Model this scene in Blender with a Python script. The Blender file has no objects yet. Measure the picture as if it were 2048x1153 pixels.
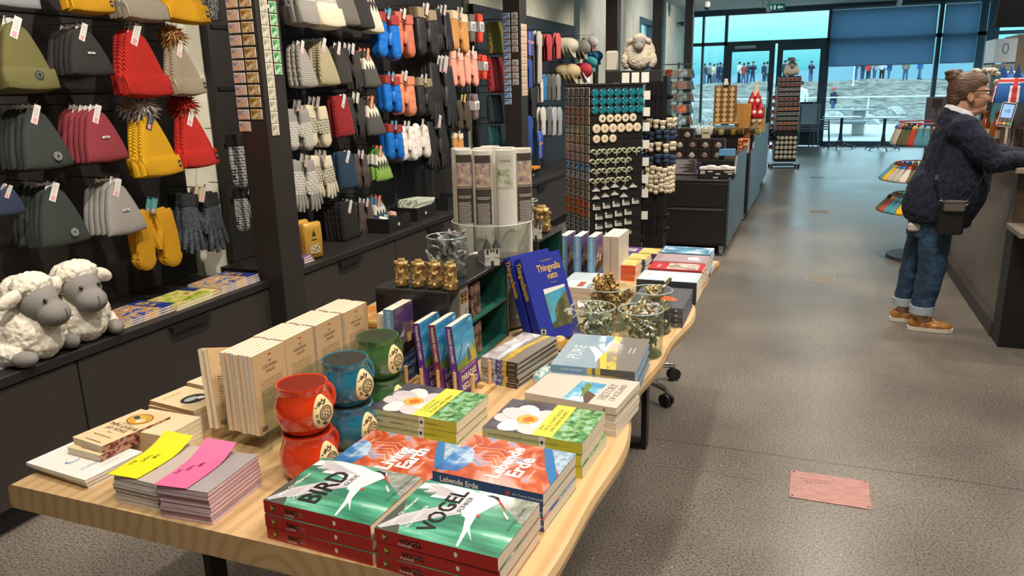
import bpy, math, random, os
from mathutils import Vector, Matrix, Euler, noise
random.seed(7)
S = bpy.context.scene
COL = S.collection
pi = math.pi

# ---------------------------------------------------------------- camera
# measured from the photograph: focal length 1535 px for a 2048 px wide frame, eye 1.6 m above the floor
F_PX, YAW, PITCH, ROLL = 1535.0, 0.37332, 0.25603, -0.02363
_cy, _sy, _cp, _sp = math.cos(YAW), math.sin(YAW), math.cos(PITCH), math.sin(PITCH)
_w = Vector((-_sy*_cp, _cy*_cp, -_sp))
_r = Vector((_cy, _sy, 0))
_u = _r.cross(_w)
_cr, _sr = math.cos(ROLL), math.sin(ROLL)
CR, CU, CW = _cr*_r + _sr*_u, -_sr*_r + _cr*_u, _w
EYE = Vector((0, 0, 1.6))
cam_data = bpy.data.cameras.new('camera')
cam_data.sensor_width = 36
cam_data.lens = F_PX/2048*36
cam_data.clip_start = 0.05
cam_data.clip_end = 500
cam = bpy.data.objects.new('camera', cam_data)
COL.objects.link(cam)
_m = Matrix((CR, CU, -CW)).transposed().to_4x4()
_m.translation = EYE
cam.matrix_world = _m
S.camera = cam

def at(px, py, x=None, y=None, z=None):
    """point of the plane x=.., y=.. or z=.. that is seen at pixel (px, py) of the photograph"""
    d = CW + CR*((px-1024)/F_PX) - CU*((py-576.5)/F_PX)
    if x is not None: t = (x-EYE.x)/d.x
    elif y is not None: t = (y-EYE.y)/d.y
    else: t = (z-EYE.z)/d.z
    return EYE + d*t

S.cycles.transparent_max_bounces = 32
# ---------------------------------------------------------------- sky, lamps, exposure
S.view_settings.view_transform = 'Standard'
S.view_settings.look = 'None'
S.view_settings.gamma = 1
S.view_settings.exposure = 0.0
world = bpy.data.worlds.new('sky')
S.world = world
world.use_nodes = True
nt = world.node_tree
nt.nodes.clear()
wo = nt.nodes.new('ShaderNodeOutputWorld')
bg = nt.nodes.new('ShaderNodeBackground')
tc = nt.nodes.new('ShaderNodeTexCoord')
sx = nt.nodes.new('ShaderNodeSeparateXYZ')
rp = nt.nodes.new('ShaderNodeValToRGB')
nt.links.new(tc.outputs['Generated'], sx.inputs[0])
nt.links.new(sx.outputs['Z'], rp.inputs[0])
e = rp.color_ramp.elements
e[0].position = 0.0; e[0].color = (0.11, 0.58, 0.84, 1)
e[1].position = 0.22; e[1].color = (2.6, 3.5, 4.3, 1)
e.new(0.03).color = (0.28, 0.98, 1.15, 1)
e.new(0.09).color = (0.80, 1.55, 1.65, 1)
nt.links.new(rp.outputs[0], bg.inputs[0])
bg.inputs[1].default_value = 1.1
nt.links.new(bg.outputs[0], wo.inputs[0])

LAMP = 2.1
WARM = (1.0, 0.90, 0.77)
def spot(x, y, z, tx, ty, tz, power, cone=75, blend=0.9, col=WARM, rad=0.04):
    l = bpy.data.lights.new('spot_light', 'SPOT')
    l.energy = power*LAMP; l.color = col; l.spot_size = math.radians(cone); l.spot_blend = blend
    l.shadow_soft_size = rad
    o = bpy.data.objects.new('spot_light', l)
    COL.objects.link(o)
    o.location = (x, y, z)
    o.rotation_euler = (Vector((tx, ty, tz)) - Vector((x, y, z))).to_track_quat('-Z', 'Y').to_euler()
    return o
# track lamps aimed at the wall of clothing, at the book table, and down the aisle
for y_ in (0.9, 2.3, 3.9, 5.4, 6.9, 8.6, 10.6):
    spot(-1.35, y_, 3.2, -3.0, y_+0.35, 1.25, 95 if y_ < 3 else 118)
for y_, p_ in ((0.3, 54), (1.7, 60), (3.2, 64), (5.0, 80), (7.2, 80)):
    spot(-0.5, y_, 3.2, -0.85, y_+0.35, 0.75, p_, 80)
for y_, p_ in ((1.2, 70), (3.6, 80), (6.2, 75), (9.5, 60)):
    spot(0.75, y_, 3.2, 0.45, y_, 0, p_, 95)
spot(0.3, 4.2, 3.2, 0.95, 5.5, 1.2, 60, 60)
for y_ in (5.6, 8.6):
    spot(2.3, y_, 3.2, 1.7, y_, 0.9, 70, 90)
spot(-0.9, 8.6, 3.2, -1.0, 10.1, 1.0, 80, 70)  # added spot without a fixture, brightens the wooden disc board
spot(-0.5, 4.3, 3.2, -1.35, 5.8, 1.25, 75, 55)  # extra spot, no track lamp here: lifts the revolving stand and its sheep
spot(-0.6, 6.6, 3.2, -1.1, 7.9, 0.9, 60, 60)
spot(-1.2, 13.9, 3.15, -0.6, 15.5, 1.0, 60, 50)
for y_ in (12.2, 14.8, 17.4):
    spot(-1.2, y_, 3.2, -3.25, y_+.8, 2.0, 85, 95, col=(1, .96, .92))  # added wall-washing spots without fixtures, they brighten the far left wall
# added wide fill spots, no fixtures behind them, lifting the room's ambient light
for x_, y_, p_ in ((0.6, 0.2, 60), (0.4, 3.4, 70), (0.4, 7.2, 75), (0.3, 11.2, 60), (0.6, 15.2, 40), (2.6, 3.0, 50), (2.6, 8.0, 60), (-2.2, 5.2, 32), (-2.2, 1.6, 32), (-2.2, 9.0, 32)):
    spot(x_, y_, 3.25, x_, y_, 0, p_, 165, 1.0, WARM, 0.15)
# ---------------------------------------------------------------- materials
def lin(c):
    c = c/255.0
    return c/12.92 if c <= 0.04045 else ((c+0.055)/1.055)**2.4
def rgb(h):
    if isinstance(h, tuple): return (lin(h[0]), lin(h[1]), lin(h[2]), 1)
    return (lin(int(h[0:2], 16)), lin(int(h[2:4], 16)), lin(int(h[4:6], 16)), 1)
_mats = {}
def M(col, rough=0.6, metal=0.0, kind='', scale=40.0, bump=0.0, col2=None, stretch=None, stops=None, coat=0.0, emit=0.0, dist=0.0, thr=0.5):
    """cached principled material. kind: '' plain, 'noise' two colours, 'ribs' knitted ribs, 'knit' checked stitches,
    'ramp' several colours through noise, 'cells' voronoi colours, 'fuzz' soft pile, 'rings' wood"""
    key = (col, rough, metal, kind, scale, bump, col2, stretch, stops, coat, emit, dist, thr)
    if key in _mats: return _mats[key]
    m = bpy.data.materials.new('m_%s_%s' % (kind or 'plain', col if isinstance(col, str) else 'c'))
    _mats[key] = m
    m.use_nodes = True
    n = m.node_tree; N = n.nodes; L = n.links
    b = N['Principled BSDF']
    b.inputs['Base Color'].default_value = rgb(col)
    b.inputs['Roughness'].default_value = rough
    b.inputs['Metallic'].default_value = metal
    if coat: b.inputs['Coat Weight'].default_value = coat; b.inputs['Coat Roughness'].default_value = 0.06
    if emit:
        b.inputs['Emission Color'].default_value = rgb(col); b.inputs['Emission Strength'].default_value = emit
    m.diffuse_color = rgb(col)
    if not kind: return m
    tc = N.new('ShaderNodeTexCoord')
    mp = N.new('ShaderNodeMapping'); mp.inputs['Scale'].default_value = stretch or (1, 1, 1)
    L.new(tc.outputs['Object'], mp.inputs[0])
    if kind in ('noise', 'ramp', 'fuzz'):
        t = N.new('ShaderNodeTexNoise'); t.inputs['Scale'].default_value = scale; t.inputs['Detail'].default_value = 4 if kind != 'fuzz' else 2
        t.inputs['Distortion'].default_value = dist
        L.new(mp.outputs[0], t.inputs['Vector']); fac = t.outputs[0]
    elif kind == 'cells':
        t = N.new('ShaderNodeTexVoronoi'); t.inputs['Scale'].default_value = scale
        L.new(mp.outputs[0], t.inputs['Vector']); s_ = N.new('ShaderNodeSeparateColor'); L.new(t.outputs['Color'], s_.inputs[0]); fac = s_.outputs[0]
    elif kind == 'rings':
        t = N.new('ShaderNodeTexWave'); t.wave_type = 'RINGS'; t.inputs['Scale'].default_value = scale; t.inputs['Distortion'].default_value = dist or 3
        t.inputs['Detail'].default_value = 2
        L.new(mp.outputs[0], t.inputs['Vector']); fac = t.outputs['Fac']
    elif kind == 'ribs':
        t = N.new('ShaderNodeTexWave'); t.bands_direction = 'Y'; t.inputs['Scale'].default_value = scale
        L.new(mp.outputs[0], t.inputs['Vector']); fac = t.outputs['Fac']
    elif kind == 'knit':
        t = N.new('ShaderNodeTexChecker'); t.inputs['Scale'].default_value = scale
        t.inputs['Color1'].default_value = (0, 0, 0, 1); t.inputs['Color2'].default_value = (1, 1, 1, 1)
        w_ = N.new('ShaderNodeTexNoise'); w_.inputs['Scale'].default_value = scale/3
        a_ = N.new('ShaderNodeMixRGB'); a_.inputs[0].default_value = 0.02
        L.new(mp.outputs[0], w_.inputs['Vector']); L.new(mp.outputs[0], a_.inputs[1]); L.new(w_.outputs['Color'], a_.inputs[2])
        L.new(a_.outputs[0], t.inputs['Vector']); fac = t.outputs['Fac']
    if col2 or stops:
        cr = N.new('ShaderNodeValToRGB')
        el = cr.color_ramp.elements
        if stops:
            el[0].position = stops[0][0]; el[0].color = rgb(stops[0][1])
            el[1].position = stops[-1][0]; el[1].color = rgb(stops[-1][1])
            for p_, c_ in stops[1:-1]: el.new(p_).color = rgb(c_)
        else:
            w = 0.04 if kind != 'fuzz' else 0.25
            el[0].position = thr-w; el[0].color = rgb(col); el[1].position = thr+w; el[1].color = rgb(col2)
        L.new(fac, cr.inputs[0]); L.new(cr.outputs[0], b.inputs['Base Color'])
    if bump:
        bp = N.new('ShaderNodeBump'); bp.inputs['Strength'].default_value = 1; bp.inputs['Distance'].default_value = bump
        L.new(fac, bp.inputs['Height']); L.new(bp.outputs[0], b.inputs['Normal'])
    return m
def glassmat(tint=(235, 245, 243), refl=0.9):
    key = ('glass', tint, refl)
    if key in _mats: return _mats[key]
    m = bpy.data.materials.new('m_clear_glass'); _mats[key] = m
    m.use_nodes = True; N = m.node_tree.nodes; L = m.node_tree.links
    N.clear()
    o = N.new('ShaderNodeOutputMaterial'); mx = N.new('ShaderNodeMixShader'); tr = N.new('ShaderNodeBsdfTransparent'); g = N.new('ShaderNodeBsdfGlossy')
    lw = N.new('ShaderNodeLayerWeight'); lw.inputs[0].default_value = .5
    pw = N.new('ShaderNodeMath'); pw.operation = 'POWER'; pw.inputs[1].default_value = 4.5; L.new(lw.outputs['Facing'], pw.inputs[0])
    mu = N.new('ShaderNodeMath'); mu.operation = 'MULTIPLY_ADD'; mu.inputs[1].default_value = refl*.7; mu.inputs[2].default_value = .04
    tr.inputs[0].default_value = rgb(tint); g.inputs[0].default_value = (1, 1, 1, 1); g.inputs[1].default_value = 0.02
    L.new(pw.outputs[0], mu.inputs[0]); L.new(mu.outputs[0], mx.inputs[0]); L.new(tr.outputs[0], mx.inputs[1]); L.new(g.outputs[0], mx.inputs[2]); L.new(mx.outputs[0], o.inputs[0])
    return m

# ---------------------------------------------------------------- text as mesh data
_txt = {}
_serif = None
def text_data(s, bold=0.0):
    k = (s, bold)
    if k in _txt: return _txt[k]
    c = bpy.data.curves.new('t', 'FONT'); c.body = s; c.size = 1; c.resolution_u = 2; c.offset = bold
    c.fill_mode = 'FRONT' if hasattr(c, 'fill_mode') else None
    o = bpy.data.objects.new('t', c)
    me = o.to_mesh()
    vs = [(v.co.x, v.co.y) for v in me.vertices]; fs = [tuple(p.vertices) for p in me.polygons]
    # letters are filled on both sides at the same height: keep each face once
    o.to_mesh_clear(); bpy.data.objects.remove(o); bpy.data.curves.remove(c)
    if vs:
        w = max(v[0] for v in vs); x0 = min(v[0] for v in vs)
    else: w, x0 = 1, 0
    _txt[k] = (vs, fs, x0, w)
    return _txt[k]

# ---------------------------------------------------------------- mesh builder
class MB:
    def __init__(s): s.v = []; s.f = []; s.mi = []; s.sm = []; s.mats = []; s.lay = 0
    def slot(s, m):
        if m not in s.mats: s.mats.append(m)
        return s.mats.index(m)
    def add(s, vs, fs, m, smooth=False, T=None):
        o = len(s.v); k = s.slot(m)
        if T is not None: vs = [T @ Vector(v) for v in vs]
        s.v.extend([tuple(v) for v in vs])
        for f in fs:
            s.f.append([i+o for i in f]); s.mi.append(k); s.sm.append(smooth)
        return s
    def box(s, a, b, m, T=None, ch=0.0):
        x0, y0, z0 = a; x1, y1, z1 = b
        if x0 > x1: x0, x1 = x1, x0
        if y0 > y1: y0, y1 = y1, y0
        if z0 > z1: z0, z1 = z1, z0
        if ch <= 0:
            vs = [(x0,y0,z0),(x1,y0,z0),(x1,y1,z0),(x0,y1,z0),(x0,y0,z1),(x1,y0,z1),(x1,y1,z1),(x0,y1,z1)]
            return s.add(vs, [(0,3,2,1),(4,5,6,7),(0,1,5,4),(1,2,6,5),(2,3,7,6),(3,0,4,7)], m, False, T)
        c = min(ch, (x1-x0)*.45, (y1-y0)*.45, (z1-z0)*.45)
        vs = []; idx = {}
        X = (x0, x1); Y = (y0, y1); Z = (z0, z1)
        for i in (0, 1):
            for j in (0, 1):
                for k in (0, 1):
                    dx = c*(1-2*i); dy = c*(1-2*j); dz = c*(1-2*k)
                    idx[i,j,k,0] = len(vs); vs.append((X[i], Y[j]+dy, Z[k]+dz))
                    idx[i,j,k,1] = len(vs); vs.append((X[i]+dx, Y[j], Z[k]+dz))
                    idx[i,j,k,2] = len(vs); vs.append((X[i]+dx, Y[j]+dy, Z[k]))
        f = []
        for i in (0, 1):
            q = [idx[i,0,0,0], idx[i,1,0,0], idx[i,1,1,0], idx[i,0,1,0]]; f.append(q if i else q[::-1])
            q = [idx[0,i,0,1], idx[1,i,0,1], idx[1,i,1,1], idx[0,i,1,1]]; f.append(q[::-1] if i else q)
            q = [idx[0,0,i,2], idx[1,0,i,2], idx[1,1,i,2], idx[0,1,i,2]]; f.append(q if i else q[::-1])
        for j in (0, 1):
            for k in (0, 1):
                q = [idx[0,j,k,1], idx[1,j,k,1], idx[1,j,k,2], idx[0,j,k,2]]; f.append(q if (j == k) else q[::-1])
                q = [idx[j,0,k,0], idx[j,1,k,0], idx[j,1,k,2], idx[j,0,k,2]]; f.append(q[::-1] if (j == k) else q)
                q = [idx[j,k,0,0], idx[j,k,1,0], idx[j,k,1,1], idx[j,k,0,1]]; f.append(q if (j == k) else q[::-1])
        for i in (0, 1):
            for j in (0, 1):
                for k in (0, 1):
                    q = [idx[i,j,k,0], idx[i,j,k,1], idx[i,j,k,2]]; f.append(q if (i+j+k) % 2 else q[::-1])
        return s.add(vs, f, m, False, T)
    def poly(s, pts, m, T=None):
        return s.add(pts, [tuple(range(len(pts)))], m, False, T)
    def prism(s, pts, axis, a, b, m, T=None):
        """2-D outline pts extruded along axis (0,1,2) from a to b"""
        n = len(pts)
        def mk(p, t):
            if axis == 0: return (t, p[0], p[1])
            if axis == 1: return (p[0], t, p[1])
            return (p[0], p[1], t)
        vs = [mk(p, a) for p in pts] + [mk(p, b) for p in pts]
        fs = [tuple(range(n))[::-1], tuple(range(n, 2*n))] + [(i, (i+1) % n, (i+1) % n+n, i+n) for i in range(n)]
        return s.add(vs, fs, m, False, T)
    def tube(s, pts, rad, m, seg=8, smooth=True, cap=True, T=None, flat=1.0):
        pts = [Vector(p) for p in pts]; n = len(pts)
        R = rad if isinstance(rad, (list, tuple)) else [rad]*n
        vs = []; prev = None
        for i, p in enumerate(pts):
            d = (pts[min(i+1, n-1)] - pts[max(i-1, 0)])
            d = d.normalized() if d.length > 1e-9 else Vector((0, 0, 1))
            if prev is None:
                a = d.cross(Vector((0, 0, 1)) if abs(d.z) < .9 else Vector((1, 0, 0))).normalized()
            else:
                a = (prev - d*prev.dot(d)); a = a.normalized() if a.length > 1e-6 else d.orthogonal().normalized()
            prev = a; b = d.cross(a)
            for k in range(seg):
                t = 2*pi*k/seg
                vs.append(p + a*math.cos(t)*R[i] + b*math.sin(t)*R[i]*flat)
        fs = [(i*seg+k, i*seg+(k+1) % seg, (i+1)*seg+(k+1) % seg, (i+1)*seg+k) for i in range(n-1) for k in range(seg)]
        if cap: fs += [tuple(range(seg))[::-1], tuple(range((n-1)*seg, n*seg))]
        return s.add(vs, fs, m, smooth, T)
    def cyl(s, p0, p1, r, m, r1=None, seg=16, T=None, smooth=True):
        return s.tube([p0, p1], [r, r if r1 is None else r1], m, seg, smooth, True, T)
    def lathe(s, prof, c, m, seg=24, T=None, smooth=True, sx=1, sy=1):
        """prof: [(radius, height)...] about the vertical through c"""
        vs = []; ix = []; n = len(prof); fs = []
        for r_, h_ in prof:
            if r_ <= 1e-6: ix.append([len(vs)]*seg); vs.append((c[0], c[1], c[2]+h_)); continue
            ix.append([len(vs)+k for k in range(seg)])
            for k in range(seg):
                t = 2*pi*k/seg; vs.append((c[0]+r_*sx*math.cos(t), c[1]+r_*sy*math.sin(t), c[2]+h_))
        for i in range(n-1):
            for k in range(seg):
                f = []
                for q in (ix[i][k], ix[i][(k+1) % seg], ix[i+1][(k+1) % seg], ix[i+1][k]):
                    if q not in f: f.append(q)
                if len(f) > 2: fs.append(f)
        if prof[0][0] > 1e-6: fs.append(ix[0][::-1])
        if prof[-1][0] > 1e-6: fs.append(ix[-1])
        return s.add(vs, fs, m, smooth, T)
    def ell(s, c, r, m, seg=16, rings=10, T=None, rot=None):
        if not isinstance(r, (list, tuple)): r = (r, r, r)
        R_ = Euler(rot).to_matrix() if rot else None
        vs = []
        for i in range(rings+1):
            a = pi*i/rings
            for k in range(seg):
                t = 2*pi*k/seg
                v = Vector((r[0]*math.sin(a)*math.cos(t), r[1]*math.sin(a)*math.sin(t), -r[2]*math.cos(a)))
                if R_: v = R_ @ v
                vs.append((c[0]+v.x, c[1]+v.y, c[2]+v.z))
        fs = [(i*seg+k, i*seg+(k+1) % seg, (i+1)*seg+(k+1) % seg, (i+1)*seg+k) for i in range(rings) for k in range(seg)]
        return s.add(vs, fs, m, True, T)
    def pillow(s, out, th, m, T=None, levels=((1, 0), (.985, .45), (.93, .75), (.75, .95), (.4, 1)), off=0.0):
        """soft flat thing: outline out [(y,z)...] around its middle, thickness th along x"""
        n = len(out); cy = sum(p[0] for p in out)/n; cz = sum(p[1] for p in out)/n
        vs = []; fs = []
        rings = [(k, -h) for k, h in levels[::-1]] + [(k, h) for k, h in levels[1:]]
        for k, h in rings:
            for y, z in out: vs.append((off+h*th/2, cy+(y-cy)*k, cz+(z-cz)*k))
        for i in range(len(rings)-1):
            for j in range(n): fs.append((i*n+j, i*n+(j+1) % n, (i+1)*n+(j+1) % n, (i+1)*n+j))
        fs.append(tuple(range(n))[::-1]); a = (len(rings)-1)*n; fs.append(tuple(range(a, a+n)))
        return s.add(vs, fs, m, True, T)
    def text(s, t, size, o, right, up, m, align='c', bold=0.0, squeeze=1.0):
        vs, fs, x0, w = text_data(t, bold)
        if not vs: return s
        right = Vector(right).normalized(); up = Vector(up).normalized(); o = Vector(o)
        sh = {'c': -(x0+w)/2, 'l': -x0, 'r': -w}[align]
        nrm = right.cross(up)
        return s.add([o + right*((x+sh)*size*squeeze) + up*(y*size) for x, y in vs], fs, m)
    def build(s, name, parent=None, loc=None, rot=None, mods=None):
        me = bpy.data.meshes.new(name)
        me.from_pydata(s.v, [], s.f)
        for m in s.mats: me.materials.append(m)
        me.polygons.foreach_set('material_index', s.mi)
        me.polygons.foreach_set('use_smooth', s.sm)
        me.update()
        if any(s.sm): me.set_sharp_from_angle(angle=math.radians(52))
        o = bpy.data.objects.new(name, me)
        COL.objects.link(o)
        if parent is not None: o.parent = parent
        if loc is not None: o.location = loc
        if rot is not None: o.rotation_euler = rot
        return o
def tag(o, label=None, cat=None, group=None, kind=None):
    if label: o['label'] = label
    if cat: o['category'] = cat
    if group: o['group'] = group
    if kind: o['kind'] = kind
    return o
def empty(name, loc=(0, 0, 0), rot=(0, 0, 0)):
    o = bpy.data.objects.new(name, None); COL.objects.link(o); o.location = loc; o.rotation_euler = rot
    o.empty_display_size = 0.05
    return o
def dup(root, loc=None, rot=None, label=None, group=None, scale=None):
    def cp(o, par):
        c = o.copy(); COL.objects.link(c)
        if par is not None: c.parent = par
        for ch in o.children: cp(ch, c)
        return c
    r = cp(root, None)
    if loc is not None: r.location = loc
    if rot is not None: r.rotation_euler = rot
    if scale is not None: r.scale = scale
    if label: r['label'] = label
    if group: r['group'] = group
    return r
class Maker:
    """first use gives the prototype itself, later uses give copies"""
    def __init__(s, fn): s.fn = fn; s.o = None
    def put(s, loc, rot=(0, 0, 0), label=None, cat=None, group=None, scale=None):
        if s.o is None: s.o = o = s.fn()
        else: o = dup(s.o)
        o.location = loc; o.rotation_euler = rot
        if scale is not None: o.scale = scale if isinstance(scale, (tuple, list)) else (scale,)*3
        elif o is not s.o: o.scale = (1, 1, 1)
        if label: o['label'] = label
        if cat: o['category'] = cat
        if group: o['group'] = group
        elif 'group' in o.keys(): del o['group']
        return o
def remesh(o, vox, smooth=2, disp=None):
    """turn the overlapping pieces of o into one continuous skin and keep the result as plain mesh data"""
    mats = [m for m in o.data.materials]
    r = o.modifiers.new('r', 'REMESH'); r.mode = 'VOXEL'; r.voxel_size = vox; r.use_smooth_shade = True
    if smooth:
        c = o.modifiers.new('s', 'SMOOTH'); c.factor = 0.6; c.iterations = smooth
    if disp:
        for (size, st) in disp:
            t = bpy.data.textures.new('tex', 'CLOUDS'); t.noise_scale = size
            d = o.modifiers.new('d', 'DISPLACE'); d.texture = t; d.strength = st; d.mid_level = 0.5; d.texture_coords = 'LOCAL'
    dg = bpy.context.evaluated_depsgraph_get(); dg.update()
    me = bpy.data.meshes.new_from_object(o.evaluated_get(dg))
    me.name = o.name
    o.modifiers.clear(); o.data = me
    if not me.materials:
        for m in mats: me.materials.append(m)
    for p in me.polygons: p.use_smooth = True
    return o
def zigmat(stops, amp=.022, freq=34, rough=.9, bump=.002):
    """knitted yoke: bands by height with a zigzag edge; stops [(height below the top in m, colour)...]"""
    key = ('zig', stops, amp, freq)
    if key in _mats: return _mats[key]
    m = bpy.data.materials.new('m_zigzag_knit'); _mats[key] = m; m.use_nodes = True; N = m.node_tree.nodes; L = m.node_tree.links; b = N['Principled BSDF']
    tc = N.new('ShaderNodeTexCoord'); sp = N.new('ShaderNodeSeparateXYZ'); L.new(tc.outputs['Object'], sp.inputs[0])
    def op(o, a, b2=None):
        q = N.new('ShaderNodeMath'); q.operation = o
        for i, t in enumerate((a, b2)):
            if t is None: continue
            if isinstance(t, (int, float)): q.inputs[i].default_value = t
            else: L.new(t, q.inputs[i])
        return q.outputs[0]
    tri = op('PINGPONG', op('MULTIPLY', sp.outputs['Y'], freq), .5)
    v = op('MULTIPLY', op('ADD', op('MULTIPLY', sp.outputs['Z'], -1), op('MULTIPLY', tri, amp*2)), 1/.4)
    cr = N.new('ShaderNodeValToRGB'); cr.color_ramp.interpolation = 'CONSTANT'; el = cr.color_ramp.elements
    el[0].position = 0; el[0].color = rgb(stops[0][1]); el[1].position = stops[1][0]/.4; el[1].color = rgb(stops[1][1])
    for p_, c_ in stops[2:]: el.new(p_/.4).color = rgb(c_)
    L.new(v, cr.inputs[0]); L.new(cr.outputs[0], b.inputs['Base Color']); b.inputs['Roughness'].default_value = rough
    w = N.new('ShaderNodeTexWave'); w.bands_direction = 'Y'; w.inputs['Scale'].default_value = 55; L.new(tc.outputs['Object'], w.inputs['Vector'])
    bp = N.new('ShaderNodeBump'); bp.inputs['Distance'].default_value = bump; L.new(w.outputs['Fac'], bp.inputs['Height']); L.new(bp.outputs[0], b.inputs['Normal'])
    return m
def fairmat(c1, c2, f=330, thr=1.1, z0=-.03, z1=-.30):
    """two-colour lattice knit between two heights"""
    key = ('fair', c1, c2, f, thr, z0, z1)
    if key in _mats: return _mats[key]
    m = bpy.data.materials.new('m_patterned_knit'); _mats[key] = m; m.use_nodes = True; N = m.node_tree.nodes; L = m.node_tree.links; b = N['Principled BSDF']
    tc = N.new('ShaderNodeTexCoord'); sp = N.new('ShaderNodeSeparateXYZ'); L.new(tc.outputs['Object'], sp.inputs[0])
    def op(o, a, b2=None):
        q = N.new('ShaderNodeMath'); q.operation = o
        for i, t in enumerate((a, b2)):
            if t is None: continue
            if isinstance(t, (int, float)): q.inputs[i].default_value = t
            else: L.new(t, q.inputs[i])
        return q.outputs[0]
    a_ = op('ABSOLUTE', op('SINE', op('MULTIPLY', sp.outputs['Y'], f))); c_ = op('ABSOLUTE', op('SINE', op('MULTIPLY', sp.outputs['Z'], f*.8)))
    d_ = op('ABSOLUTE', op('SINE', op('MULTIPLY', op('ADD', sp.outputs['Y'], sp.outputs['Z']), f*.31)))
    v = op('GREATER_THAN', op('ADD', op('ADD', a_, c_), op('MULTIPLY', d_, .5)), thr+.35)
    v = op('MULTIPLY', v, op('MULTIPLY', op('LESS_THAN', sp.outputs['Z'], z0), op('GREATER_THAN', sp.outputs['Z'], z1)))
    mx = N.new('ShaderNodeMixRGB'); mx.inputs[1].default_value = rgb(c1); mx.inputs[2].default_value = rgb(c2); L.new(v, mx.inputs[0]); L.new(mx.outputs[0], b.inputs['Base Color']); b.inputs['Roughness'].default_value = .95
    return m
BLACK = M('17171a', .5); DARK = M('2c2826', .55); DARKB = M('1d1b1b', .6); WHITE = M('e8e6e0', .6); STEEL = M('b8b8b8', .25, 1.0)
CHROME = M('d8d8d8', .12, 1.0); GLASS = glassmat()
PAPER = M('eadfca', .85)
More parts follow.
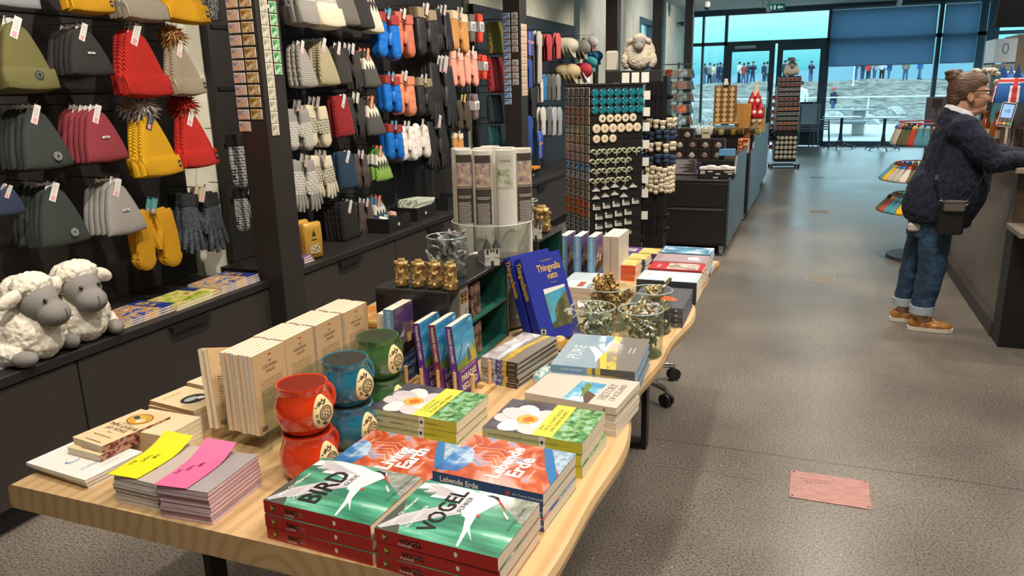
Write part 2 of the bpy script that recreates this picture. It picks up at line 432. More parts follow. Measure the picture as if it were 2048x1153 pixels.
# ---------------------------------------------------------------- the room
def struct(mb, name, parent=None, **k):
    o = mb.build(name, parent, **k)
    if parent is None: o['kind'] = 'structure'
    return o
def concrete():
    m = bpy.data.materials.new('m_polished_concrete'); m.use_nodes = True
    N = m.node_tree.nodes; L = m.node_tree.links; b = N['Principled BSDF']
    tc = N.new('ShaderNodeTexCoord')
    n1 = N.new('ShaderNodeTexNoise'); n1.inputs['Scale'].default_value = 0.9; n1.inputs['Detail'].default_value = 5
    r1 = N.new('ShaderNodeValToRGB'); r1.color_ramp.elements[0].position = .35; r1.color_ramp.elements[0].color = rgb('6a645e'); r1.color_ramp.elements[1].position = .68; r1.color_ramp.elements[1].color = rgb('8a837a')
    n2 = N.new('ShaderNodeTexNoise'); n2.inputs['Scale'].default_value = 110; n2.inputs['Detail'].default_value = 3
    r2 = N.new('ShaderNodeValToRGB'); r2.color_ramp.elements[0].position = .36; r2.color_ramp.elements[0].color = (.30, .285, .27, 1); r2.color_ramp.elements[1].position = .55; r2.color_ramp.elements[1].color = (1, 1, 1, 1)
    mx = N.new('ShaderNodeMixRGB'); mx.blend_type = 'MULTIPLY'; mx.inputs[0].default_value = .9
    v = N.new('ShaderNodeTexVoronoi'); v.inputs['Scale'].default_value = 26
    r3 = N.new('ShaderNodeMath'); r3.operation = 'LESS_THAN'; r3.inputs[1].default_value = .075
    sc = N.new('ShaderNodeSeparateColor'); g3 = N.new('ShaderNodeMath'); g3.operation = 'GREATER_THAN'; g3.inputs[1].default_value = .86
    an = N.new('ShaderNodeMath'); an.operation = 'MULTIPLY'
    m3 = N.new('ShaderNodeMixRGB'); m3.inputs[2].default_value = rgb('c9c3b8')
    L.new(tc.outputs['Object'], n1.inputs['Vector']); L.new(tc.outputs['Object'], n2.inputs['Vector']); L.new(tc.outputs['Object'], v.inputs['Vector'])
    L.new(n1.outputs[0], r1.inputs[0]); L.new(n2.outputs[0], r2.inputs[0]); L.new(r1.outputs[0], mx.inputs[1]); L.new(r2.outputs[0], mx.inputs[2])
    L.new(v.outputs['Distance'], r3.inputs[0]); L.new(v.outputs['Color'], sc.inputs[0]); L.new(sc.outputs[0], g3.inputs[0]); L.new(r3.outputs[0], an.inputs[0]); L.new(g3.outputs[0], an.inputs[1])
    L.new(an.outputs[0], m3.inputs[0]); L.new(mx.outputs[0], m3.inputs[1])
    # saw-cut joints every 5.2 m and one hairline crack
    sp = N.new('ShaderNodeSeparateXYZ'); L.new(tc.outputs['Object'], sp.inputs[0])
    def M_(op, a, bb):
        q = N.new('ShaderNodeMath'); q.operation = op
        for i, t in enumerate((a, bb)):
            if t is None: continue
            if isinstance(t, (int, float)): q.inputs[i].default_value = t
            else: L.new(t, q.inputs[i])
        return q.outputs[0]
    n4 = N.new('ShaderNodeTexNoise'); n4.inputs['Scale'].default_value = 2.5; n4.inputs['Detail'].default_value = 6; L.new(tc.outputs['Object'], n4.inputs['Vector'])
    jit = M_('MULTIPLY', M_('SUBTRACT', n4.outputs[0], .5), .012)
    yy = M_('ADD', sp.outputs['Y'], jit)
    j1 = M_('LESS_THAN', M_('ABSOLUTE', M_('SUBTRACT', yy, 3.29), None), .0035)
    j2 = M_('LESS_THAN', M_('ABSOLUTE', M_('SUBTRACT', yy, 11.9), None), .004)
    yc = M_('ADD', sp.outputs['Y'], M_('MULTIPLY', M_('SUBTRACT', n4.outputs[0], .5), .16))
    j3 = M_('MULTIPLY', M_('LESS_THAN', M_('ABSOLUTE', M_('SUBTRACT', yc, 3.03), None), .0018), M_('LESS_THAN', sp.outputs['X'], -.1))
    xc = M_('ADD', sp.outputs['X'], M_('MULTIPLY', M_('SUBTRACT', n4.outputs[0], .5), .5))
    j4 = M_('MULTIPLY', M_('LESS_THAN', M_('ABSOLUTE', M_('SUBTRACT', xc, .1), None), .0016), M_('GREATER_THAN', sp.outputs['Y'], 3.6))
    jj = M_('MAXIMUM', M_('MAXIMUM', j1, j2), M_('MAXIMUM', j3, M_('MULTIPLY', j4, .5)))
    m4 = N.new('ShaderNodeMixRGB'); m4.inputs[2].default_value = rgb('3c3631'); L.new(M_('MULTIPLY', jj, .8), m4.inputs[0]); L.new(m3.outputs[0], m4.inputs[1])
    L.new(m4.outputs[0], b.inputs['Base Color'])
    rr = N.new('ShaderNodeMapRange'); rr.inputs['To Min'].default_value = .20; rr.inputs['To Max'].default_value = .42; L.new(n1.outputs[0], rr.inputs[0]); L.new(rr.outputs[0], b.inputs['Roughness'])
    b.inputs['Specular IOR Level'].default_value = .5
    return m
FX0, FX1, FY0, FY1, CZ = -3.25, 4.7, -1.6, 21.0, 3.35
struct(MB().box((FX0-.2, FY0-.2, -.2), (FX1+.2, FY1+.12, 0), concrete()), 'floor')
WALLM = M('c3bfae', .85, kind='noise', scale=3, col2='cbc7b6')
struct(MB().box((FX0-.2, FY0-.2, CZ), (FX1+.2, FY1+.2, CZ+.2), M('b9b9b4', .9)), 'ceiling')
mb = MB()
mb.box((FX0-.2, FY0-.2, 0), (FX0, 15.3, CZ), WALLM)
mb.box((FX0-.2, 16.65, 0), (FX0, FY1, CZ), WALLM); mb.box((FX0-.2, 15.3, 2.85), (FX0, 16.65, CZ), WALLM)
struct(mb, 'wall_left')
struct(MB().box((FX0-.2, FY0-.2, 0), (FX1+.2, FY0, CZ), M('a8a498', .85)), 'wall_front')
mb = MB(); mb.box((FX1, FY0, 0), (FX1+.2, 11.5, CZ), M('a8a498', .85)); mb.box((FX1, 11.5, 0), (FX1+.2, FY1, .5), M('a8a498', .85)); mb.box((FX1, 11.5, 3.15), (FX1+.2, FY1, CZ), M('a8a498', .85))
struct(mb, 'wall_right')
# glazed side door in the left wall
FR = M('435260', .45)
mb = MB()
for y in (15.3, 16.55): mb.box((FX0-.12, y, 0), (FX0+.01, y+.1, 2.85), FR)
mb.box((FX0-.12, 15.4, 2.75), (FX0+.01, 16.55, 2.85), FR); mb.box((FX0-.12, 15.4, 2.1), (FX0+.01, 16.55, 2.18), FR); mb.box((FX0-.12, 15.4, 0), (FX0+.01, 16.55, .2), FR)
d3 = struct(mb, 'door_3')
MB().box((FX0-.08, 15.4, .2), (FX0-.07, 16.55, 2.75), GLASS).build('door_pane', d3)
# glazed end wall: posts and transoms
mb = MB()
mb.box((FX0, 20.92, 3.22), (FX1, 21.08, CZ), FR)
for x, w in ((FX0, .12), (-2.83, .05), (-2.27, .07), (.14, .08), (2.5, .09), (3.32, .16)): mb.box((x, 20.9, 0), (x+w, 21.06, 3.25), FR)
mb.box((FX0, 20.9, 2.5), (FX1, 21.05, 2.58), FR); mb.box((FX0, 20.9, 0), (-2.2, 21.05, .12), FR); mb.box((.2, 20.9, 0), (FX1, 21.05, .12), FR)
mb.box((3.48, 20.9, 0), (3.6, 21.0, .9), FR)
struct(mb, 'wall_back')
wn = 1
for x0, x1, z0, z1 in ((-3.13, -2.83, .12, 2.5), (-2.78, -2.27, .12, 2.5), (-3.13, -2.83, 2.58, 3.22), (-2.78, -2.27, 2.58, 3.22), (-2.2, .14, 2.58, 3.22), (.22, 2.5, .12, 2.5), (.22, 2.5, 2.58, 3.22),
                       (2.59, 3.32, .12, 2.5), (2.59, 3.32, 2.58, 3.22), (3.48, FX1, .9, 2.5), (3.48, FX1, 2.58, 3.22)):
    mbw = MB().box((x0, 20.97, z0), (x1, 20.98, z1), GLASS)
    struct(mbw, 'window_%d' % wn); wn += 1
mb = MB()
for y in (11.5, 14.6, 17.8, 20.85): mb.box((FX1, y, .5), (FX1+.12, y+.08, 3.15), FR)
mb.box((FX1, 11.5, 2.3), (FX1+.1, 20.9, 2.36), FR)
o = struct(mb, 'window_%d' % wn)
MB().box((FX1+.05, 11.55, .5), (FX1+.06, 20.9, 3.15), GLASS).build('window_pane', o)
# double entrance door, each leaf a frame round its glass
for k, (x0, x1, zb) in enumerate(((-2.2, -1.04, .22), (-.98, .14, 1.08))):
    mb = MB(); zt = 2.5
    mb.box((x0, 20.88, .02), (x0+.13, 20.96, zt), FR); mb.box((x1-.13, 20.88, .02), (x1, 20.96, zt), FR)
    mb.box((x0+.13, 20.88, 2.33), (x1-.13, 20.96, zt), FR); mb.box((x0+.13, 20.88, .02), (x1-.13, 20.96, zb), M('2c333b', .5))
    d = struct(mb, 'door_%d' % (k+1))
    MB().box((x0+.13, 20.91, zb), (x1-.13, 20.92, 2.33), GLASS).build('door_pane', d)
    hx = x1-.1 if k == 0 else x0+.1
    h = MB(); h.cyl((hx, 20.84, .95), (hx, 20.84, 1.35), .014, STEEL, seg=8); h.cyl((hx, 20.84, 1.0), (hx, 20.9, 1.0), .01, STEEL, seg=6); h.cyl((hx, 20.84, 1.3), (hx, 20.9, 1.3), .01, STEEL, seg=6); h.build('door_handle', d)
o = MB().box((-2.0, 20.8, 2.4), (-1.5, 20.88, 2.47), M('c8ccd0', .4), ch=.01).build('door_closer'); tag(o, 'grey box of an automatic door closer above the left leaf of the entrance doors', 'door closer')
# roller blinds over the right-hand windows
def blindmat():
    m = bpy.data.materials.new('m_screen_fabric'); m.use_nodes = True; N = m.node_tree.nodes; L = m.node_tree.links; N.clear()
    o = N.new('ShaderNodeOutputMaterial'); a = N.new('ShaderNodeMixShader'); b = N.new('ShaderNodeMixShader'); d = N.new('ShaderNodeBsdfDiffuse'); t = N.new('ShaderNodeBsdfTranslucent'); p = N.new('ShaderNodeBsdfTransparent')
    d.inputs[0].default_value = rgb('505c68'); t.inputs[0].default_value = rgb('8ea8bc'); p.inputs[0].default_value = (.42, .45, .52, 1)
    a.inputs[0].default_value = .7; b.inputs[0].default_value = .2
    L.new(d.outputs[0], a.inputs[1]); L.new(t.outputs[0], a.inputs[2]); L.new(a.outputs[0], b.inputs[1]); L.new(p.outputs[0], b.inputs[2]); L.new(b.outputs[0], o.inputs[0])
    return m
BLM = blindmat()
for x0, x1, lb in ((.2, 2.46, 'wide roller blind half lowered over the big window beside the entrance doors'), (2.6, 3.3, 'narrow roller blind half lowered behind the bare post, right of the wide blind')):
    mb = MB(); mb.box((x0, 20.84, 1.92), (x1, 20.842, 3.2), BLM)
    r = tag(mb.build('roller_blind'), lb, 'blind', 'roller blinds at the end wall')
    MB().box((x0, 20.832, 1.9), (x1, 20.85, 1.925), M('8fa0ac', .4)).build('bottom_bar', r)
    MB().cyl((x0, 20.84, 3.24), (x1, 20.84, 3.24), .03, M('70767c', .5), seg=12).build('roller', r)
# pillars along the wall of goods
PIL = M('2b2624', .5)
for k in range(5):
    y = (3.28, 7.0, 10.83, 14.1, 17.7)[k]
    o = MB().box((-2.77, y, 0), (-2.6, y+.18, CZ), PIL, ch=.004).build('pillar'); o['kind'] = 'structure'
    o = None
# one more post by the right windows
o = MB().box((3.3, 19.6, 0), (3.5, 19.8, CZ), FR).build('pillar'); o['kind'] = 'structure'
struct(MB().box((FX0, 10.95, 0), (FX0+.015, 15.2, .08), DARK), 'baseboard_left')
# black boards behind the goods
for a, b, zt in ((-1.2, 3.30, 2.6), (3.6, 7.08, 2.6), (7.3, 10.82, 2.4)):
    mb = MB().box((-3.25, a, .62), (-3.2, b, zt), M('262322' if zt > 2.5 else '262a30', .55))
    lb = {2.6: 'black backboard with hooks of hats behind the nearest cabinets' if a < 0 else 'black backboard full of hats and gloves between first and second pillar', 2.4: 'dark grey backboard with shirts and caps beyond the second pillar'}[zt]
    r = tag(mb.build('display_board'), lb, 'display board', 'wall display boards')
    for z in (1.96, 1.62, 1.30, .98): MB().box((-3.2, a+.03, z), (-3.19, b-.03, z+.02), M('121112', .5)).build('hook_rail', r)
# floor plaque and outlet covers
mb = MB(); COP = M('b88a82', .42, .3, kind='noise', scale=18, col2='a97d75', stretch=(1, 6, 1))
mb.box((-.15, -.115, 0), (.15, .115, .004), COP, ch=.001)
for r_, w_ in enumerate((.13, .1, .03)):
    for i in range(int(w_*90)): mb.box((-.11+i*.011+(r_*.012), .05-r_*.016, .004), (-.104+i*.011+(r_*.012), .057-r_*.016, .0043), M('7d554c', .5))
for x in (-.138, .138):
    for y in (-.103, .103): mb.cyl((x, y, .004), (x, y, .0055), .004, M('5e4038', .4, .5), seg=10)
tag(mb.build('floor_plaque', loc=(.159, 3.05, 0)), 'pink copper plaque with four screws let into the concrete floor', 'plaque')
def outlet():
    mb = MB(); mb.box((-.12, -.11, 0), (.12, .11, .003), M('8d8375', .4, .5), ch=.001); mb.box((-.1, -.09, .003), (.1, .09, .0036), M('6f675c', .5)); return mb.build('floor_outlet')
OUT = Maker(outlet)
for x, y, l in ((.135, 6.68, 'square floor socket cover, nearest of the three in the aisle'), (.13, 10.3, 'square floor socket cover, middle of the three in the aisle'), (.1, 14.05, 'square floor socket cover, farthest along the aisle')):
    OUT.put((x, y, 0), label=l, cat='floor socket', group='floor socket covers in the aisle')
# cabinets under the boards
CAB = M('36312e', .5); CABT = M('242120', .45)
def cabinet():
    r = empty('base_cabinet')
    MB().box((-3.19, 0, 0), (-2.77, 1.2, .1), DARKB).build('plinth', r)
    MB().box((-3.19, .002, .1), (-2.725, 1.198, .579), M('25211f', .6)).build('body', r)
    f = MB().box((-2.724, .004, .12), (-2.70, 1.196, .572), CAB, ch=.002).build('drawer', r)
    mb = MB(); mb.box((-2.70, .48, .555), (-2.675, .72, .571), M('1b1918', .4), ch=.002); mb.box((-2.678, .48, .54), (-2.672, .72, .571), M('1b1918', .4)); mb.build('handle', f)
    return r
CB = Maker(cabinet)
for k, y in enumerate((-.32, .88, 2.08)):
    CB.put((0, y, 0), label=('charcoal base cabinet under the beanies, %s' % ('mostly out of view at the left edge', 'below the nearest plush sheep', 'ending at the first pillar under the comic books')[k]), cat='cabinet', group='charcoal drawer cabinets')
for k, y in enumerate((3.46, 4.66, 5.86)):
    CB.put((0, y, 0), label=('charcoal base cabinet %s' % ('just beyond the first pillar under the gold pouches', 'below the black bins, second beyond the first pillar', 'just before the second pillar')[k]), cat='cabinet', group='charcoal drawer cabinets')
for k, y in enumerate((7.2, 8.4, 9.6)):
    CB.put((0, y, 0), label=('charcoal base cabinet %s' % ('just beyond the second pillar under the folded shirts', 'second beyond the second pillar, behind the magnet stand', 'under the caps before the third pillar')[k]), cat='cabinet', group='charcoal drawer cabinets')
for a, b, l in ((-.32, 3.275, 'black worktop carrying the plush sheep and comic books'), (3.465, 7.06, 'black worktop with pouches and bins beyond the first pillar'), (7.2, 10.8, 'black worktop under the shirts and caps')):
    tag(MB().box((-3.19, a, .58), (-2.69, b, .62), CABT, ch=.003).build('worktop'), l, 'worktop', 'black worktops along the wall')
# ceiling fixtures
def track(x0, y0, x1, y1, lb):
    d = Vector((x1-x0, y1-y0, 0)).normalized()
    o = MB().tube([(x0, y0, CZ-.015), (x1, y1, CZ-.015)], .018, M('dcdcd8', .5), seg=4, smooth=False).build('ceiling_track'); tag(o, lb, 'lamp track')
track(-1.2, 14, -1.2, 20.2, 'white lamp track on the ceiling in front of the entrance doors'); track(1.5, 15, 1.5, 20.4, 'white lamp track on the ceiling in front of the wide blind')
def lampfn():
    r = empty('track_spotlight')
    mb = MB(); mb.cyl((0, 0, .13), (0, 0, .01), .012, M('e4e4e0', .4), seg=8); mb.build('stem', r)
    T_ = Matrix.Rotation(math.radians(35), 4, 'X')
    mb = MB(); mb.lathe([(.0, .09), (.035, .085), (.05, .05), (.055, -.06), (.045, -.06)], (0, 0, 0), M('e6e6e2', .4), 20, T_); h = mb.build('lamp_head', r)
    mb = MB(); mb.lathe([(.0, -.052), (.044, -.055)], (0, 0, 0), M((255, 236, 205), emit=14), 20, T_); mb.build('bulb', h)
    return r
LP = Maker(lampfn)
for i, (x, y, rz, lb) in enumerate(((-1.22, 18.1, .3, 'white track spotlight, nearest of the pair above the entrance'), (-1.16, 19.3, -.5, 'white track spotlight, second of the pair above the entrance'), (1.54, 19.6, .2, 'white track spotlight above the wide roller blind'))):
    LP.put((x, y, 3.19), (0, 0, rz), lb, 'spotlight', 'white ceiling spotlights')
mb = MB(); mb.box((-.2, -.015, 0), (.2, .015, .15), M((28, 104, 84), .4, emit=.35)); wh = M((225, 245, 235), .5, emit=.5)
mb.box((-.04, -.017, .03), (.0, -.0155, .12), wh); mb.poly([(.03, -.0165, .075), (.09, -.0165, .03), (.09, -.0165, .12)], wh); mb.box((.09, -.017, .06), (.16, -.0155, .09), wh); mb.ell((-.1, -.017, .11), (.012, .002, .012), wh, 8, 6); mb.box((-.12, -.017, .03), (-.08, -.0155, .095), wh)
tag(mb.build('exit_sign', loc=(-1.02, 19.6, 3.16)), 'green running man exit sign under the ceiling above the entrance doors', 'exit sign')
mb = MB(); mb.box((-.05, -.1, -.02), (.05, .1, .1), M('dcdcd8', .5), ch=.02); mb.ell((0, 0, -.03), (.06, .06, .05), BLACK, 12, 8)
tag(mb.build('security_camera', loc=(-2.35, 18.0, 3.2)), 'white and black dome camera hanging beside the fifth pillar', 'camera')
mb = MB(); mb.tube([(-3.25, 19.6, 3.0), (-3.12, 19.6, 3.0)], .015, M('2b2b2b', .5), 8); mb.box((-3.16, 19.45, 2.93), (-3.06, 19.75, 3.02), M('202020', .4), ch=.01)
tag(mb.build('wall_speaker'), 'small black speaker on a bracket high on the white side wall', 'speaker')
# ---------------------------------------------------------------- books
TZ = 0.75
class Art:
    """draws on the front (n = T) or back (n = 0) cover of a book in its own frame: a from the spine outwards, b up"""
    def __init__(s, mb, T, back=False, W=0):
        s.mb = mb; s.T = T; s.k = 0; s.back = back; s.W = W
    def _n(s): s.k += 1; return (s.T+.0002+.00012*s.k) if not s.back else (-.0002-.00012*s.k)
    def _p(s, a, b, n): return (a, b, n) if not s.back else (s.W-a, b, n)
    def poly(s, pts, m):
        n = s._n(); return s.mb.poly([s._p(a, b, n) for a, b in pts], m)
    def rect(s, a0, b0, a1, b1, m): return s.poly([(a0, b0), (a1, b0), (a1, b1), (a0, b1)], m)
    def disc(s, a, b, r, m, rb=None, seg=24):
        return s.poly([(a+r*math.cos(2*pi*i/seg), b+(rb or r)*math.sin(2*pi*i/seg)) for i in range(seg)], m)
    def line(s, pts, w, m):
        for p, q in zip(pts[:-1], pts[1:]):
            d = Vector((q[0]-p[0], q[1]-p[1])); 
            if d.length < 1e-6: continue
            n = Vector((-d.y, d.x)).normalized()*w/2
            s.poly([(p[0]-n.x, p[1]-n.y), (q[0]-n.x, q[1]-n.y), (q[0]+n.x, q[1]+n.y), (p[0]+n.x, p[1]+n.y)], m); s.k -= 1
    def text(s, t, size, a, b, m, align='l', bold=0.0, vert=False, squeeze=1.0):
        n = s._n()
        r = (1, 0, 0) if not s.back else (-1, 0, 0)
        u = (0, 1, 0)
        if vert: r, u = (0, 1, 0), ((-1, 0, 0) if not s.back else (1, 0, 0))
        return s.mb.text(t, size, s._p(a, b, n), r, u, m, align, bold, squeeze)
    def lines(s, a0, b0, a1, n, dy, h, m, seed=1):
        """small print too small to read: rows of short dashes"""
        rr = random.Random(seed)
        for i in range(n):
            b = b0-i*dy; a = a0; last = a1-(rr.random()*.3*(a1-a0) if i == n-1 else 0)
            while a < last:
                w = min(rr.uniform(.004, .011), last-a)
                s.rect(a, b, a+w, b+h, m); s.k -= 1; a += w+.0025
def spine_text(mb, t, size, b, T, m, align='l', bold=0.0, off=.0004, squeeze=1.0, up=False):
    """title running down the spine, starting at height b"""
    if up: mb.text(t, size, (-off, b, T/2+size*.35), (0, 1, 0), (0, 0, -1), m, align, bold, squeeze)
    else: mb.text(t, size, (-off, b, T/2-size*.35), (0, -1, 0), (0, 0, 1), m, align, bold, squeeze)
def spine_rect(mb, b0, b1, T, m, n0=0, n1=None, off=.0003):
    n1 = T if n1 is None else n1
    mb.poly([(-off, b1, n0), (-off, b0, n0), (-off, b0, n1), (-off, b1, n1)], m)
def book_fn(W, H, T, cover, front=None, spine=None, back=None, name='book', hard=False, spine_m=None, pages=None, label_pages=None):
    """W from spine to fore edge, H tall, T thick"""
    def fn():
        mb = MB(); c = .0022 if hard else .0012; g = .003 if hard else 0
        sm = spine_m or cover
        mb.box((c, 0, T-c), (W, H, T), cover); mb.box((c, 0, 0), (W, H, c), cover); mb.box((0, 0, 0), (c, H, T), sm)
        if front: front(Art(mb, T))
        if back: back(Art(mb, T, True, W))
        if spine: spine(mb)
        r = mb.build(name)
        pg = MB()
        pg.box((c, .0005+g, c), (W-.0008-g, H-.0005-g, T-c), pages or PAPER)
        if T > .008:
            pe = M('cfc4ae', .9)
            for i in range(1, int(T/.004)):
                z = c+(T-2*c)*i/int(T/.004)
                pg.box((W-.0009-g, .001+g, z), (W-.0005-g, H-.001-g, z+.0005), pe); pg.box((c, H-.0006-g, z), (W-.002-g, H-.0002-g, z+.0005), pe); pg.box((c, .0002+g, z), (W-.002-g, .0006+g, z+.0005), pe)
        pg.build('pages', r)
        return r
    return Maker(fn)
def lying(o_rot=0.0, flip=False):
    """rotation of a book lying cover up with its spine towards -y (flip: spine to +x, cover upside down for the viewer)"""
    # columns: a -> +y, b -> -x, n -> +z
    return (0, 0, pi/2+o_rot) if not flip else (0, 0, pi+o_rot)
def ord_(k, n):
    if n == 2: return ('topmost', 'bottom one')[k]
    if n == 3: return ('topmost', 'middle one', 'bottom one')[k]
    w = ('topmost', 'second from the top', 'third from the top', 'fourth from the top', 'fifth from the top', 'sixth from the top', 'seventh from the top', 'eighth from the top')
    return 'lowest' if k == n-1 else w[k]
def pile(mk, n, T, x, y, rz, desc, group, z=TZ, cat='book', jit=.004, twist=1.2, flip=False, order_label=True):
    """x, y: the corner at the lower end of the spine (for lying books that is the right-hand front corner)"""
    for k in range(n):
        j = random.Random(int(x*1000)+k)
        top = n-1-k
        mk.put((x+j.uniform(-jit, jit)*(top > 0), y+j.uniform(-jit, jit)*(top > 0), z+k*(T+.0012)), lying(rz+math.radians(j.uniform(-twist, twist))*(top > 0), flip),
               label='%s, %s' % (desc, ord_(top, n)) if n > 1 else desc, cat=cat, group=group)

# ---- the big table
WOOD = None
def woodmat():
    m = bpy.data.materials.new('m_light_timber'); m.use_nodes = True; N = m.node_tree.nodes; L = m.node_tree.links; b = N['Principled BSDF']
    tc = N.new('ShaderNodeTexCoord'); mp = N.new('ShaderNodeMapping'); mp.inputs['Scale'].default_value = (1, .12, 1); mp.inputs['Rotation'].default_value = (0, 0, .03)
    w = N.new('ShaderNodeTexWave'); w.wave_type = 'RINGS'; w.rings_direction = 'Y'; w.inputs['Scale'].default_value = 9; w.inputs['Distortion'].default_value = 5; w.inputs['Detail'].default_value = 3; w.inputs['Detail Scale'].default_value = .8
    n = N.new('ShaderNodeTexNoise'); n.inputs['Scale'].default_value = 3
    r = N.new('ShaderNodeValToRGB'); r.color_ramp.elements[0].color = rgb('bd9a6c'); r.color_ramp.elements[1].color = rgb('cbab7e'); r.color_ramp.elements[1].position = .6
    mp2 = N.new('ShaderNodeMapping'); mp2.inputs['Location'].default_value = (.93, 0, -.66)
    L.new(tc.outputs['Object'], mp2.inputs[0]); L.new(mp2.outputs[0], mp.inputs[0]); L.new(mp.outputs[0], w.inputs['Vector']); L.new(w.outputs['Fac'], r.inputs[0])
    L.new(r.outputs[0], b.inputs['Base Color']); b.inputs['Roughness'].default_value = .38
    return m
WOOD = woodmat()
tb = empty('display_table'); tag(tb, 'long light wood table with thick live edge top piled with books', 'table')
rr = random.Random(3)
xs_r = []
ys = [1.055+(3.80-1.055)*i/40 for i in range(41)]
out = []
def redge(y): return -.392+.012*math.sin(y*5.1)+.010*math.sin(y*11.3+1)-.012*math.exp(-((y-2.1)/.3)**2)+.012*math.exp(-((y-1.5)/.25)**2)
mb = MB()
prof = [(-.030, -.06), (-.012, -.052), (-.002, -.035), (0, -.018), (-.006, -.004), (-.014, 0)]  # across the right edge
rows = []
for y in ys:
    x = redge(y)
    rows.append([(-1.66, y, TZ-.06)] + [(x+dx, y, TZ+dz) for dx, dz in prof] + [(-1.650, y, TZ), (-1.662, y, TZ-.008), (-1.665, y, TZ-.05)])
n_ = len(rows[0]); vs = [p for r_ in rows for p in r_]
fs = [(i*n_+k, i*n_+(k+1) % n_, (i+1)*n_+(k+1) % n_, (i+1)*n_+k) for i in range(len(ys)-1) for k in range(n_)]
fs += [tuple(range(n_))[::-1], tuple(range((len(ys)-1)*n_, len(ys)*n_))]
mb.add(vs, [f[::-1] for f in fs], WOOD); mb.build('table_top', tb)
for y in (1.42, 3.19):
    mb = MB(); a, b = -1.45, -.62
    for x in (a, b): mb.box((x-.012, y-.03, 0), (x+.012, y+.03, TZ-.06), M('1b1a1a', .45), ch=.002)
    mb.box((a+.02, y-.03, 0), (b-.02, y+.03, .03), M('1b1a1a', .45)); mb.box((a+.02, y-.03, TZ-.085), (b-.02, y+.03, TZ-.06), M('1b1a1a', .45)); mb.build('leg', tb)
# caster base under the far half of the table
cb = empty('caster_base', (-.88, 3.85, 0)); tag(cb, 'chrome star base on black casters standing under the table', 'caster base')
mb = MB(); mb.cyl((0, 0, .08), (0, 0, .68), .03, CHROME, seg=16); mb.build('column', cb)
for k in range(5):
    a = math.radians(-28+72*k-4); dx, dy = math.cos(a), math.sin(a)
    L_ = .32
    mb = MB(); mb.tube([(dx*.02, dy*.02, .11), (dx*L_*.6, dy*L_*.6, .105), (dx*L_, dy*L_, .085)], [.022, .018, .014], CHROME, 8); ar = mb.build('arm', cb)
    mb = MB(); c = (dx*L_, dy*L_, .034); nx, ny = -dy, dx
    mb.cyl((c[0]-nx*.022, c[1]-ny*.022, .034), (c[0]-nx*.005, c[1]-ny*.005, .034), .034, BLACK, seg=18); mb.cyl((c[0]+nx*.005, c[1]+ny*.005, .034), (c[0]+nx*.022, c[1]+ny*.022, .034), .034, BLACK, seg=18)
    mb.cyl((c[0], c[1], .034), (c[0], c[1], .085), .008, STEEL, seg=8); mb.build('caster', ar)

# ---- cover designs
W_ = M('f2f0ea', .5); K_ = M('1c1c1e', .5)
def tern(A, W, H):
    """a white tern hovering over green water, as printed on the bird guides"""
    wt = M('dcd8da', .4); gr = M('b9b6bd', .4); red = M('d8402c', .4); bk = M('26262a', .4)
    f = lambda pts, m: A.poly([(a*W, b*H) for a, b in pts], m)
    f([(.92, .42), (.98, .58), (.99, .80), (.93, .99), (.80, .995), (.84, .90), (.76, .93), (.80, .82), (.70, .84), (.72, .70), (.66, .55), (.74, .46)], wt)   # raised wing
    f([(.74, .46), (.70, .56), (.52, .74), (.32, .90), (.04, .995), (.02, .96), (.14, .86), (.12, .84), (.28, .72), (.40, .62), (.52, .50)], gr)                # lower wing
    f([(.90, .46), (.96, .38), (.94, .31), (.86, .28), (.74, .32), (.58, .37), (.46, .40), (.50, .48), (.66, .54), (.80, .52)], wt)  # body
    f([(.56, .375), (.30, .345), (.02, .315), (.02, .332), (.28, .38), (.48, .44)], wt); f([(.46, .39), (.30, .33), (.14, .255), (.28, .345)], wt)  # forked tail
    f([(.925, .43), (.955, .39), (.945, .33), (.895, .30), (.88, .315), (.915, .36)], bk)      # cap
    f([(.895, .30), (.875, .315), (.77, .225), (.72, .20), (.79, .222)], red)                # bill
    f([(.72, .215), (.66, .19), (.58, .13), (.62, .13), (.70, .19)], gr)
    f([(.58, .38), (.55, .335), (.52, .345), (.55, .37)], red)
    for i in range(11):
        t = i/10; A.line([((.80+.08*t)*W, (.52+.02*i)*H), ((.74+.22*t)*W, (.90+.02*(i % 3))*H)], .0011, gr)
    for i in range(9):
        t = i/8; A.line([((.62-.1*t)*W, (.52+.02*t)*H), ((.44-.36*t)*W, (.80+.16*t)*H)], .0011, wt)
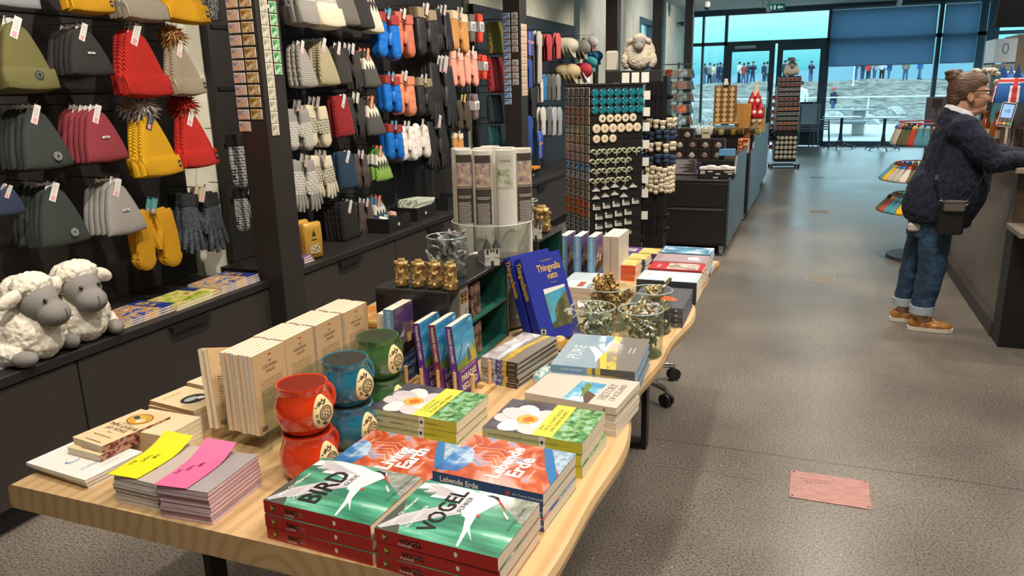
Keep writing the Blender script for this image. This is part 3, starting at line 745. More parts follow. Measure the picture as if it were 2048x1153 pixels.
def bird_book(title, second, text3):
    W, H, T = .19, .247, .0265
    gr = M('3f8f6f', .35, kind='ramp', scale=7, stretch=(4, .8, 1), stops=((.30, '24584a'), (.5, '3b8a6c'), (.62, '5fae93'), (.72, 'c4ddcf')), coat=.5)
    red = M('b7261f', .4, coat=.3)
    def front(A):
        A.rect(0, 0, W, H, gr)
        A.poly([(0, H), (0, H*.80), (W*.6, H)], M('4b5148', .4, coat=.4)); A.poly([(W*.55, 0), (W, 0), (W, H*.42)], M('7c8279', .4, kind='noise', scale=60, col2='979c92', coat=.4))
        tern(A, W, H)
        A.text(title, .060 if len(title) < 5 else .047, .024, H*.575, K_, bold=.02)
        A.text('ICELANDIC' if len(title) < 5 else 'ISL\u00c4NDISCHER', .012, .022, H*.765, W_)
        A.text(second, .0155, W*.55, H*.50, M('39564c', .5))
        A.text('J\u00f3hann \u00d3li Hilmarsson', .011, .018, H*.90, W_)
        A.text(text3, .008, W*.42, H*.06, M('3a3a38', .5))
    def spine(mb):
        mb.text(title, .0165, (-.0004, H-.047, T*.18), (0, 0, 1), (0, 1, 0), W_, 'l', .03, .8) if False else None
        spine_text(mb, title, .015, H-.052, T, M('2a0f0d', .5), bold=.03, squeeze=1)
        mb.text(title, .014, (-.0005, H-.053, T*.5), (0, 0, -1), (0, 1, 0), M('3a0e0b', .5), 'c', .02, .62) if False else None
        spine_text(mb, second, .008, H-.05, T*.45, W_)
        mb.ell((-.0002, H-.022, T*.5), (.0006, .0065, .008), M('5c4a34', .5), 10, 6); mb.poly([(-.0009, H-.018, T*.3), (-.0009, H-.026, T*.55), (-.0009, H-.016, T*.7)], M('d5b04a', .5))
        for i in range(3): spine_rect(mb, H-.095, H-.075, T, M('d9a9a0', .5), T*(.3+.13*i), T*(.33+.13*i), .0004)
        for i, j in ((0, 0), (1, 1), (0, 1), (1, 0)): spine_rect(mb, .08+.004*i-.003, .08+.004*i, T, W_, T*(.36+.14*j), T*(.48+.14*j), .0005)
        spine_rect(mb, .0795, .0825, T, W_, T*.3, T*.68, .0004)
    return book_fn(W, H, T, red, front, spine), T
b1, T = bird_book('BIRD', 'GUIDE', 'WITH BIRDS AND THEIR EGGS'); pile(b1, 3, T, -.705, 1.062, math.radians(-2.5), 'green and red English bird guide with a flying white tern', 'English bird guides')
b2, T = bird_book('VOGEL', 'F\u00dcHRER', 'MIT FOTOS UND EIERN'); pile(b2, 3, T, -.447, 1.045, math.radians(-3), 'green and red German bird guide with a flying white tern', 'German bird guides')
def earth_book(l1, l2):
    W, H, T = .185, .25, .026
    lava = M('d8633a', .35, kind='ramp', scale=9, dist=2.2, stops=((.28, '35609c'), (.36, '8490b8'), (.41, 'c08c80'), (.47, 'bc5a30'), (.56, 'a03a22'), (.64, 'c06a44'), (.74, '6c7ca0')), coat=.2)
    bl = M('1f4f86', .4, coat=.4)
    def front(A):
        A.rect(0, 0, W, H, lava)
        A.poly([(W*.45, 0), (W, 0), (W, H*.24), (W*.7, H*.12)], M('a9bccb', .4, kind='noise', scale=70, col2='7f9ab4', coat=.6))
        A.poly([(W*.2, 0), (W*.40, 0), (W, H*.22), (W, H*.30), (W*.55, H*.15)], M('2a6ea8', .35, coat=.6))
        A.poly([(W*.05, H), (W*.10, H*.80), (W*.35, H*.76), (W*.62, H*.84), (W*.7, H*.94), (W*.6, H)], M('3b78b8', .35, kind='ramp', scale=16, stops=((.35, '244f88'), (.5, '3f78b4'), (.66, 'a8c4e0')), coat=.6))
        for i in range(5): A.line([(W*(.3+.1*i), H*.85), (W*(.45+.08*i), H*.62), (W*(.2+.12*i), H*.5)], .0012, M('f3cdb8', .4))
        A.text(l1, .047 if len(l1) < 7 else .042, W*.12, H*.44, W_, bold=.028); A.text(l2, .047, W*.22, H*.28, W_, bold=.028)
        A.text('Ari Trausti Gu\u00f0mundsson', .009, W*.25, H*.87, W_); A.text('Geology of Iceland', .006, W*.2, H*.2, W_)
    def spine(mb):
        spine_text(mb, l1+' '+l2, .0175, H-.018, T, W_, bold=.02, squeeze=.92)
        spine_rect(mb, .072, .080, T, M('d0482f', .5), T*.3, T*.65); spine_text(mb, 'Ari Trausti Gu\u00f0mundsson', .0072, .066, T, W_)
    return book_fn(W, H, T, bl, front, spine), T
b3, T = earth_book('Living', 'Earth'); pile(b3, 2, T, -.703, 1.278, math.radians(-2.5), 'orange and blue geology paperback in English', 'English geology books')
b4, T = earth_book('Lebende', 'Erde'); pile(b4, 3, T, -.443, 1.270, math.radians(-4), 'orange and blue geology paperback in German', 'German geology books')
def flower_book(l, sp):
    W, H, T = .18, .245, .027
    gl = M('4f8058', .5, kind='ramp', scale=60, stops=((.3, '27452c'), (.45, '4f8a52'), (.58, '8fb27a'), (.7, '8cc0c0')), coat=.3)
    lime = M('c3bf3c', .45, coat=.3); sage = M('bfc196', .5, coat=.2)
    def front(A):
        A.rect(0, 0, W, H*.47, gl); A.rect(0, H*.47, W, H, M('4a454c', .45, kind='noise', scale=12, col2='5a5660', coat=.3))
        pm = M('e6e2dd', .45, coat=.3); ps = M('c9c4c6', .45, coat=.3)
        cx, cy = W*.42, H*.66
        for i, a in enumerate((95, 150, 205, 262, 318, 20, 60)):
            r = math.radians(a); L_ = .085; w = .027
            p = []
            for t in range(13):
                u = t/12*pi*2; rr_ = L_*.5*(1+math.cos(u)); ww = w*math.sin(u)*(1.1 if t < 6 else 1.1)
                q = (max(.001, min(W-.001, cx+math.cos(r)*rr_-math.sin(r)*ww)), max(H*.47, min(H-.001, cy+math.sin(r)*rr_+math.cos(r)*ww))); p.append(q)
            A.poly(p[:-1], pm if i % 2 else ps)
        A.disc(cx, cy, .026, M('e48a38', .6, kind='noise', scale=140, col2='f3b765')); A.disc(cx, cy-.004, .014, M('c96a22', .6))
        A.rect(.0, H*.30, W, H*.50, M('e6da50', .45, coat=.3))
        for i, t in enumerate(l): A.text(t, .0125, .03, H*.45-i*.014, M('6b6a2c', .5), bold=.01)
    def spine(mb):
        spine_rect(mb, 0, H*.36, T, lime); spine_rect(mb, H*.36, H*.42, T, M('e8e6e0', .5)); spine_rect(mb, H*.38, H*.405, T, M('2b2b33', .5), T*.35, T*.65, .0006)
        spine_text(mb, sp, .0085, H-.015, T, M('5b6a3a', .5)); spine_text(mb, 'H\u00f6r\u00f0ur Kristinsson', .006, H*.30, T, M('8d8a30', .5))
    return book_fn(W, H, T, sage, front, spine), T
b5, T = flower_book(('A guide to the', 'FLOWERING', 'PLANTS AND FERNS', 'OF ICELAND'), 'FLOWERING PLANTS AND FERNS OF ICELAND'); pile(b5, 3, T, -.742, 1.512, math.radians(-2.5), 'lime green plant guide in English with a white flower', 'English plant guides')
b6, T = flower_book(('Island', 'DIE BL\u00dcTENPFLANZEN', 'UND FARNE ISLANDS'), 'DIE BL\u00dcTENPFLANZEN UND FARNE ISLANDS'); pile(b6, 3, T, -.429, 1.500, math.radians(-2), 'lime green plant guide in German with a white flower', 'German plant guides')
# History of Iceland
W, H, T = .19, .252, .0185
def front(A, W=W, H=H):
    A.rect(.0, H*.30, W*.72, H*.58, M('4f93bd', .4, kind='ramp', scale=12, stops=((.35, '2f7fb5'), (.5, '6fb1d4'), (.62, 'e2ecf0')), coat=.3))
    A.poly([(0, H*.34), (W*.5, H*.52), (W*.3, H*.3), (0, H*.30)], M('5b4a3f', .5)); A.poly([(W*.1, H*.42), (W*.7, H*.52), (W*.6, H*.42)], M('64863c', .5))
    A.text('HISTORY', .034, W*.2, H*.17, M('8b8078', .5), squeeze=.8); A.text('OF ICELAND', .024, W*.2, H*.08, M('8b8078', .5), squeeze=.85)
def spine(mb, T=T, H=H): spine_rect(mb, .03, .034, T, M('3a3632', .5), T*.3, T*.7)
hb = book_fn(W, H, T, M('c9bfb2', .5, coat=.2), front, spine)
pile(hb, 4, T, -.407, 1.725, math.radians(-6), 'cream grey history paperback with a blue landscape band', 'history paperbacks')
# PURE Iceland: wide landscape photo book
W, H, T = .285, .235, .019
def front(A, W=W, H=H):
    A.rect(0, H*.42, W, H, M('a9bdcc', .35, kind='ramp', scale=3, stops=((.3, '7892aa'), (.6, 'a3b4c0')), coat=.4))
    A.poly([(0, 0), (W, 0), (W, H*.42), (W*.7, H*.44), (0, H*.36)], M('7d7771', .4, coat=.3))
    A.poly([(0, H*.36), (W*.3, H*.42), (W*.62, H*.44), (W, H*.46), (W, H*.36), (W*.6, H*.33), (0, H*.22)], M('8f866f', .4, kind='noise', scale=24, col2='cdb34a', coat=.3))
    A.poly([(0, H*.44), (0, H*.34), (W*.2, H*.38), (W*.42, H*.50), (W*.5, H*.60), (W*.36, H*.52)], M('8b8478', .4)); A.poly([(0, H*.4), (0, H*.33), (W*.5, H*.44), (W*.36, H*.5)], M('d3bb4d', .4))
    A.poly([(W*.15, H*.5), (W*.36, H*.56), (W*.6, H*.7), (W*.62, H*.62), (W*.42, H*.47)], M('c3d3df', .4)); A.poly([(W*.62, H*.5), (W*.98, H*.46), (W*.98, H*.56)], M('6c98bd', .4))
    A.text('PURE', .052, W*.22, H*.72, M('dfe7ec', .4), bold=-.005); A.text('PORFINNUR', .0085, W*.5, H*.16, W_); A.text('SIGURGEIRSSON', .0065, W*.5, H*.11, W_)
def spine(mb, T=T, H=H):
    spine_rect(mb, 0, H*.40, T, M('4a4643', .4)); spine_rect(mb, H*.40, H*.46, T, M('c9b13c', .4)); spine_rect(mb, H*.50, H*.56, T, M('c9b13c', .4)); spine_rect(mb, H*.46, H*.5, T, M('5d5a4f', .4)); spine_text(mb, 'PURE ICELAND', .009, H-.03, T, M('c4d4e2', .5))
pb = book_fn(W, H, T, M('6289ab', .4, coat=.4), front, spine, hard=True, pages=M('b9c3cc', .7))
pile(pb, 5, T, -.405, 1.925, math.radians(3), 'wide blue and grey landscape photo book', 'wide landscape photo books')
# the smaller landscape book
W, H, T = .26, .125, .015
def front(A, W=W, H=H):
    A.rect(0, H*.5, W, H, M('b8b3b6', .35, kind='ramp', scale=14, dist=2, stops=((.3, '8f8b98'), (.5, 'c7c2c6'), (.65, 'e9e6ea')), coat=.5))
    A.rect(0, 0, W, H*.5, M('857d70', .4, coat=.4)); A.poly([(0, H*.42), (W*.3, H*.5), (W, H*.36), (W, H*.22), (W*.5, H*.34), (0, H*.28)], M('d8b63c', .4, kind='noise', scale=30, col2='b49a48', coat=.4)); A.poly([(0, H*.6), (W*.4, H*.55), (W*.9, H*.62), (W*.5, H*.7)], M('e9e7ee', .4))
def spine(mb, T=T, H=H):
    spine_rect(mb, 0, H*.3, T, M('3c3028', .4)); spine_rect(mb, H*.3, H*.4, T, M('d0b040', .4)); spine_rect(mb, H*.4, H*.8, T, M('50548a', .4, kind='noise', scale=60, col2='b9bed6')); spine_rect(mb, H*.08, H*.24, T, M('b9b2a6', .5), T*.4, T*.5, .0006)
sb = book_fn(W, H, T, M('b4aea6', .4, coat=.3), front, spine, hard=True, pages=M('56504a', .7))
pile(sb, 5, T, -.750, 1.945, math.radians(-9), 'small grey landscape book with a yellow streak', 'small landscape books')
# ---- left side: pamphlets, sagas
def flyer_col(c): return M(c, .45, coat=.2)
W, H, T = .175, .125, .0095
# yellow and pink ring of cards on two stacks of thin booklets
gb = book_fn(.125, .17, .0085, M('c2b6ae', .45, coat=.3), lambda A: (A.text('100', .02, .02, .12, M('8b7f78', .5)), A.rect(.02, .05, .07, .053, M('6b625c', .5))), None, pages=M('e8e2e2', .8), name='booklet')
def lying2(rz): return (0, 0, rz)
for k in range(7):
    j = random.Random(k)
    gb.put((-1.358+.001*k+j.uniform(-.002, .002), 1.078+j.uniform(-.002, .002), TZ+k*.0092), (0, 0, math.radians(-1)), 'thin brown booklet under the yellow cover, %s' % ord_(6-k, 7), 'booklet', 'booklets under the yellow cover')
gb2 = book_fn(.125, .17, .0085, M('b87c8c', .45, coat=.2), lambda A: A.rect(0, 0, .125, .17, M('a39ca0', .45, coat=.3)), None, pages=M('e0d0d8', .8), name='booklet')
for k in range(8):
    j = random.Random(k+20)
    gb2.put((-1.213+j.uniform(-.002, .002), 1.062+j.uniform(-.002, .002), TZ+k*.0092), (0, 0, math.radians(4)), 'thin grey booklet with pink pages under the pink cover, %s' % ord_(7-k, 8), 'booklet', 'booklets under the pink cover')
def sheet(col, seed, l1, l2, l3):
    def fn():
        mb = MB(); c = M(col, .5); Wd, Hh = .078, .175; n = 14; vs = []
        for i in range(n+1):
            t = i/n; z = .0008+.030*max(0, t-.55)**1.6*2.2
            for j in (0, 1): vs.append((j*Wd*(1 if j else 1)+.004*math.sin(t*3), t*Hh, z+.004*(1-j)*t)); 
        vs2 = [(x, y, z+.0009) for x, y, z in vs]; N_ = len(vs)
        fs = [(2*i, 2*i+2, 2*i+3, 2*i+1) for i in range(n)]; fs2 = [(N_+2*i, N_+2*i+1, N_+2*i+3, N_+2*i+2) for i in range(n)]
        ed = [(2*i, N_+2*i, N_+2*i+2, 2*i+2) for i in range(n)]+[(2*i+1, 2*i+3, N_+2*i+3, N_+2*i+1) for i in range(n)]+[(0, 1, N_+1, N_), (2*n, N_+2*n, N_+2*n+1, 2*n+1)]
        mb.add(vs+vs2, fs+fs2+ed, c, True)
        tm = M('4a3b10' if seed == 1 else '5a1230', .6)
        for i, t_ in enumerate((l1, l2, l3)): mb.text(t_, .0105, (.052, .055+i*.014, .0026), (-1, .0, 0), (0, -1, 0), tm, 'c', .01) if False else mb.text(t_, .0115, (.020+i*.014, .045+.02*i, .0030+.0002*i), (0, 1, 0), (-1, 0, 0), tm, 'l', .02)
        return mb.build('flyer')
    return fn
o = sheet('f2e21a', 1, 'THE VIKING', 'LAUGHTER', 'BOOK')(); o.location = (-1.362, 1.074, TZ+.0655); o.rotation_euler = (0, 0, math.radians(3)); tag(o, 'bright yellow cover sheet curling up from a pile of booklets', 'booklet cover')
o = sheet('f06a9c', 2, 'THE', 'REAL', 'GRETTIR')(); o.location = (-1.216, 1.058, TZ+.0748); o.rotation_euler = (0, 0, math.radians(6)); tag(o, 'bright pink cover sheet curling up from a pile of booklets', 'booklet cover')
# white notebooks at the table's left end, with sagas on them
def nb_front(A):
    A.text('Iceland', .02, .03, .05, M('9aa0b8', .5)); A.disc(.05, .115, .018, M('8d99c4', .5), .01); A.disc(.053, .117, .014, M('efedea', .5), .008); A.lines(.06, .03, .12, 2, .006, .0015, M('b9b4ae', .5))
nb = book_fn(.15, .21, .008, M('efedea', .5), nb_front, None, name='notebook', pages=M('d9cfc2', .8))
for k in range(3): nb.put((-1.462+.002*k, 1.100-.004*k, TZ+k*.0088), lying(math.radians(-7+k)), 'flat white notebook at the left end of the table, %s of three' % ord_(2-k, 3), 'notebook', 'white notebooks')
CREAM = M('e8d3a8', .55); CREAMS = M('6e2a22', .5, kind='noise', scale=90, col2='b48a72')
def saga_front(A, W=.115, H=.185, pic=True, dark=False):
    br = M('6b3a28', .5)
    A.text('THE', .009, W*.5, H*.67, br, 'c'); A.text('SAGA OF', .018, W*.5, H*.56, br, 'c', .01); A.text('BURNT NJAL', .018, W*.5, H*.46, br, 'c', .01)
    A.disc(W*.5, H*.24, .035, M('8a5a20', .5), .030); A.disc(W*.5, H*.24, .032, M('e0a83c', .5), .027)
    A.disc(W*.42, H*.27, .012, M('e9dcc0', .5)); A.disc(W*.6, H*.22, .014, M('3d4f63', .5), .009); A.poly([(W*.3, H*.16), (W*.5, H*.24), (W*.7, H*.15)], M('d8c24a', .5))
    A.lines(W*.2, H*.79, W*.8, 1, .005, .003, M('9b7650', .5), 3); A.lines(W*.3, H*.42, W*.7, 1, .005, .002, M('9b7650', .5), 4); A.lines(W*.2, H*.93, W*.8, 1, .005, .003, M('9b7650', .5), 5)
njal = book_fn(.115, .185, .016, CREAM, saga_front, None, spine_m=CREAMS)
def rot3(a, b, n):
    """euler that carries a book's own axes (from the spine outwards, up, out of the front cover) onto a, b, n"""
    return Matrix((Vector(a).normalized(), Vector(b).normalized(), Vector(n).normalized())).transposed().to_euler()
# ---- saga pile lying askew at the left end
rs = math.radians(-8)
for k, (x, y, z, r_) in enumerate(((-1.482, 1.352, TZ+.0275, -4), (-1.472, 1.362, TZ+.0445, -8))):
    njal.put((x, y, z), (math.radians(0), 0, pi+math.radians(r_)), 'cream saga paperback with a round gold picture, %s lying on the white notebooks' % ('lower one', 'upper one')[k], 'book', 'saga paperbacks on the notebooks')
cream = book_fn(.12, .17, .0105, M('ead9b4', .6), lambda A: (A.lines(.02, .13, .1, 2, .012, .004, M('b98a70', .5), 2), A.lines(.03, .1, .09, 1, .01, .003, M('b98a70', .5), 3)), None, spine_m=M('d9bf95', .6))
for k in range(5): cream.put((-1.405, 1.268+.002*k, TZ+k*.0112), (0, 0, pi/2+math.radians(-4+k)), 'thin cream paperback, %s of the pile behind the yellow cover' % ord_(4-k, 5), 'book', 'cream paperbacks behind the yellow cover')
sagao = book_fn(.115, .17, .011, M('ead6ab', .6), lambda A: (A.disc(.06, .07, .036, M('2c3038', .5), .03), A.disc(.055, .075, .02, M('a9b4b8', .5), .012), A.disc(.075, .06, .01, M('d8d4c8', .5)), A.lines(.02, .14, .1, 1, .01, .003, M('b98a70', .5), 2)), None, spine_m=M('c9a27c', .6))
for k in range(5): sagao.put((-1.445, 1.412, TZ+k*.0118), (0, 0, pi/2+math.radians(-7+(k%2)*2)), 'cream paperback with a dark oval picture, %s of its pile' % ord_(4-k, 5), 'book', 'paperbacks with a dark oval picture')
for k in range(3): cream.put((-1.50, 1.60, TZ+k*.0112), (0, 0, pi/2+math.radians(-7)), 'thin cream paperback, %s of the pile nearest the cabinets' % ord_(2-k, 3), 'book', 'cream paperbacks nearest the cabinets')
# leaning pair and the long row of upright sagas in a clear stand
BC = M('d3b184', .6)
def back_print(A, W=.122, H=.205):
    d = M('5a4a40', .6)
    A.rect(W*.46, H*.93, W*.56, H*.945, M('b0281e', .5))
    A.text('THE', .007, W*.5, H*.85, d, 'c'); A.text('ICELANDIC', .011, W*.5, H*.79, d, 'c'); A.text('SAGAS', .011, W*.5, H*.73, d, 'c')
    A.lines(W*.16, H*.64, W*.84, 13, H*.032, .0014, M('7d6c5c', .6), 5)
    A.disc(W*.55, H*.18, .004, M('3e6a3c', .5)); 
    for i in range(9): A.rect(W*.07+i*.0022, H*.04, W*.07+i*.0022+(.0012 if i % 3 else .0018), H*.1, d)
up1 = book_fn(.122, .205, .0138, BC, None, None, back_print, spine_m=CREAMS, pages=M('efe6d6', .85))
rotup = rot3((0, -1, 0), (0, 0, 1), (-1, 0, 0))
NB = 7
for g in range(4):
    y0 = 1.492+.127*g
    for k in range(NB):
        x = -1.200-.0143*k - (.004 if g in (1,) else 0) + .006*(g == 3)
        up1.put((x-.0, y0+.0015*(k % 3)+(.004 if k > 3 else 0), TZ+.043), rotup, 'upright cream paperback, %s, %s cluster of the clear stand' % (('frontmost', 'second', 'third', 'fourth', 'fifth', 'sixth', 'rearmost')[k]+' from the mugs', ('nearest', 'second nearest', 'third nearest', 'farthest')[g]), 'book', 'upright saga paperbacks in the clear stand')
mb = MB(); ac = glassmat((240, 246, 245), .9)
mb.box((-1.315, 1.375, TZ+.036), (-1.185, 1.885, TZ+.040), ac); mb.box((-1.188, 1.375, TZ+.04), (-1.185, 1.885, TZ+.16), ac); mb.box((-1.315, 1.375, TZ+.04), (-1.312, 1.885, TZ+.16), ac)
for y in (1.385, 1.87): mb.box((-1.31, y, TZ), (-1.306, y+.01, TZ+.036), ac); mb.box((-1.192, y, TZ), (-1.188, y+.01, TZ+.036), ac)
tag(mb.build('book_stand'), 'clear acrylic stand holding the long row of upright cream paperbacks', 'book stand')
for k in range(2):
    b_ = Vector((-.32, .30, .9)); a_ = Vector((0, -1, 0)); a_ = (a_ - b_*a_.dot(b_)/b_.length_squared).normalized(); n_ = a_.cross(b_).normalized()
    up1.put((-1.345+.018*k, 1.50, TZ+.004), rot3(a_, b_, n_), 'cream paperback leaning against the upright row, %s' % ('outer one', 'inner one')[k], 'book', 'leaning cream paperbacks')
# ---- stacked stoneware mugs
MED = M('e6cf9d', .6); MEDK = M('33281e', .7)
def mug(c1, c2, inside):
    gl = M(c1, .12, kind='noise', scale=16, col2=c2, coat=.8, dist=.6, thr=.6)
    def fn():
        prof = [(.034, 0), (.044, .001), (.050, .006), (.0605, .026), (.0655, .046), (.0645, .064), (.058, .082), (.0545, .093), (.0545, .103), (.0575, .109), (.0565, .113), (.0525, .112), (.050, .104), (.050, .094), (.054, .07), (.056, .045), (.044, .012), (0, .010)]
        mb = MB(); mb.lathe(prof[:13], (0, 0, 0), gl, 40); r = mb.build('mug')
        mb = MB(); mb.lathe(prof[11:], (0, 0, 0), M(inside, .35), 40); mb.build('interior', r)
        mb = MB(); pts = []
        for i in range(13):
            t = i/12*pi; pts.append((.052+.034*math.sin(t), 0, .056+.036*math.cos(t)))
        mb.tube(pts, [.0095]*13, gl, 10, flat=.8); mb.build('handle', r)
        mb = MB()  # cream medallion following the belly, towards local -y
        def surf(u, v, lift):
            z = .056+v; 
            for (r0, h0), (r1, h1) in zip(prof, prof[1:]):
                if h0 <= z <= h1: rad = r0+(r1-r0)*(z-h0)/(h1-h0); break
            rad += lift; a = -pi/2+u/.065
            return (rad*math.cos(a), rad*math.sin(a), z)
        n = 28; ring = [(.029*math.sin(2*pi*i/n)*(1.0-.22*math.cos(2*pi*i/n)), .040*math.cos(2*pi*i/n)) for i in range(n)]
        vs = []; rings_ = [(1.0, .0005), (.96, .003), (.8, .0036), (.4, .0038)]
        for k, l in rings_: vs += [surf(u*k, v*k, l) for u, v in ring]
        vs.append(surf(0, 0, .0038)); fs = []
        for i in range(3):
            for j in range(n): fs.append((i*n+j, (i+1)*n+j, (i+1)*n+(j+1) % n, i*n+(j+1) % n))
        for j in range(n): fs.append((3*n+j, 4*n, 3*n+(j+1) % n))
        mb.add(vs, fs, MED, True)
        def curve(pts, w=.0009):
            for p, q in zip(pts[:-1], pts[1:]):
                d = Vector((q[0]-p[0], q[1]-p[1])); 
                if d.length < 1e-7: continue
                nn = Vector((-d.y, d.x)).normalized()*w
                mb.poly([surf(p[0]-nn.x, p[1]-nn.y, .0042), surf(q[0]-nn.x, q[1]-nn.y, .0042), surf(q[0]+nn.x, q[1]+nn.y, .0042), surf(p[0]+nn.x, p[1]+nn.y, .0042)], MEDK)
        for rr_, w in ((.0165, .0009), (.0115, .0006), (.0045, .0007)): curve([(rr_*math.cos(t*2*pi/20)+.003, rr_*math.sin(t*2*pi/20)-.002) for t in range(21)], w)
        for k in range(6): a = k*pi/3; curve([(.003+.0045*math.cos(a), -.002+.0045*math.sin(a)), (.003+.010*math.cos(a), -.002+.010*math.sin(a))], .0008)
        for k in range(22): a = k*2*pi/22; curve([(.003+.0125*math.cos(a), -.002+.0125*math.sin(a)), (.003+.0153*math.cos(a+.1), -.002+.0153*math.sin(a+.1))], .0006)
        rg = random.Random(4)
        for k in range(16):
            a = rg.uniform(1.4, 5.2); rr_ = rg.uniform(.019, .024); c = (rr_*math.cos(a), rr_*1.25*math.sin(a)); s_ = rg.uniform(.002, .0035)
            curve([(c[0]+s_*t/6*math.cos(t*1.1+k), c[1]+s_*t/6*math.sin(t*1.1+k)) for t in range(8)], .0007)
        curve([(-.012, .026), (-.005, .022), (.0, .03), (.003, .023), (.010, .027), (.004, .020), (-.004, .019)], .0013)
        mb.build('medallion', r)
        return r
    return Maker(fn)
for nm, mk, x, y in (('glossy orange red', mug('d63a12', 'e04a1c', '7a1c08'), -1.022, 1.318), ('glazed sea blue', mug('1f6c86', '2f86a0', '31302c'), -1.018, 1.485), ('glazed moss green', mug('3f6436', '56794a', '2f3a22'), -1.035, 1.665)):
    mk.put((x, y, TZ), (0, 0, math.radians(80)), nm+' stoneware mug with cream medallion, lower of its stack', 'mug', 'stacked stoneware mugs')
    mk.put((x-.004, y+.003, TZ+.1115), (0, 0, math.radians(77)), nm+' stoneware mug with cream medallion, upper of its stack', 'mug', 'stacked stoneware mugs')
# ---- dowel rack with purple novels
RW = M('d9b078', .5)
rk = empty('book_rack', (-.95, 1.87, TZ)); tag(rk, 'small wooden dowel rack holding upright novels', 'book rack')
MB().box((-.14, -.075, 0), (.135, -.055, .014), RW, ch=.002).build('rail', rk); MB().box((-.14, .045, 0), (.135, .065, .014), RW, ch=.002).build('rail', rk)
MB().box((-.135, -.055, .002), (-.115, .045, .012), RW).build('cross_bar', rk); MB().box((.11, -.055, .002), (.13, .045, .012), RW).build('cross_bar', rk)
for x in (-.13, -.088, -.038, .014, .066, .12):
    for y in (-.065, .055): MB().cyl((x, y, .012), (x, y, .088), .0058, RW, seg=10).build('dowel', rk)
W, H, T = .132, .205, .021
def par_front(A, W=W, H=H):
    A.rect(0, 0, W, H*.42, M('57318a', .45, coat=.3)); A.rect(0, H*.38, W, H, M('3e9ac4', .4, kind='ramp', scale=9, stretch=(.5, 2.5, 1), stops=((.3, '2a5b96'), (.5, '3f9ccb'), (.62, '7fc0da'), (.72, 'd09a62')), coat=.4))
    A.poly([(0, H*.36), (W, H*.36), (W, H*.62), (W*.5, H*.5), (0, H*.44)], M('b9a83c', .5, kind='noise', scale=14, col2='6b8a3a'))
    A.poly([(W*.5, H*.40), (W*.56, H*.56), (W*.62, H*.60), (W*.68, H*.52), (W*.72, H*.40)], M('4a5a62', .5)); A.disc(W*.62, H*.62, .005, M('d0c8b8', .5)); A.line([(W*.1, H*.5), (W*.32, H*.64), (W*.36, H*.70)], .004, M('3a3a38', .5))
    A.text('HALLD\u00d3R LAXNESS', .0125, W*.5, H*.31, M('e0a0b0', .5), 'c', .01, squeeze=.95); A.text('PARADISE', .025, W*.5, H*.185, M('ece0b0', .5), 'c', .02, squeeze=.9); A.text('RECLAIMED', .025, W*.5, H*.06, M('ece0b0', .5), 'c', .02, squeeze=.8)
    A.text('QPD', .01, W*.8, H*.93, W_)
def par_sp(c):
    def f(mb, T=T, H=H): spine_text(mb, 'PARADISE RECLAIMED', .0115, H-.008, T, M('efe6c8', .5), bold=.02, squeeze=.88); spine_text(mb, 'HALLD\u00d3R LAXNESS', .008, H*.40, T, M('e2b4c4', .5), squeeze=.85)
    return f
pm1 = book_fn(W, H, T, M('55308c', .45, coat=.3), par_front, par_sp(0)); pm2 = book_fn(W, H, T, M('7c3052', .45, coat=.3), par_front, par_sp(1))
le = math.radians(6); bb = (-math.sin(le), 0, math.cos(le)); nn = (math.cos(le), 0, math.sin(le))
for mk, x, l in ((pm1, -.986, 'purple novel in the dowel rack, left of the maroon one'), (pm2, -.937, 'maroon backed novel in the dowel rack between two purple ones'), (pm1, -.886, 'purple novel nearest the landscape books in the dowel rack')):
    mk.put((x, 1.803, TZ+.0145), rot3((0, 1, 0), bb, nn), l, 'book', 'novels in the dowel rack')
def ind_front(A, W=.13, H=.2):
    A.rect(0, 0, W, H, M('5a5566', .5, kind='ramp', scale=12, stops=((.3, '3a2c44'), (.5, '6c5874'), (.62, '8c7a6a')), coat=.3)); A.poly([(0, H*.9), (W, H*.98), (W, H*.7), (W*.4, H*.8)], M('5d3f78', .5)); A.poly([(0, H*.45), (W, H*.6), (W, H*.42), (0, H*.3)], M('2c2420', .5)); A.rect(W*.55, H*.5, W*.75, H*.62, M('d8b060', .5)); A.poly([(W*.2, H*.62), (W*.45, H*.70), (W*.4, H*.6)], M('c9c2c4', .5)); A.disc(W*.8, H*.7, .01, M('c97a3a', .5))
    A.rect(0, 0, W, H*.36, M('2f4a74', .5)); A.text('HALLD\u00d3R LAXNESS', .011, W*.5, H*.29, M('a9b9cc', .5), 'c'); A.text('INDEPENDENT', .0185, W*.5, H*.18, M('b9c6d6', .5), 'c', .01, squeeze=.85); A.text('PEOPLE', .021, W*.5, H*.07, M('b9c6d6', .5), 'c', .01)
def ind_sp(mb, T=.03, H=.2): spine_text(mb, 'INDEPENDENT PEOPLE', .0165, H-.006, T, M('dfeaf2', .5), bold=.01, squeeze=.85)
ind = book_fn(.13, .235, .032, M('6ea0c8', .45, coat=.2), lambda A: ind_front(A, .13, .235), lambda mb: ind_sp(mb, .032, .235))
for x, y, l in ((-1.115, 1.80, 'thick blue novel standing in the dowel rack behind the green mugs'),): ind.put((x+.012, y+.01, TZ+.015), rot3((0, 1, 0), (0, 0, 1), (1, 0, 0)), l, 'book', 'thick blue novels')
wn_ = book_fn(.13, .225, .02, M('e2d8d0', .5), None, None, pages=PAPER)
wn_.put((-1.155, 1.84, TZ+.001), rot3((0, 1, 0), (.06, 0, 1), (1, 0, -.06)), 'pale novel leaning beside the thick blue one behind the green mugs', 'book')
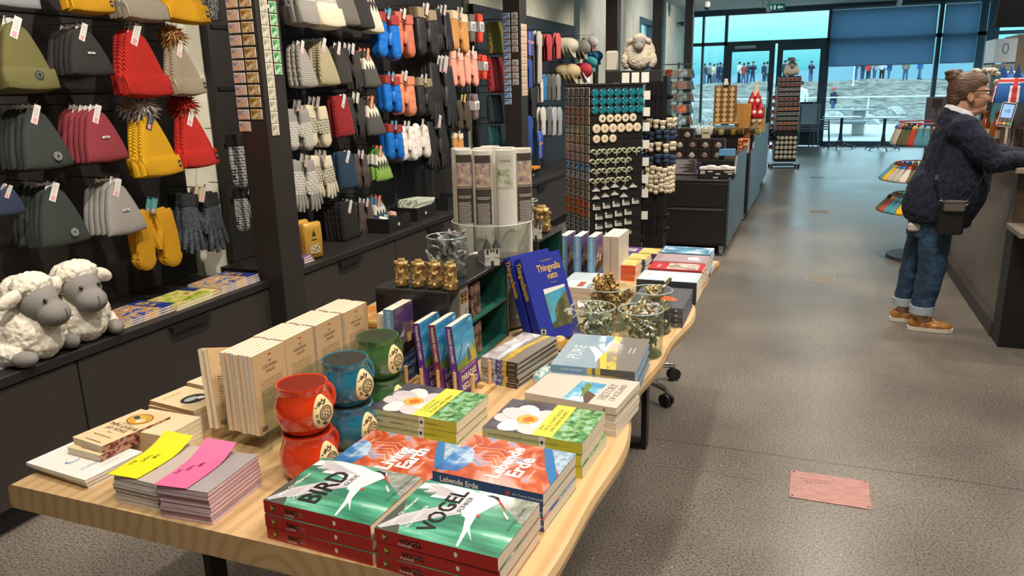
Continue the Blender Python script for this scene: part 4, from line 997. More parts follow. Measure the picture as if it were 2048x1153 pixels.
for x, l in ((-.975, 'leftmost'), (-.914, 'middle'), (-.853, 'rightmost')): ind.put((x, 3.06, TZ+.001), rot3((0, 1, 0), (0, 0, 1), (1, 0, 0)), 'thick blue novel, %s of the three upright behind the tall blue books' % l, 'book', 'thick blue novels')
wt_ = book_fn(.20, .205, .035, M('cdc5bd', .5, coat=.2), lambda A: (A.rect(.16, .0, .185, .1, M('c8322c', .5)), A.text('3', .05, .10, .12, M('d7c2bc', .5)), A.poly([(.0, .06), (.14, .12), (.2, .09), (.2, .0), (0, 0)], M('cfc4c2', .5))), None)
for k, l in enumerate(('inner', 'outer')): wt_.put((-.835+.037*k, 3.24, TZ+.001), rot3((0, 1, 0), (0, 0, 1), (1, 0, 0)), 'thick white upright paperback behind the blue novels, %s one' % l, 'book', 'thick white upright paperbacks')
# ---- tall royal blue lake books leaning to the left
W, H, T = .19, .30, .034
def lake_front(A, W=W, H=H):
    y_ = M('e8b72e', .5)
    A.text('Thingvalla', .034, W*.62, H*.80, y_, 'c', .012, squeeze=.85); A.text('vatn', .034, W*.66, H*.70, y_, 'c', .012, squeeze=.9); A.text('Undraheimur', .010, W*.6, H*.91, M('b99a4a', .5), 'c'); A.text('\u00ed m\u00f3tun', .009, W*.66, H*.645, M('b99a4a', .5), 'c')
    A.rect(W*.34, H*.14, W*.90, H*.60, M('3c7f9c', .4, kind='ramp', scale=9, stops=((.32, '2a5f7c'), (.5, '4aa0c0'), (.7, '6a8a5a')), coat=.4))
    A.poly([(W*.34, H*.14), (W*.34, H*.2), (W*.6, H*.42), (W*.9, H*.52), (W*.9, H*.14)], M('4a4c30', .5, kind='noise', scale=22, col2='67683f')); A.poly([(W*.34, H*.60), (W*.90, H*.60), (W*.9, H*.57), (W*.34, H*.54)], M('dfe0dc', .5)); A.poly([(W*.34, H*.30), (W*.5, H*.36), (W*.46, H*.22), (W*.34, H*.2)], M('4f9cc0', .4))
def lake_sp(mb, T=T, H=H): spine_text(mb, 'Thingvallavatn', .030, H-.012, T, M('e8b72e', .5), bold=.025, squeeze=.78); spine_text(mb, 'Undraheimur', .007, H-.10, T*1.6, M('8f8fb0', .5))
lake = book_fn(W, H, T, M('27349a', .4, coat=.4), lake_front, lake_sp, hard=True, pages=M('d8dce4', .7))
le = math.radians(20); a_ = Vector((.42, .91, 0)).normalized(); n0 = Vector((.91, -.42, 0)); bb = (n0*(-math.sin(le))+Vector((0, 0, math.cos(le)))); nn = (n0*math.cos(le)+Vector((0, 0, math.sin(le))))
for x, y, l in ((-.868, 2.335, 'outer one resting against the poster tubes'), (-.822, 2.315, 'inner one showing its cover with a lake')):
    lake.put((x, y, TZ+.001), rot3(a_, bb, nn), 'tall royal blue lake book leaning left, '+l, 'book', 'tall leaning blue books')
# ---- piles at the far half
def plain(W, H, T, col, art, sp=None, pages=None, hard=False): return book_fn(W, H, T, col, art, sp, hard=hard, pages=pages)
GN = glassmat()
grey = plain(.29, .2, .0165, M('55585e', .4, coat=.3), lambda A: (A.poly([(.10, .10), (.15, .13), (.16, .07), (.11, .03), (.09, .06)], M('e0602e', .5)), A.rect(0, .0, .003, .2, M('3b3d42', .5))), lambda mb: spine_rect(mb, .02, .027, .0165, M('c9ccd2', .5), .005, .011), pages=M('39587a', .6), hard=True)
pile(grey, 4, .0165, -.392, 2.668, math.radians(1), 'dark grey photo book with an orange shape', 'dark grey photo books')
saga_c = lambda A: (A.rect(.0, .0, .165, .24, M('b9cad2', .4, coat=.4)), A.rect(.02, .02, .145, .22, M('c8d6dc', .4)), A.poly([(.05, .03), (.1, .04), (.12, .1), (.1, .12), (.05, .1)], M('e9ebe8', .4)), A.text('sagas', .03, .06, .20, M('d8a090', .5)))
def saga_sp(mb): spine_rect(mb, .0, .24, .088, M('3c4046', .5)); spine_text(mb, 'THE ICELANDIC', .012, .20, .078, M('9aa2aa', .5), off=.0006); spine_text(mb, 'SAGAS', .03, .20, .045, M('b9c0c6', .5), off=.0006, squeeze=1.1); mb.poly([(-.0006, .09, .03), (-.0006, .02, .02), (-.0006, .02, .028), (-.0006, .09, .038)], M('a02c2c', .5))
sagab = plain(.165, .24, .088, M('4a5058', .45, coat=.3), saga_c, saga_sp)
sagab.put((-.388, 2.985, TZ), lying(0), 'very thick pale blue saga collection with a grey lettered spine', 'book') 
redb = plain(.13, .225, .018, M('b8313a', .45, coat=.3), lambda A: (A.rect(.01, .02, .12, .15, M('d8b8b0', .5, kind='noise', scale=26, col2='8c8276')), A.text('SAGA', .022, .03, .18, M('e8d0c8', .5)), A.rect(.12, .0, .13, .225, M('c8404a', .5)))); pile(redb, 5, .018, -.392, 3.16, 0, 'red covered paperback behind the saga collection', 'red covered paperbacks')
pinkb = plain(.16, .23, .018, M('a08c92', .45, coat=.3), lambda A: (A.rect(.01, .02, .15, .2, M('a8949a', .4)), A.poly([(.05, .03), (.12, .05), (.1, .09), (.05, .08)], M('e0d8d6', .5)))); pile(pinkb, 5, .018, -.396, 3.305, 0, 'dusty pink covered paperback', 'dusty pink paperbacks')
blueb = plain(.15, .23, .018, M('6b9cbc', .4, coat=.4), lambda A: (A.rect(.0, .0, .15, .23, M('5e93b6', .4, kind='ramp', scale=12, stops=((.3, '24445a'), (.5, '5e9cc2'), (.66, 'd4e4ec')), coat=.4)), A.line([(.01, .01), (.14, .01), (.14, .22), (.01, .22), (.01, .01)], .002, W_)), pages=M('cfd6dc', .7)); pile(blueb, 5, .018, -.398, 3.49, 0, 'icy blue covered paperback at the far end of the table', 'icy blue paperbacks')
def guide(c1): 
    def f(A): A.rect(0, 0, .125, .09, M('d9c57e', .5, kind='noise', scale=30, col2='c9b05e')); A.rect(0, .09, .125, .2, M(c1, .5)); A.rect(.03, .11, .09, .17, M('b9b2a6', .5)); A.text('ICE', .03, .04, .13, M(c1, .5))
    return f
for c1, n, x, y, l in (('d9603a', 6, -.697, 3.285, 'orange'), ('2f628c', 4, -.682, 3.425, 'blue and yellow'), ('5c3a86', 4, -.655, 3.56, 'purple and yellow')):
    g_ = plain(.125, .2, .0108 if n == 6 else .0165, M(c1, .45, coat=.2), guide(c1)); pile(g_, n, .0108 if n == 6 else .0165, x, y, math.radians(-2), l+' covered small guidebook', l+' guidebooks')
hs = plain(.26, .125, .02, M('c9c0b8', .45, coat=.2), lambda A: (A.rect(0, .0, .26, .125, M('bccad2', .4)), A.poly([(.0, .125), (0, .03), (.1, .02), (.13, .05), (.04, .125)], M('d8d2cc', .5)), A.rect(.02, .03, .1, .055, M('a0584a', .5)), A.rect(.02, .06, .11, .1, M('e9e6e0', .5))), None, hard=True)
pile(hs, 4, .0165+.0035, -.778, 2.80, math.radians(1), 'pale landscape book with a house picture behind the leaning blue books', 'pale house picture books')
# orange magazine and black folder beside the riser
om = book_fn(.2, .26, .008, M('d88a3c', .4, kind='noise', scale=16, col2='e8c070', coat=.4), None, None)
for k in range(4): om.put((-1.36, 2.33, TZ+k*.0088), lying(math.radians(4*k)), 'orange brown magazine beside the black riser, %s of its pile' % ord_(3-k, 4), 'magazine', 'orange magazines')
fb = book_fn(.22, .2, .012, M('22262a', .35, coat=.4), None, None, pages=M('3a4448', .6))
for k in range(3): fb.put((-1.25, 2.64, TZ+.10+k*.0126), lying(math.radians(-3)), 'black folder lying flat beside the riser, %s of three' % ord_(2-k, 3), 'folder', 'black folders')
tag(MB().box((-1.46, 2.63, TZ), (-1.24, 2.87, TZ+.099), M('3a5560', .5), ch=.003).build('storage_box'), 'blue grey box under the black folders', 'box')
# ---- black risers
RB = M('1e1e1f', .4, coat=.1); TEAL = M('1d5a4e', .5)
def riser(y0, y1, x0=-1.195, x1=-.955):
    r = empty('display_riser', (0, 0, 0))
    MB().box((x0, y0, 1.018), (x1, y1, 1.03), RB, ch=.001).build('top_panel', r); MB().box((x0, y0, TZ+.001), (x1, y0+.012, 1.018), RB).build('front_panel', r); MB().box((x0, y1-.012, TZ+.001), (x1, y1, 1.018), RB).build('rear_panel', r)
    MB().box((x0, y0+.012, TZ+.001), (x0+.012, y1-.012, 1.018), RB).build('side_panel', r)
    mb = MB(); mb.box((x0+.012, y0+.012, .885), (x1-.002, y1-.012, .893), TEAL); mb.box((x0+.012, y0+.012, TZ+.001), (x1-.002, y1-.012, TZ+.009), TEAL); mb.box((x0+.012, y0+.012, TZ+.009), (x1-.003, y0+.016, 1.018), TEAL); mb.box((x0+.012, y1-.016, TZ+.009), (x1-.003, y1-.012, 1.018), TEAL); mb.box((x0+.012, y0+.016, TZ+.009), (x0+.016, y1-.016, 1.018), TEAL); mb.build('shelf', r)
    return r
tag(riser(1.925, 2.40), 'black riser with open teal shelves holding game boxes', 'display riser', 'black risers on the table'); tag(riser(2.72, 3.03), 'second black riser behind the poster tubes', 'display riser', 'black risers on the table')
def gamebox():
    mb = MB(); g = M('a39d92', .5); mb.box((-.11, -.03, 0), (0, .03, .118), g, ch=.001)
    mb.box((0, -.024, .07), (.0006, .018, .105), M('2b211b', .5)); o_ = M('c98a2c', .5)
    for i, t in enumerate(('NEXT', 'CHANCE', 'NOW')): mb.text(t, .0125, (.0010, -.003, .094-.0125*i), (0, 1, 0), (0, 0, 1), o_, 'c', .03, .85)
    for k in range(2):
        c = (.0005, .012, .035); R_ = .014 if k == 0 else .011
        mb.poly([(.0006+.0004*k, c[1]+R_*.6*math.cos(t*pi/10), c[2]+R_*math.sin(t*pi/10)) for t in range(20)], BLACK if k == 0 else g)
    return mb.build('game_box')
GBX = Maker(gamebox)
for x, y, z, l in ((-.965, 2.06, .894, 'grey game box with orange title on the upper teal shelf'), (-.965, 2.06, TZ+.0095, 'grey game box on the lower teal shelf')): GBX.put((x, y, z), (0, 0, 0), l, 'game box', 'grey game boxes')
pcd = Maker(lambda: MB().box((-.1, -.035, 0), (0, .035, .105), M('3a2a26', .4, kind='noise', scale=40, col2='8a6a5c'), ch=.001).build('postcard_box'))
for z, l in ((.894, 'upper'), (TZ+.0095, 'lower')): pcd.put((-.97, 2.16, z), (0, 0, 0), 'dark picture box beside the game box on the %s teal shelf' % l, 'box', 'dark picture boxes')
# ---- gilded stone-like figurines
GOLD = M('c2a266', .38, .4, kind='noise', scale=60, col2='86693a', bump=.004)
def troll():
    mb = MB(); rg = random.Random(9)
    mb.box((-.019, -.016, 0), (.019, .016, .068), GOLD, ch=.004)
    for k in range(34):
        a = rg.uniform(0, 2*pi); z = .004+.066*k/33; u = .019/max(abs(math.cos(a)), abs(math.sin(a))*1.15); x, y = u*math.cos(a), u*math.sin(a); s_ = rg.uniform(.0025, .0042); mb.box((x-s_*1.4, y-s_*1.4, z-s_), (x+s_*1.4, y+s_*1.4, z+s_), GOLD, Matrix.Translation((x, y, z)) @ Euler((rg.uniform(-.3, .3), rg.uniform(-.3, .3), a)).to_matrix().to_4x4() @ Matrix.Translation((-x, -y, -z)))
    mb.box((-.013, -.012, .066), (.012, .012, .076), GOLD, ch=.003); mb.ell((0, -.018, .058), (.004, .005, .006), GOLD, 8, 6)
    return remesh(mb.build('figurine'), .0016, 1)
TR = Maker(troll)
for k, (x, y) in enumerate(((-1.116, 1.955), (-1.062, 1.958), (-1.012, 1.962), (-.960, 1.958))): TR.put((x, y, 1.031), (0, 0, .5+.1*k), 'bronze gold rocky figurine on the riser edge, %s of four' % ('first from the left', 'second from the left', 'third from the left', 'last')[k], 'figurine', 'bronze gold figurines', (.92, .92, 1.12))
TR.put((-.995, 2.885, 1.031), (0, 0, .2), 'larger bronze gold figurine alone on the far riser', 'figurine', 'bronze gold figurines', 1.45)
# ---- vases of church magnets
def vasefn(R, H, wall=.003):
    def fn():
        mb = MB(); mb.lathe([(0, .004), (R*.9, .004), (R, .012), (R+.001, H), (R-wall, H), (R-wall, .014), (R*.85, .011), (0, .011)], (0, 0, 0), glassmat((246, 250, 249), .8), 32); mb.lathe([(R*.96, 0), (R*.98, .004), (0, .0045)], (0, 0, 0), glassmat((225, 235, 230), .8), 32)
        mb.tube([(R*math.cos(t*pi/16)-.0, R*math.sin(t*pi/16), H) for t in range(33)], .0022, M('aebfbb', .08, 0, coat=1), 6, cap=False)
        return mb.build('glass_vase')
    return Maker(fn)
v1 = vasefn(.062, .125)
v1.put((-1.045, 2.12, 1.031), label='round glass vase full of church shaped ornaments behind the figurines', cat='vase', group='glass vases on the risers')
v1.put((-1.065, 2.86, 1.031), label='round glass vase of church shaped ornaments behind the poster tubes', cat='vase', group='glass vases on the risers', scale=(.95, .95, 1.05))
SIL = M('8e8e90', .35, .7, kind='noise', scale=60, col2='c4c4c2'); DKR = M('3b3b3e', .45, .3); WL = M('c9c7c2', .5)
def churchfn(two=True):
    def fn():
        r = empty('church_model')
        mb = MB(); w, d, h = .020, .034, .022
        mb.box((-w, -d, 0), (w, d, h), WL); mb.prism([(-w, h), (w, h), (0, h+.017)], 1, -d, d, WL)
        for i in range(4): mb.box((w, -d+.010+i*.014, .007), (w+.0006, -d+.016+i*.014, .016), DKR); mb.box((-w-.0006, -d+.010+i*.014, .007), (-w, -d+.016+i*.014, .016), DKR)
        mb.box((-.004, -d-.0006, 0), (.004, -d, .013), DKR); mb.build('nave', r)
        mb = MB(); mb.poly([(-w-.002, -d-.001, h-.001), (0, -d-.001, h+.018), (0, d+.001, h+.018), (-w-.002, d+.001, h-.001)], DKR); mb.poly([(w+.002, -d-.001, h-.001), (w+.002, d+.001, h-.001), (0, d+.001, h+.018), (0, -d-.001, h+.018)], DKR)
        mb.v = [(x*1.0, y, z+.0006) for x, y, z in mb.v]; mb.build('roof', r)
        for sx in ((-.013, .013) if two else (0,)):
            mb = MB(); mb.box((sx-.007, -d-.002, h), (sx+.007, -d+.012, h+.026), WL); mb.box((sx-.003, -d-.0026, h+.010), (sx+.003, -d-.002, h+.022), DKR); t = mb.build('tower', r)
            mb = MB(); mb.add([(sx-.009, -d-.004, h+.026), (sx+.009, -d-.004, h+.026), (sx+.009, -d+.014, h+.026), (sx-.009, -d+.014, h+.026), (sx, -d+.005, h+.052)], [(0, 1, 4), (1, 2, 4), (2, 3, 4), (3, 0, 4), (0, 3, 2, 1)], DKR); mb.cyl((sx, -d+.005, h+.05), (sx, -d+.005, h+.060), .0008, DKR, seg=5); mb.build('spire', t)
        return r
    return Maker(fn)
CH = churchfn(); CH.put((-.985, 2.31, 1.031), (0, 0, math.radians(38)), 'white and grey model church with two spires on the near riser', 'model church', 'model churches', 1.25)
CH.put((-.99, 2.775, 1.031), (0, 0, math.radians(30)), 'white and grey model church with two spires beside the far vase', 'model church', 'model churches', 1.2)
def magchurch():
    mb = MB(); mb.prism([(-.02, 0), (.02, 0), (.02, .022), (.008, .034), (-.002, .022), (-.006, .022), (-.006, .036), (-.011, .058), (-.016, .036), (-.02, .022)], 1, -.003, .003, M('c9c7c4', .4, .1, kind='noise', scale=50, col2='77757a'))
    for i in range(3): mb.box((-.002+i*.007, -.0036, .007), (.002+i*.007, -.003, .015), DKR)
    mb.box((-.0145, -.0036, .024), (-.0075, -.003, .034), DKR)
    return mb.build('church_ornament')
MC = Maker(magchurch); rg = random.Random(12)
for cx, cy, l in ((-1.045, 2.12, 'near'), (-1.065, 2.86, 'far')):
    for k in range(20):
        a = rg.uniform(0, 2*pi); r_ = rg.uniform(.0, .032); t = k/19
        MC.put((cx+r_*math.cos(a), cy+r_*math.sin(a), 1.05+.082*t), (rg.uniform(-1.2, 1.2), rg.uniform(-1.3, 1.3), rg.uniform(0, 6)), 'small silver and white church ornament in the %s glass vase' % l, 'ornament', 'church ornaments in the %s glass vase' % l, 1.35)
# ---- poster tubes
def tubefn(style):
    def fn():
        mb = MB(); H = .60; R = .0355; wm = M('e6e2da', .5)
        mb.lathe([(R-.004, 0), (R, 0), (R, H), (R-.004, H), (R-.004, H-.004), (0, H-.004)], (0, 0, 0), wm, 28); r = mb.build('poster_tube')
        if style is None: return r
        mb = MB(); R2 = R+.0006
        def patch(a0, a1, z0, z1, m, lift=0.0):
            n = 12
            for i in range(n):
                t0 = a0+(a1-a0)*i/n; t1 = a0+(a1-a0)*(i+1)/n; q = R2+lift
                mb.poly([(q*math.cos(t0), q*math.sin(t0), z0), (q*math.cos(t1), q*math.sin(t1), z0), (q*math.cos(t1), q*math.sin(t1), z1), (q*math.cos(t0), q*math.sin(t0), z1)], m)
        A0, A1 = math.radians(-125), math.radians(-25)
        if style == 'dark':
            dk = M('4c443f', .45); patch(A0, A1, .345, .585, dk); patch(A0+.04, A1-.04, .475, .555, M('b7a3a4', .5, kind='ramp', scale=60, stops=((.3, '7c6a74'), (.45, 'b49a9c'), (.55, 'cbb48c'), (.7, 'e2dad4'))), .0006)
            patch(A0+.03, A1-.03, .470, .4715, W_, .001); patch(A0+.03, A1-.03, .5565, .558, W_, .001)
            for i in range(16): patch(A0+.2+(i % 3)*.04, A1-.2-(i % 4)*.03, .44-i*.0055-(.012 if i > 1 else 0), .4425-i*.0055-(.012 if i > 1 else 0), M('d6cec6', .5), .0008)
        else:
            patch(A0, A1, .47, .585, M('d7d3c6', .5)); patch(A0+.1, A1-.1, .475, .550, M('b9c2a0', .5, kind='ramp', scale=40, stops=((.3, '6a7a4c'), (.48, 'c9cdb4'), (.62, 'e4e0d4'))), .0006)
            mb.text('FLORA ISLANDICA', .009, ((R2+.001)*math.cos(-1.25), (R2+.001)*math.sin(-1.25), .562), (math.sin(1.25), math.cos(1.25), 0), (0, 0, 1), BLACK, 'c', .01, .5)
        mb.build('label', r)
        return r
    return Maker(fn)
td, tf, tp = tubefn('dark'), tubefn('flora'), tubefn(None)
ctr = (-1.075, 2.555)
sp_ = [(td, -1.138, 2.478, 'with brown label, front left of the cluster', .02), (td, -1.062, 2.462, 'with brown label, second from the left at the front', .1), (tf, -.988, 2.49, 'with flower label at the front of the cluster', .0), (td, -.957, 2.562, 'with brown label at the right side of the cluster', .5), (tp, -1.182, 2.545, 'plain, at the left rear of the cluster', 0), (tp, -1.105, 2.565, 'plain, in the middle of the cluster', 0), (tp, -1.030, 2.592, 'plain, at the rear right of the cluster', 0), (tp, -1.11, 2.645, 'plain, at the back of the cluster', 0)]
for mk, x, y, l, rz in sp_: mk.put((x, y, TZ+.022+.02), (0, 0, rz), 'tall white cardboard poster tube, '+l, 'poster tube', 'poster tubes in the clear bin')
mb = MB(); R = .148; ac2 = glassmat((236, 238, 234), 1.0)
mb.lathe([(0, .002), (R, .002), (R, .385), (R-.003, .385), (R-.003, .008), (0, .008)], (0, 0, 0), ac2, 40); mb.tube([(R*math.cos(t*pi/18), R*math.sin(t*pi/18), .385) for t in range(37)], .002, M('dfe4e2', .1, coat=1), 6, cap=False)
mb.lathe([(R-.004, .009), (R-.004, .04), (0, .04)], (0, 0, 0), M('cfc6ba', .5), 40)
tag(mb.build('tube_bin', loc=(-1.07, 2.555, TZ)), 'large clear cylinder bin holding the poster tubes', 'bin')
# ---- jars of keyrings
jar = vasefn(.072, .15)
HORN = M('868a70', .32, .25, kind='noise', scale=70, col2='b4b59a'); BRZ = M('a89468', .32, .3, kind='noise', scale=60, col2='c9b98a'); SLV = M('c4c4c0', .3, .5)
def spiral(m):
    def fn():
        mb = MB(); pts = []; rad = []
        for s_ in (-1, 1):
            pts = []; rad = []
            for i in range(22):
                t = i/21; a = 2.2*pi*t; r_ = .0115*(1-t)+.0018; pts.append((s_*(.012+r_*math.cos(a)*1), 0, .0+r_*math.sin(a)+.0)); rad.append(.0042*(1-t)+.0014)
            mb.tube(pts, rad, m, 7)
        mb.ell((0, 0, -.006), (.005, .0045, .016), m, 8, 6)
        o = mb.build('ram_horn_magnet'); return o
    return Maker(fn)
def keyring():
    mb = MB(); mb.tube([(.012*math.cos(t*pi/8), .012*math.sin(t*pi/8), 0) for t in range(17)], .0013, SLV, 6, cap=False)
    for i in range(4): mb.tube([(.014+.006*i+.003*math.cos(t*pi/4), .003*math.sin(t*pi/4)*(1 if i % 2 else .3), .003*math.sin(t*pi/4)*(0 if i % 2 else 1)) for t in range(9)], .0008, SLV, 5, cap=False)
    mb.prism([(.036, -.011), (.058, -.011), (.066, 0), (.058, .011), (.036, .011)], 2, -.0025, .0025, M('d8d2c8', .4, .2, kind='noise', scale=50, col2='7d6c54'))
    return mb.build('keyring')
KH, KB, KR = spiral(HORN), spiral(BRZ), Maker(keyring)
rg = random.Random(5)
for (cx, cy, kinds, l) in ((-.632, 2.335, (KH, KH, KR), 'near left'), (-.478, 2.350, (KB, KR, KH), 'near right'), (-.648, 2.595, (TR, TR, KB), 'far left'), (-.492, 2.60, (KB, KR, KB), 'far right')):
    jar.put((cx, cy, TZ+.001), label='clear glass jar full of small metal souvenirs, %s of the four' % l, cat='glass jar', group='glass jars of metal souvenirs')
    for k in range(40):
        a = rg.uniform(0, 2*pi); t = k/39; r_ = math.sqrt(rg.random())*(.050 if t < .9 else .03); mk = kinds[k % 3]
        nm = {id(KH): 'green grey ram horn magnet', id(KB): 'brass coloured ram horn magnet', id(KR): 'metal keyring with a pendant', id(TR): 'small bronze figurine'}[id(mk)]
        ct = {id(KH): 'magnet', id(KB): 'magnet', id(KR): 'keyring', id(TR): 'figurine'}[id(mk)]
        mk.put((cx+r_*math.cos(a), cy+r_*math.sin(a), TZ+.03+.128*t), (rg.uniform(-.9, .9)+ (1.2 if mk is not TR and k % 2 else 0), rg.uniform(-.9, .9), rg.uniform(0, 6)), '%s in the %s jar' % (nm, l), ct, '%ss in the %s jar' % (nm, l), 1.0 if mk is not TR else .75)
# ---- glass globes
def globe():
    mb = MB(); mb.ell((0, 0, .024), .024, M('d9e6e0', .03, coat=1.0, kind='ramp', scale=60, stops=((.35, '2f6a50'), (.5, 'd5e4dc'), (.62, '6fb0b8'))), 20, 14)
    return mb.build('glass_globe')
GL = Maker(globe)
for k, (x, y, l) in enumerate(((-.694, 1.985, 'nearest'), (-.720, 2.035, 'second'), (-.708, 2.088, 'third'), (-.735, 2.135, 'fourth'), (-.722, 2.19, 'fifth'), (-.742, 2.24, 'sixth'))): GL.put((x, y, TZ+.001), (k, .5*k, k*2), 'green and clear glass globe between the book piles, %s from the cream books' % l, 'glass globe', 'small glass globes')
GL2 = Maker(lambda: MB().ell((0, 0, .026), .026, M('cf9a3c', .05, coat=1.0, kind='noise', scale=40, col2='d8c48a'), 20, 14).build('glass_globe')); GL2.put((-.735, 2.30, TZ+.001), label='amber yellow glass globe at the far end of the row of globes', cat='glass globe')
mb = MB(); mb.box((-.012, -.003, 0), (.012, .003, .024), M('22305a', .4), ch=.001); mb.box((-.009, -.0035, .003), (.009, -.003, .02), W_); mb.box((-.004, -.004, .006), (.004, -.0035, .017), M('2b3760', .5))
tag(mb.build('price_cube', loc=(-.79, 2.30, TZ+.05)), 'tiny blue and white price tag beside the leaning blue books', 'price tag')
# ---------------------------------------------------------------- things hanging on the wall boards (hook point at the origin, front towards +x)
def tagcard(mb, y=0.0, z=-.012, w=.032, h=.095, col='dedad6', x=.036, tilt=-.45):
    m = M(col, .4); T_ = Matrix.Translation((x, y, z)) @ Matrix.Rotation(tilt, 4, 'X') @ Matrix.Rotation(.12, 4, 'Y')
    mb.box((-.0008, -w/2, -h), (.0008, w/2, 0), m, T_)
    mb.box((.0009, -w*.28, -h*.95), (.0013, w*.28, -h*.70), M('d79aa2', .5), T_)
    for i in range(5): mb.box((.0009, -w*.34, -h*.6+i*h*.10), (.0012, w*.30, -h*.57+i*h*.10), M('a9a5a4', .5), T_)
def knitm(col, kind='ribs', col2=None):
    if kind == 'ribs': return M(col, .95, kind='ribs', scale=60, bump=.003)
    if kind == 'fine': return M(col, .95, kind='noise', scale=160, col2=col2 or col, bump=.0015)
    if kind == 'chunk': return M(col, .95, kind='knit', scale=75, bump=.005, col2=col2 or col)
    return M(col, .9)
def hatpts(w, h, top=.30, n=10):
    R_ = []
    for i in range(n+1):
        t = i/n; s_ = 1-(1-top)*(1-t)**1.6
        R_.append((w/2*s_*min(1, .45+2.4*math.sqrt(max(t, 0))), -.012-(h-.012)*t))
    L_ = [(-y, z) for y, z in R_]
    return R_+[(w/4, -h-.006), (0, -h-.009), (-w/4, -h-.006)]+L_[::-1]+[(0, -.006)]
def fur(mb, c, r, m, n=170, seed=2, ln=.55):
    rg = random.Random(seed); mb.ell(c, r*.72, m, 12, 8)
    for k in range(n):
        v = Vector((rg.gauss(0, 1), rg.gauss(0, 1), rg.gauss(0, 1))).normalized(); p = Vector(c)+v*r*.55; q = p+v*r*rg.uniform(ln, ln+.4)+Vector((0, 0, -.25*r)) ; s_ = v.orthogonal().normalized()*r*.10; t_ = v.cross(s_)
        mb.add([p+s_, p-s_*.5+t_*.8, p-s_*.5-t_*.8, q], [(0, 1, 3), (1, 2, 3), (2, 0, 3)], m, True)
def beanie(col, w=.235, h=.27, kind='fine', cuff=True, pom=None, badge='', cardw=True, mat=None, cuffmat=None, tagcol='dedad6', card2=True):
    def fn():
        m = mat or knitm(col, kind)
        mb = MB(); mb.pillow(hatpts(w, h), .05, m); r = mb.build('beanie')
        if cuff:
            mb = MB(); ch = h*.27; ww = w/2+.006; mb.pillow([(ww*.97, -h+ch), (ww, -h+ch*.5), (ww, -h-.008), (ww*.5, -h-.016), (0, -h-.018), (-ww*.5, -h-.016), (-ww, -h-.008), (-ww, -h+ch*.5), (-ww*.97, -h+ch), (0, -h+ch+.004)], .062, cuffmat or (knitm(col, 'ribs') if kind != 'fine' else m), levels=((1, 0), (.99, .6), (.96, .9), (.9, 1), (.4, 1))); mb.build('cuff', r)
        if pom:
            mb = MB(); fur(mb, (.0, .0, .035), .062, M(pom[0], .9, kind='noise', scale=30, col2=pom[1])); mb.build('pompom', r)
        if badge == 'ring':
            mb = MB()
            for rr_, c_ in ((.021, 'cfd0cc'), (.018, '3c403e'), (.0145, 'c3c5c0'), (.008, '4a4e4c')): mb.lathe([(0, .0006*(22-rr_*1000)/4), (rr_, .0006*(22-rr_*1000)/4)], (0, 0, 0), M(c_, .6), 24)
            mb.build('badge', r, loc=(.034, w*.13, -h*.84), rot=(0, pi/2, 0))
        elif badge == 'label': mb = MB(); mb.box((.030, -.02, -h*.60), (.032, .022, -h*.56), M('dcdcd8', .5)); mb.box((.0321, -.014, -h*.588), (.0324, .016, -h*.575), BLACK); mb.build('label', r)
        elif badge == 'side': mb = MB(); mb.box((.030, w*.40, -h*.95), (.033, w*.40+.016, -h*.83), BLACK, ch=.001); mb.box((.0331, w*.40+.004, -h*.91), (.0334, w*.40+.011, -h*.87), M('b9b9b4', .5)); mb.build('label', r)
        if cardw:
            mb = MB(); tagcard(mb, .01, .004, col=tagcol); mb.build('price_tag', r)
        return r
    return Maker(fn)
def mitten_geo(mb, y0, w, h, m, cm=None, thumb=1, th=.038, cuffh=.22):
    pts = []
    for i in range(9):
        t = i/8; pts.append((y0+w/2*(.86+.14*math.sin(t*pi)), -h*.08-(h*.72)*t))
    arc = [(y0+w/2*math.cos(a), -h*.80-h*.20*math.sin(a)) for a in [pi*k/10 for k in range(1, 10)]]
    o = pts+arc+[(2*y0-y, z) for y, z in pts[::-1]]
    mb.pillow(o, th, m)
    s_ = 1 if thumb > 0 else -1
    mb.tube([(.004, y0+s_*w*.30, -h*.36), (.006, y0+s_*w*.50, -h*.50), (.006, y0+s_*w*.60, -h*.66)], [w*.17, w*.19, w*.11], m, 8)
    if cm: mb.pillow([(y0+w*.50, 0), (y0+w*.49, -h*cuffh), (y0-w*.49, -h*cuffh), (y0-w*.50, 0), (y0, .004)], th*1.15, cm, levels=((1, 0), (.97, .7), (.9, 1), (.4, 1)))
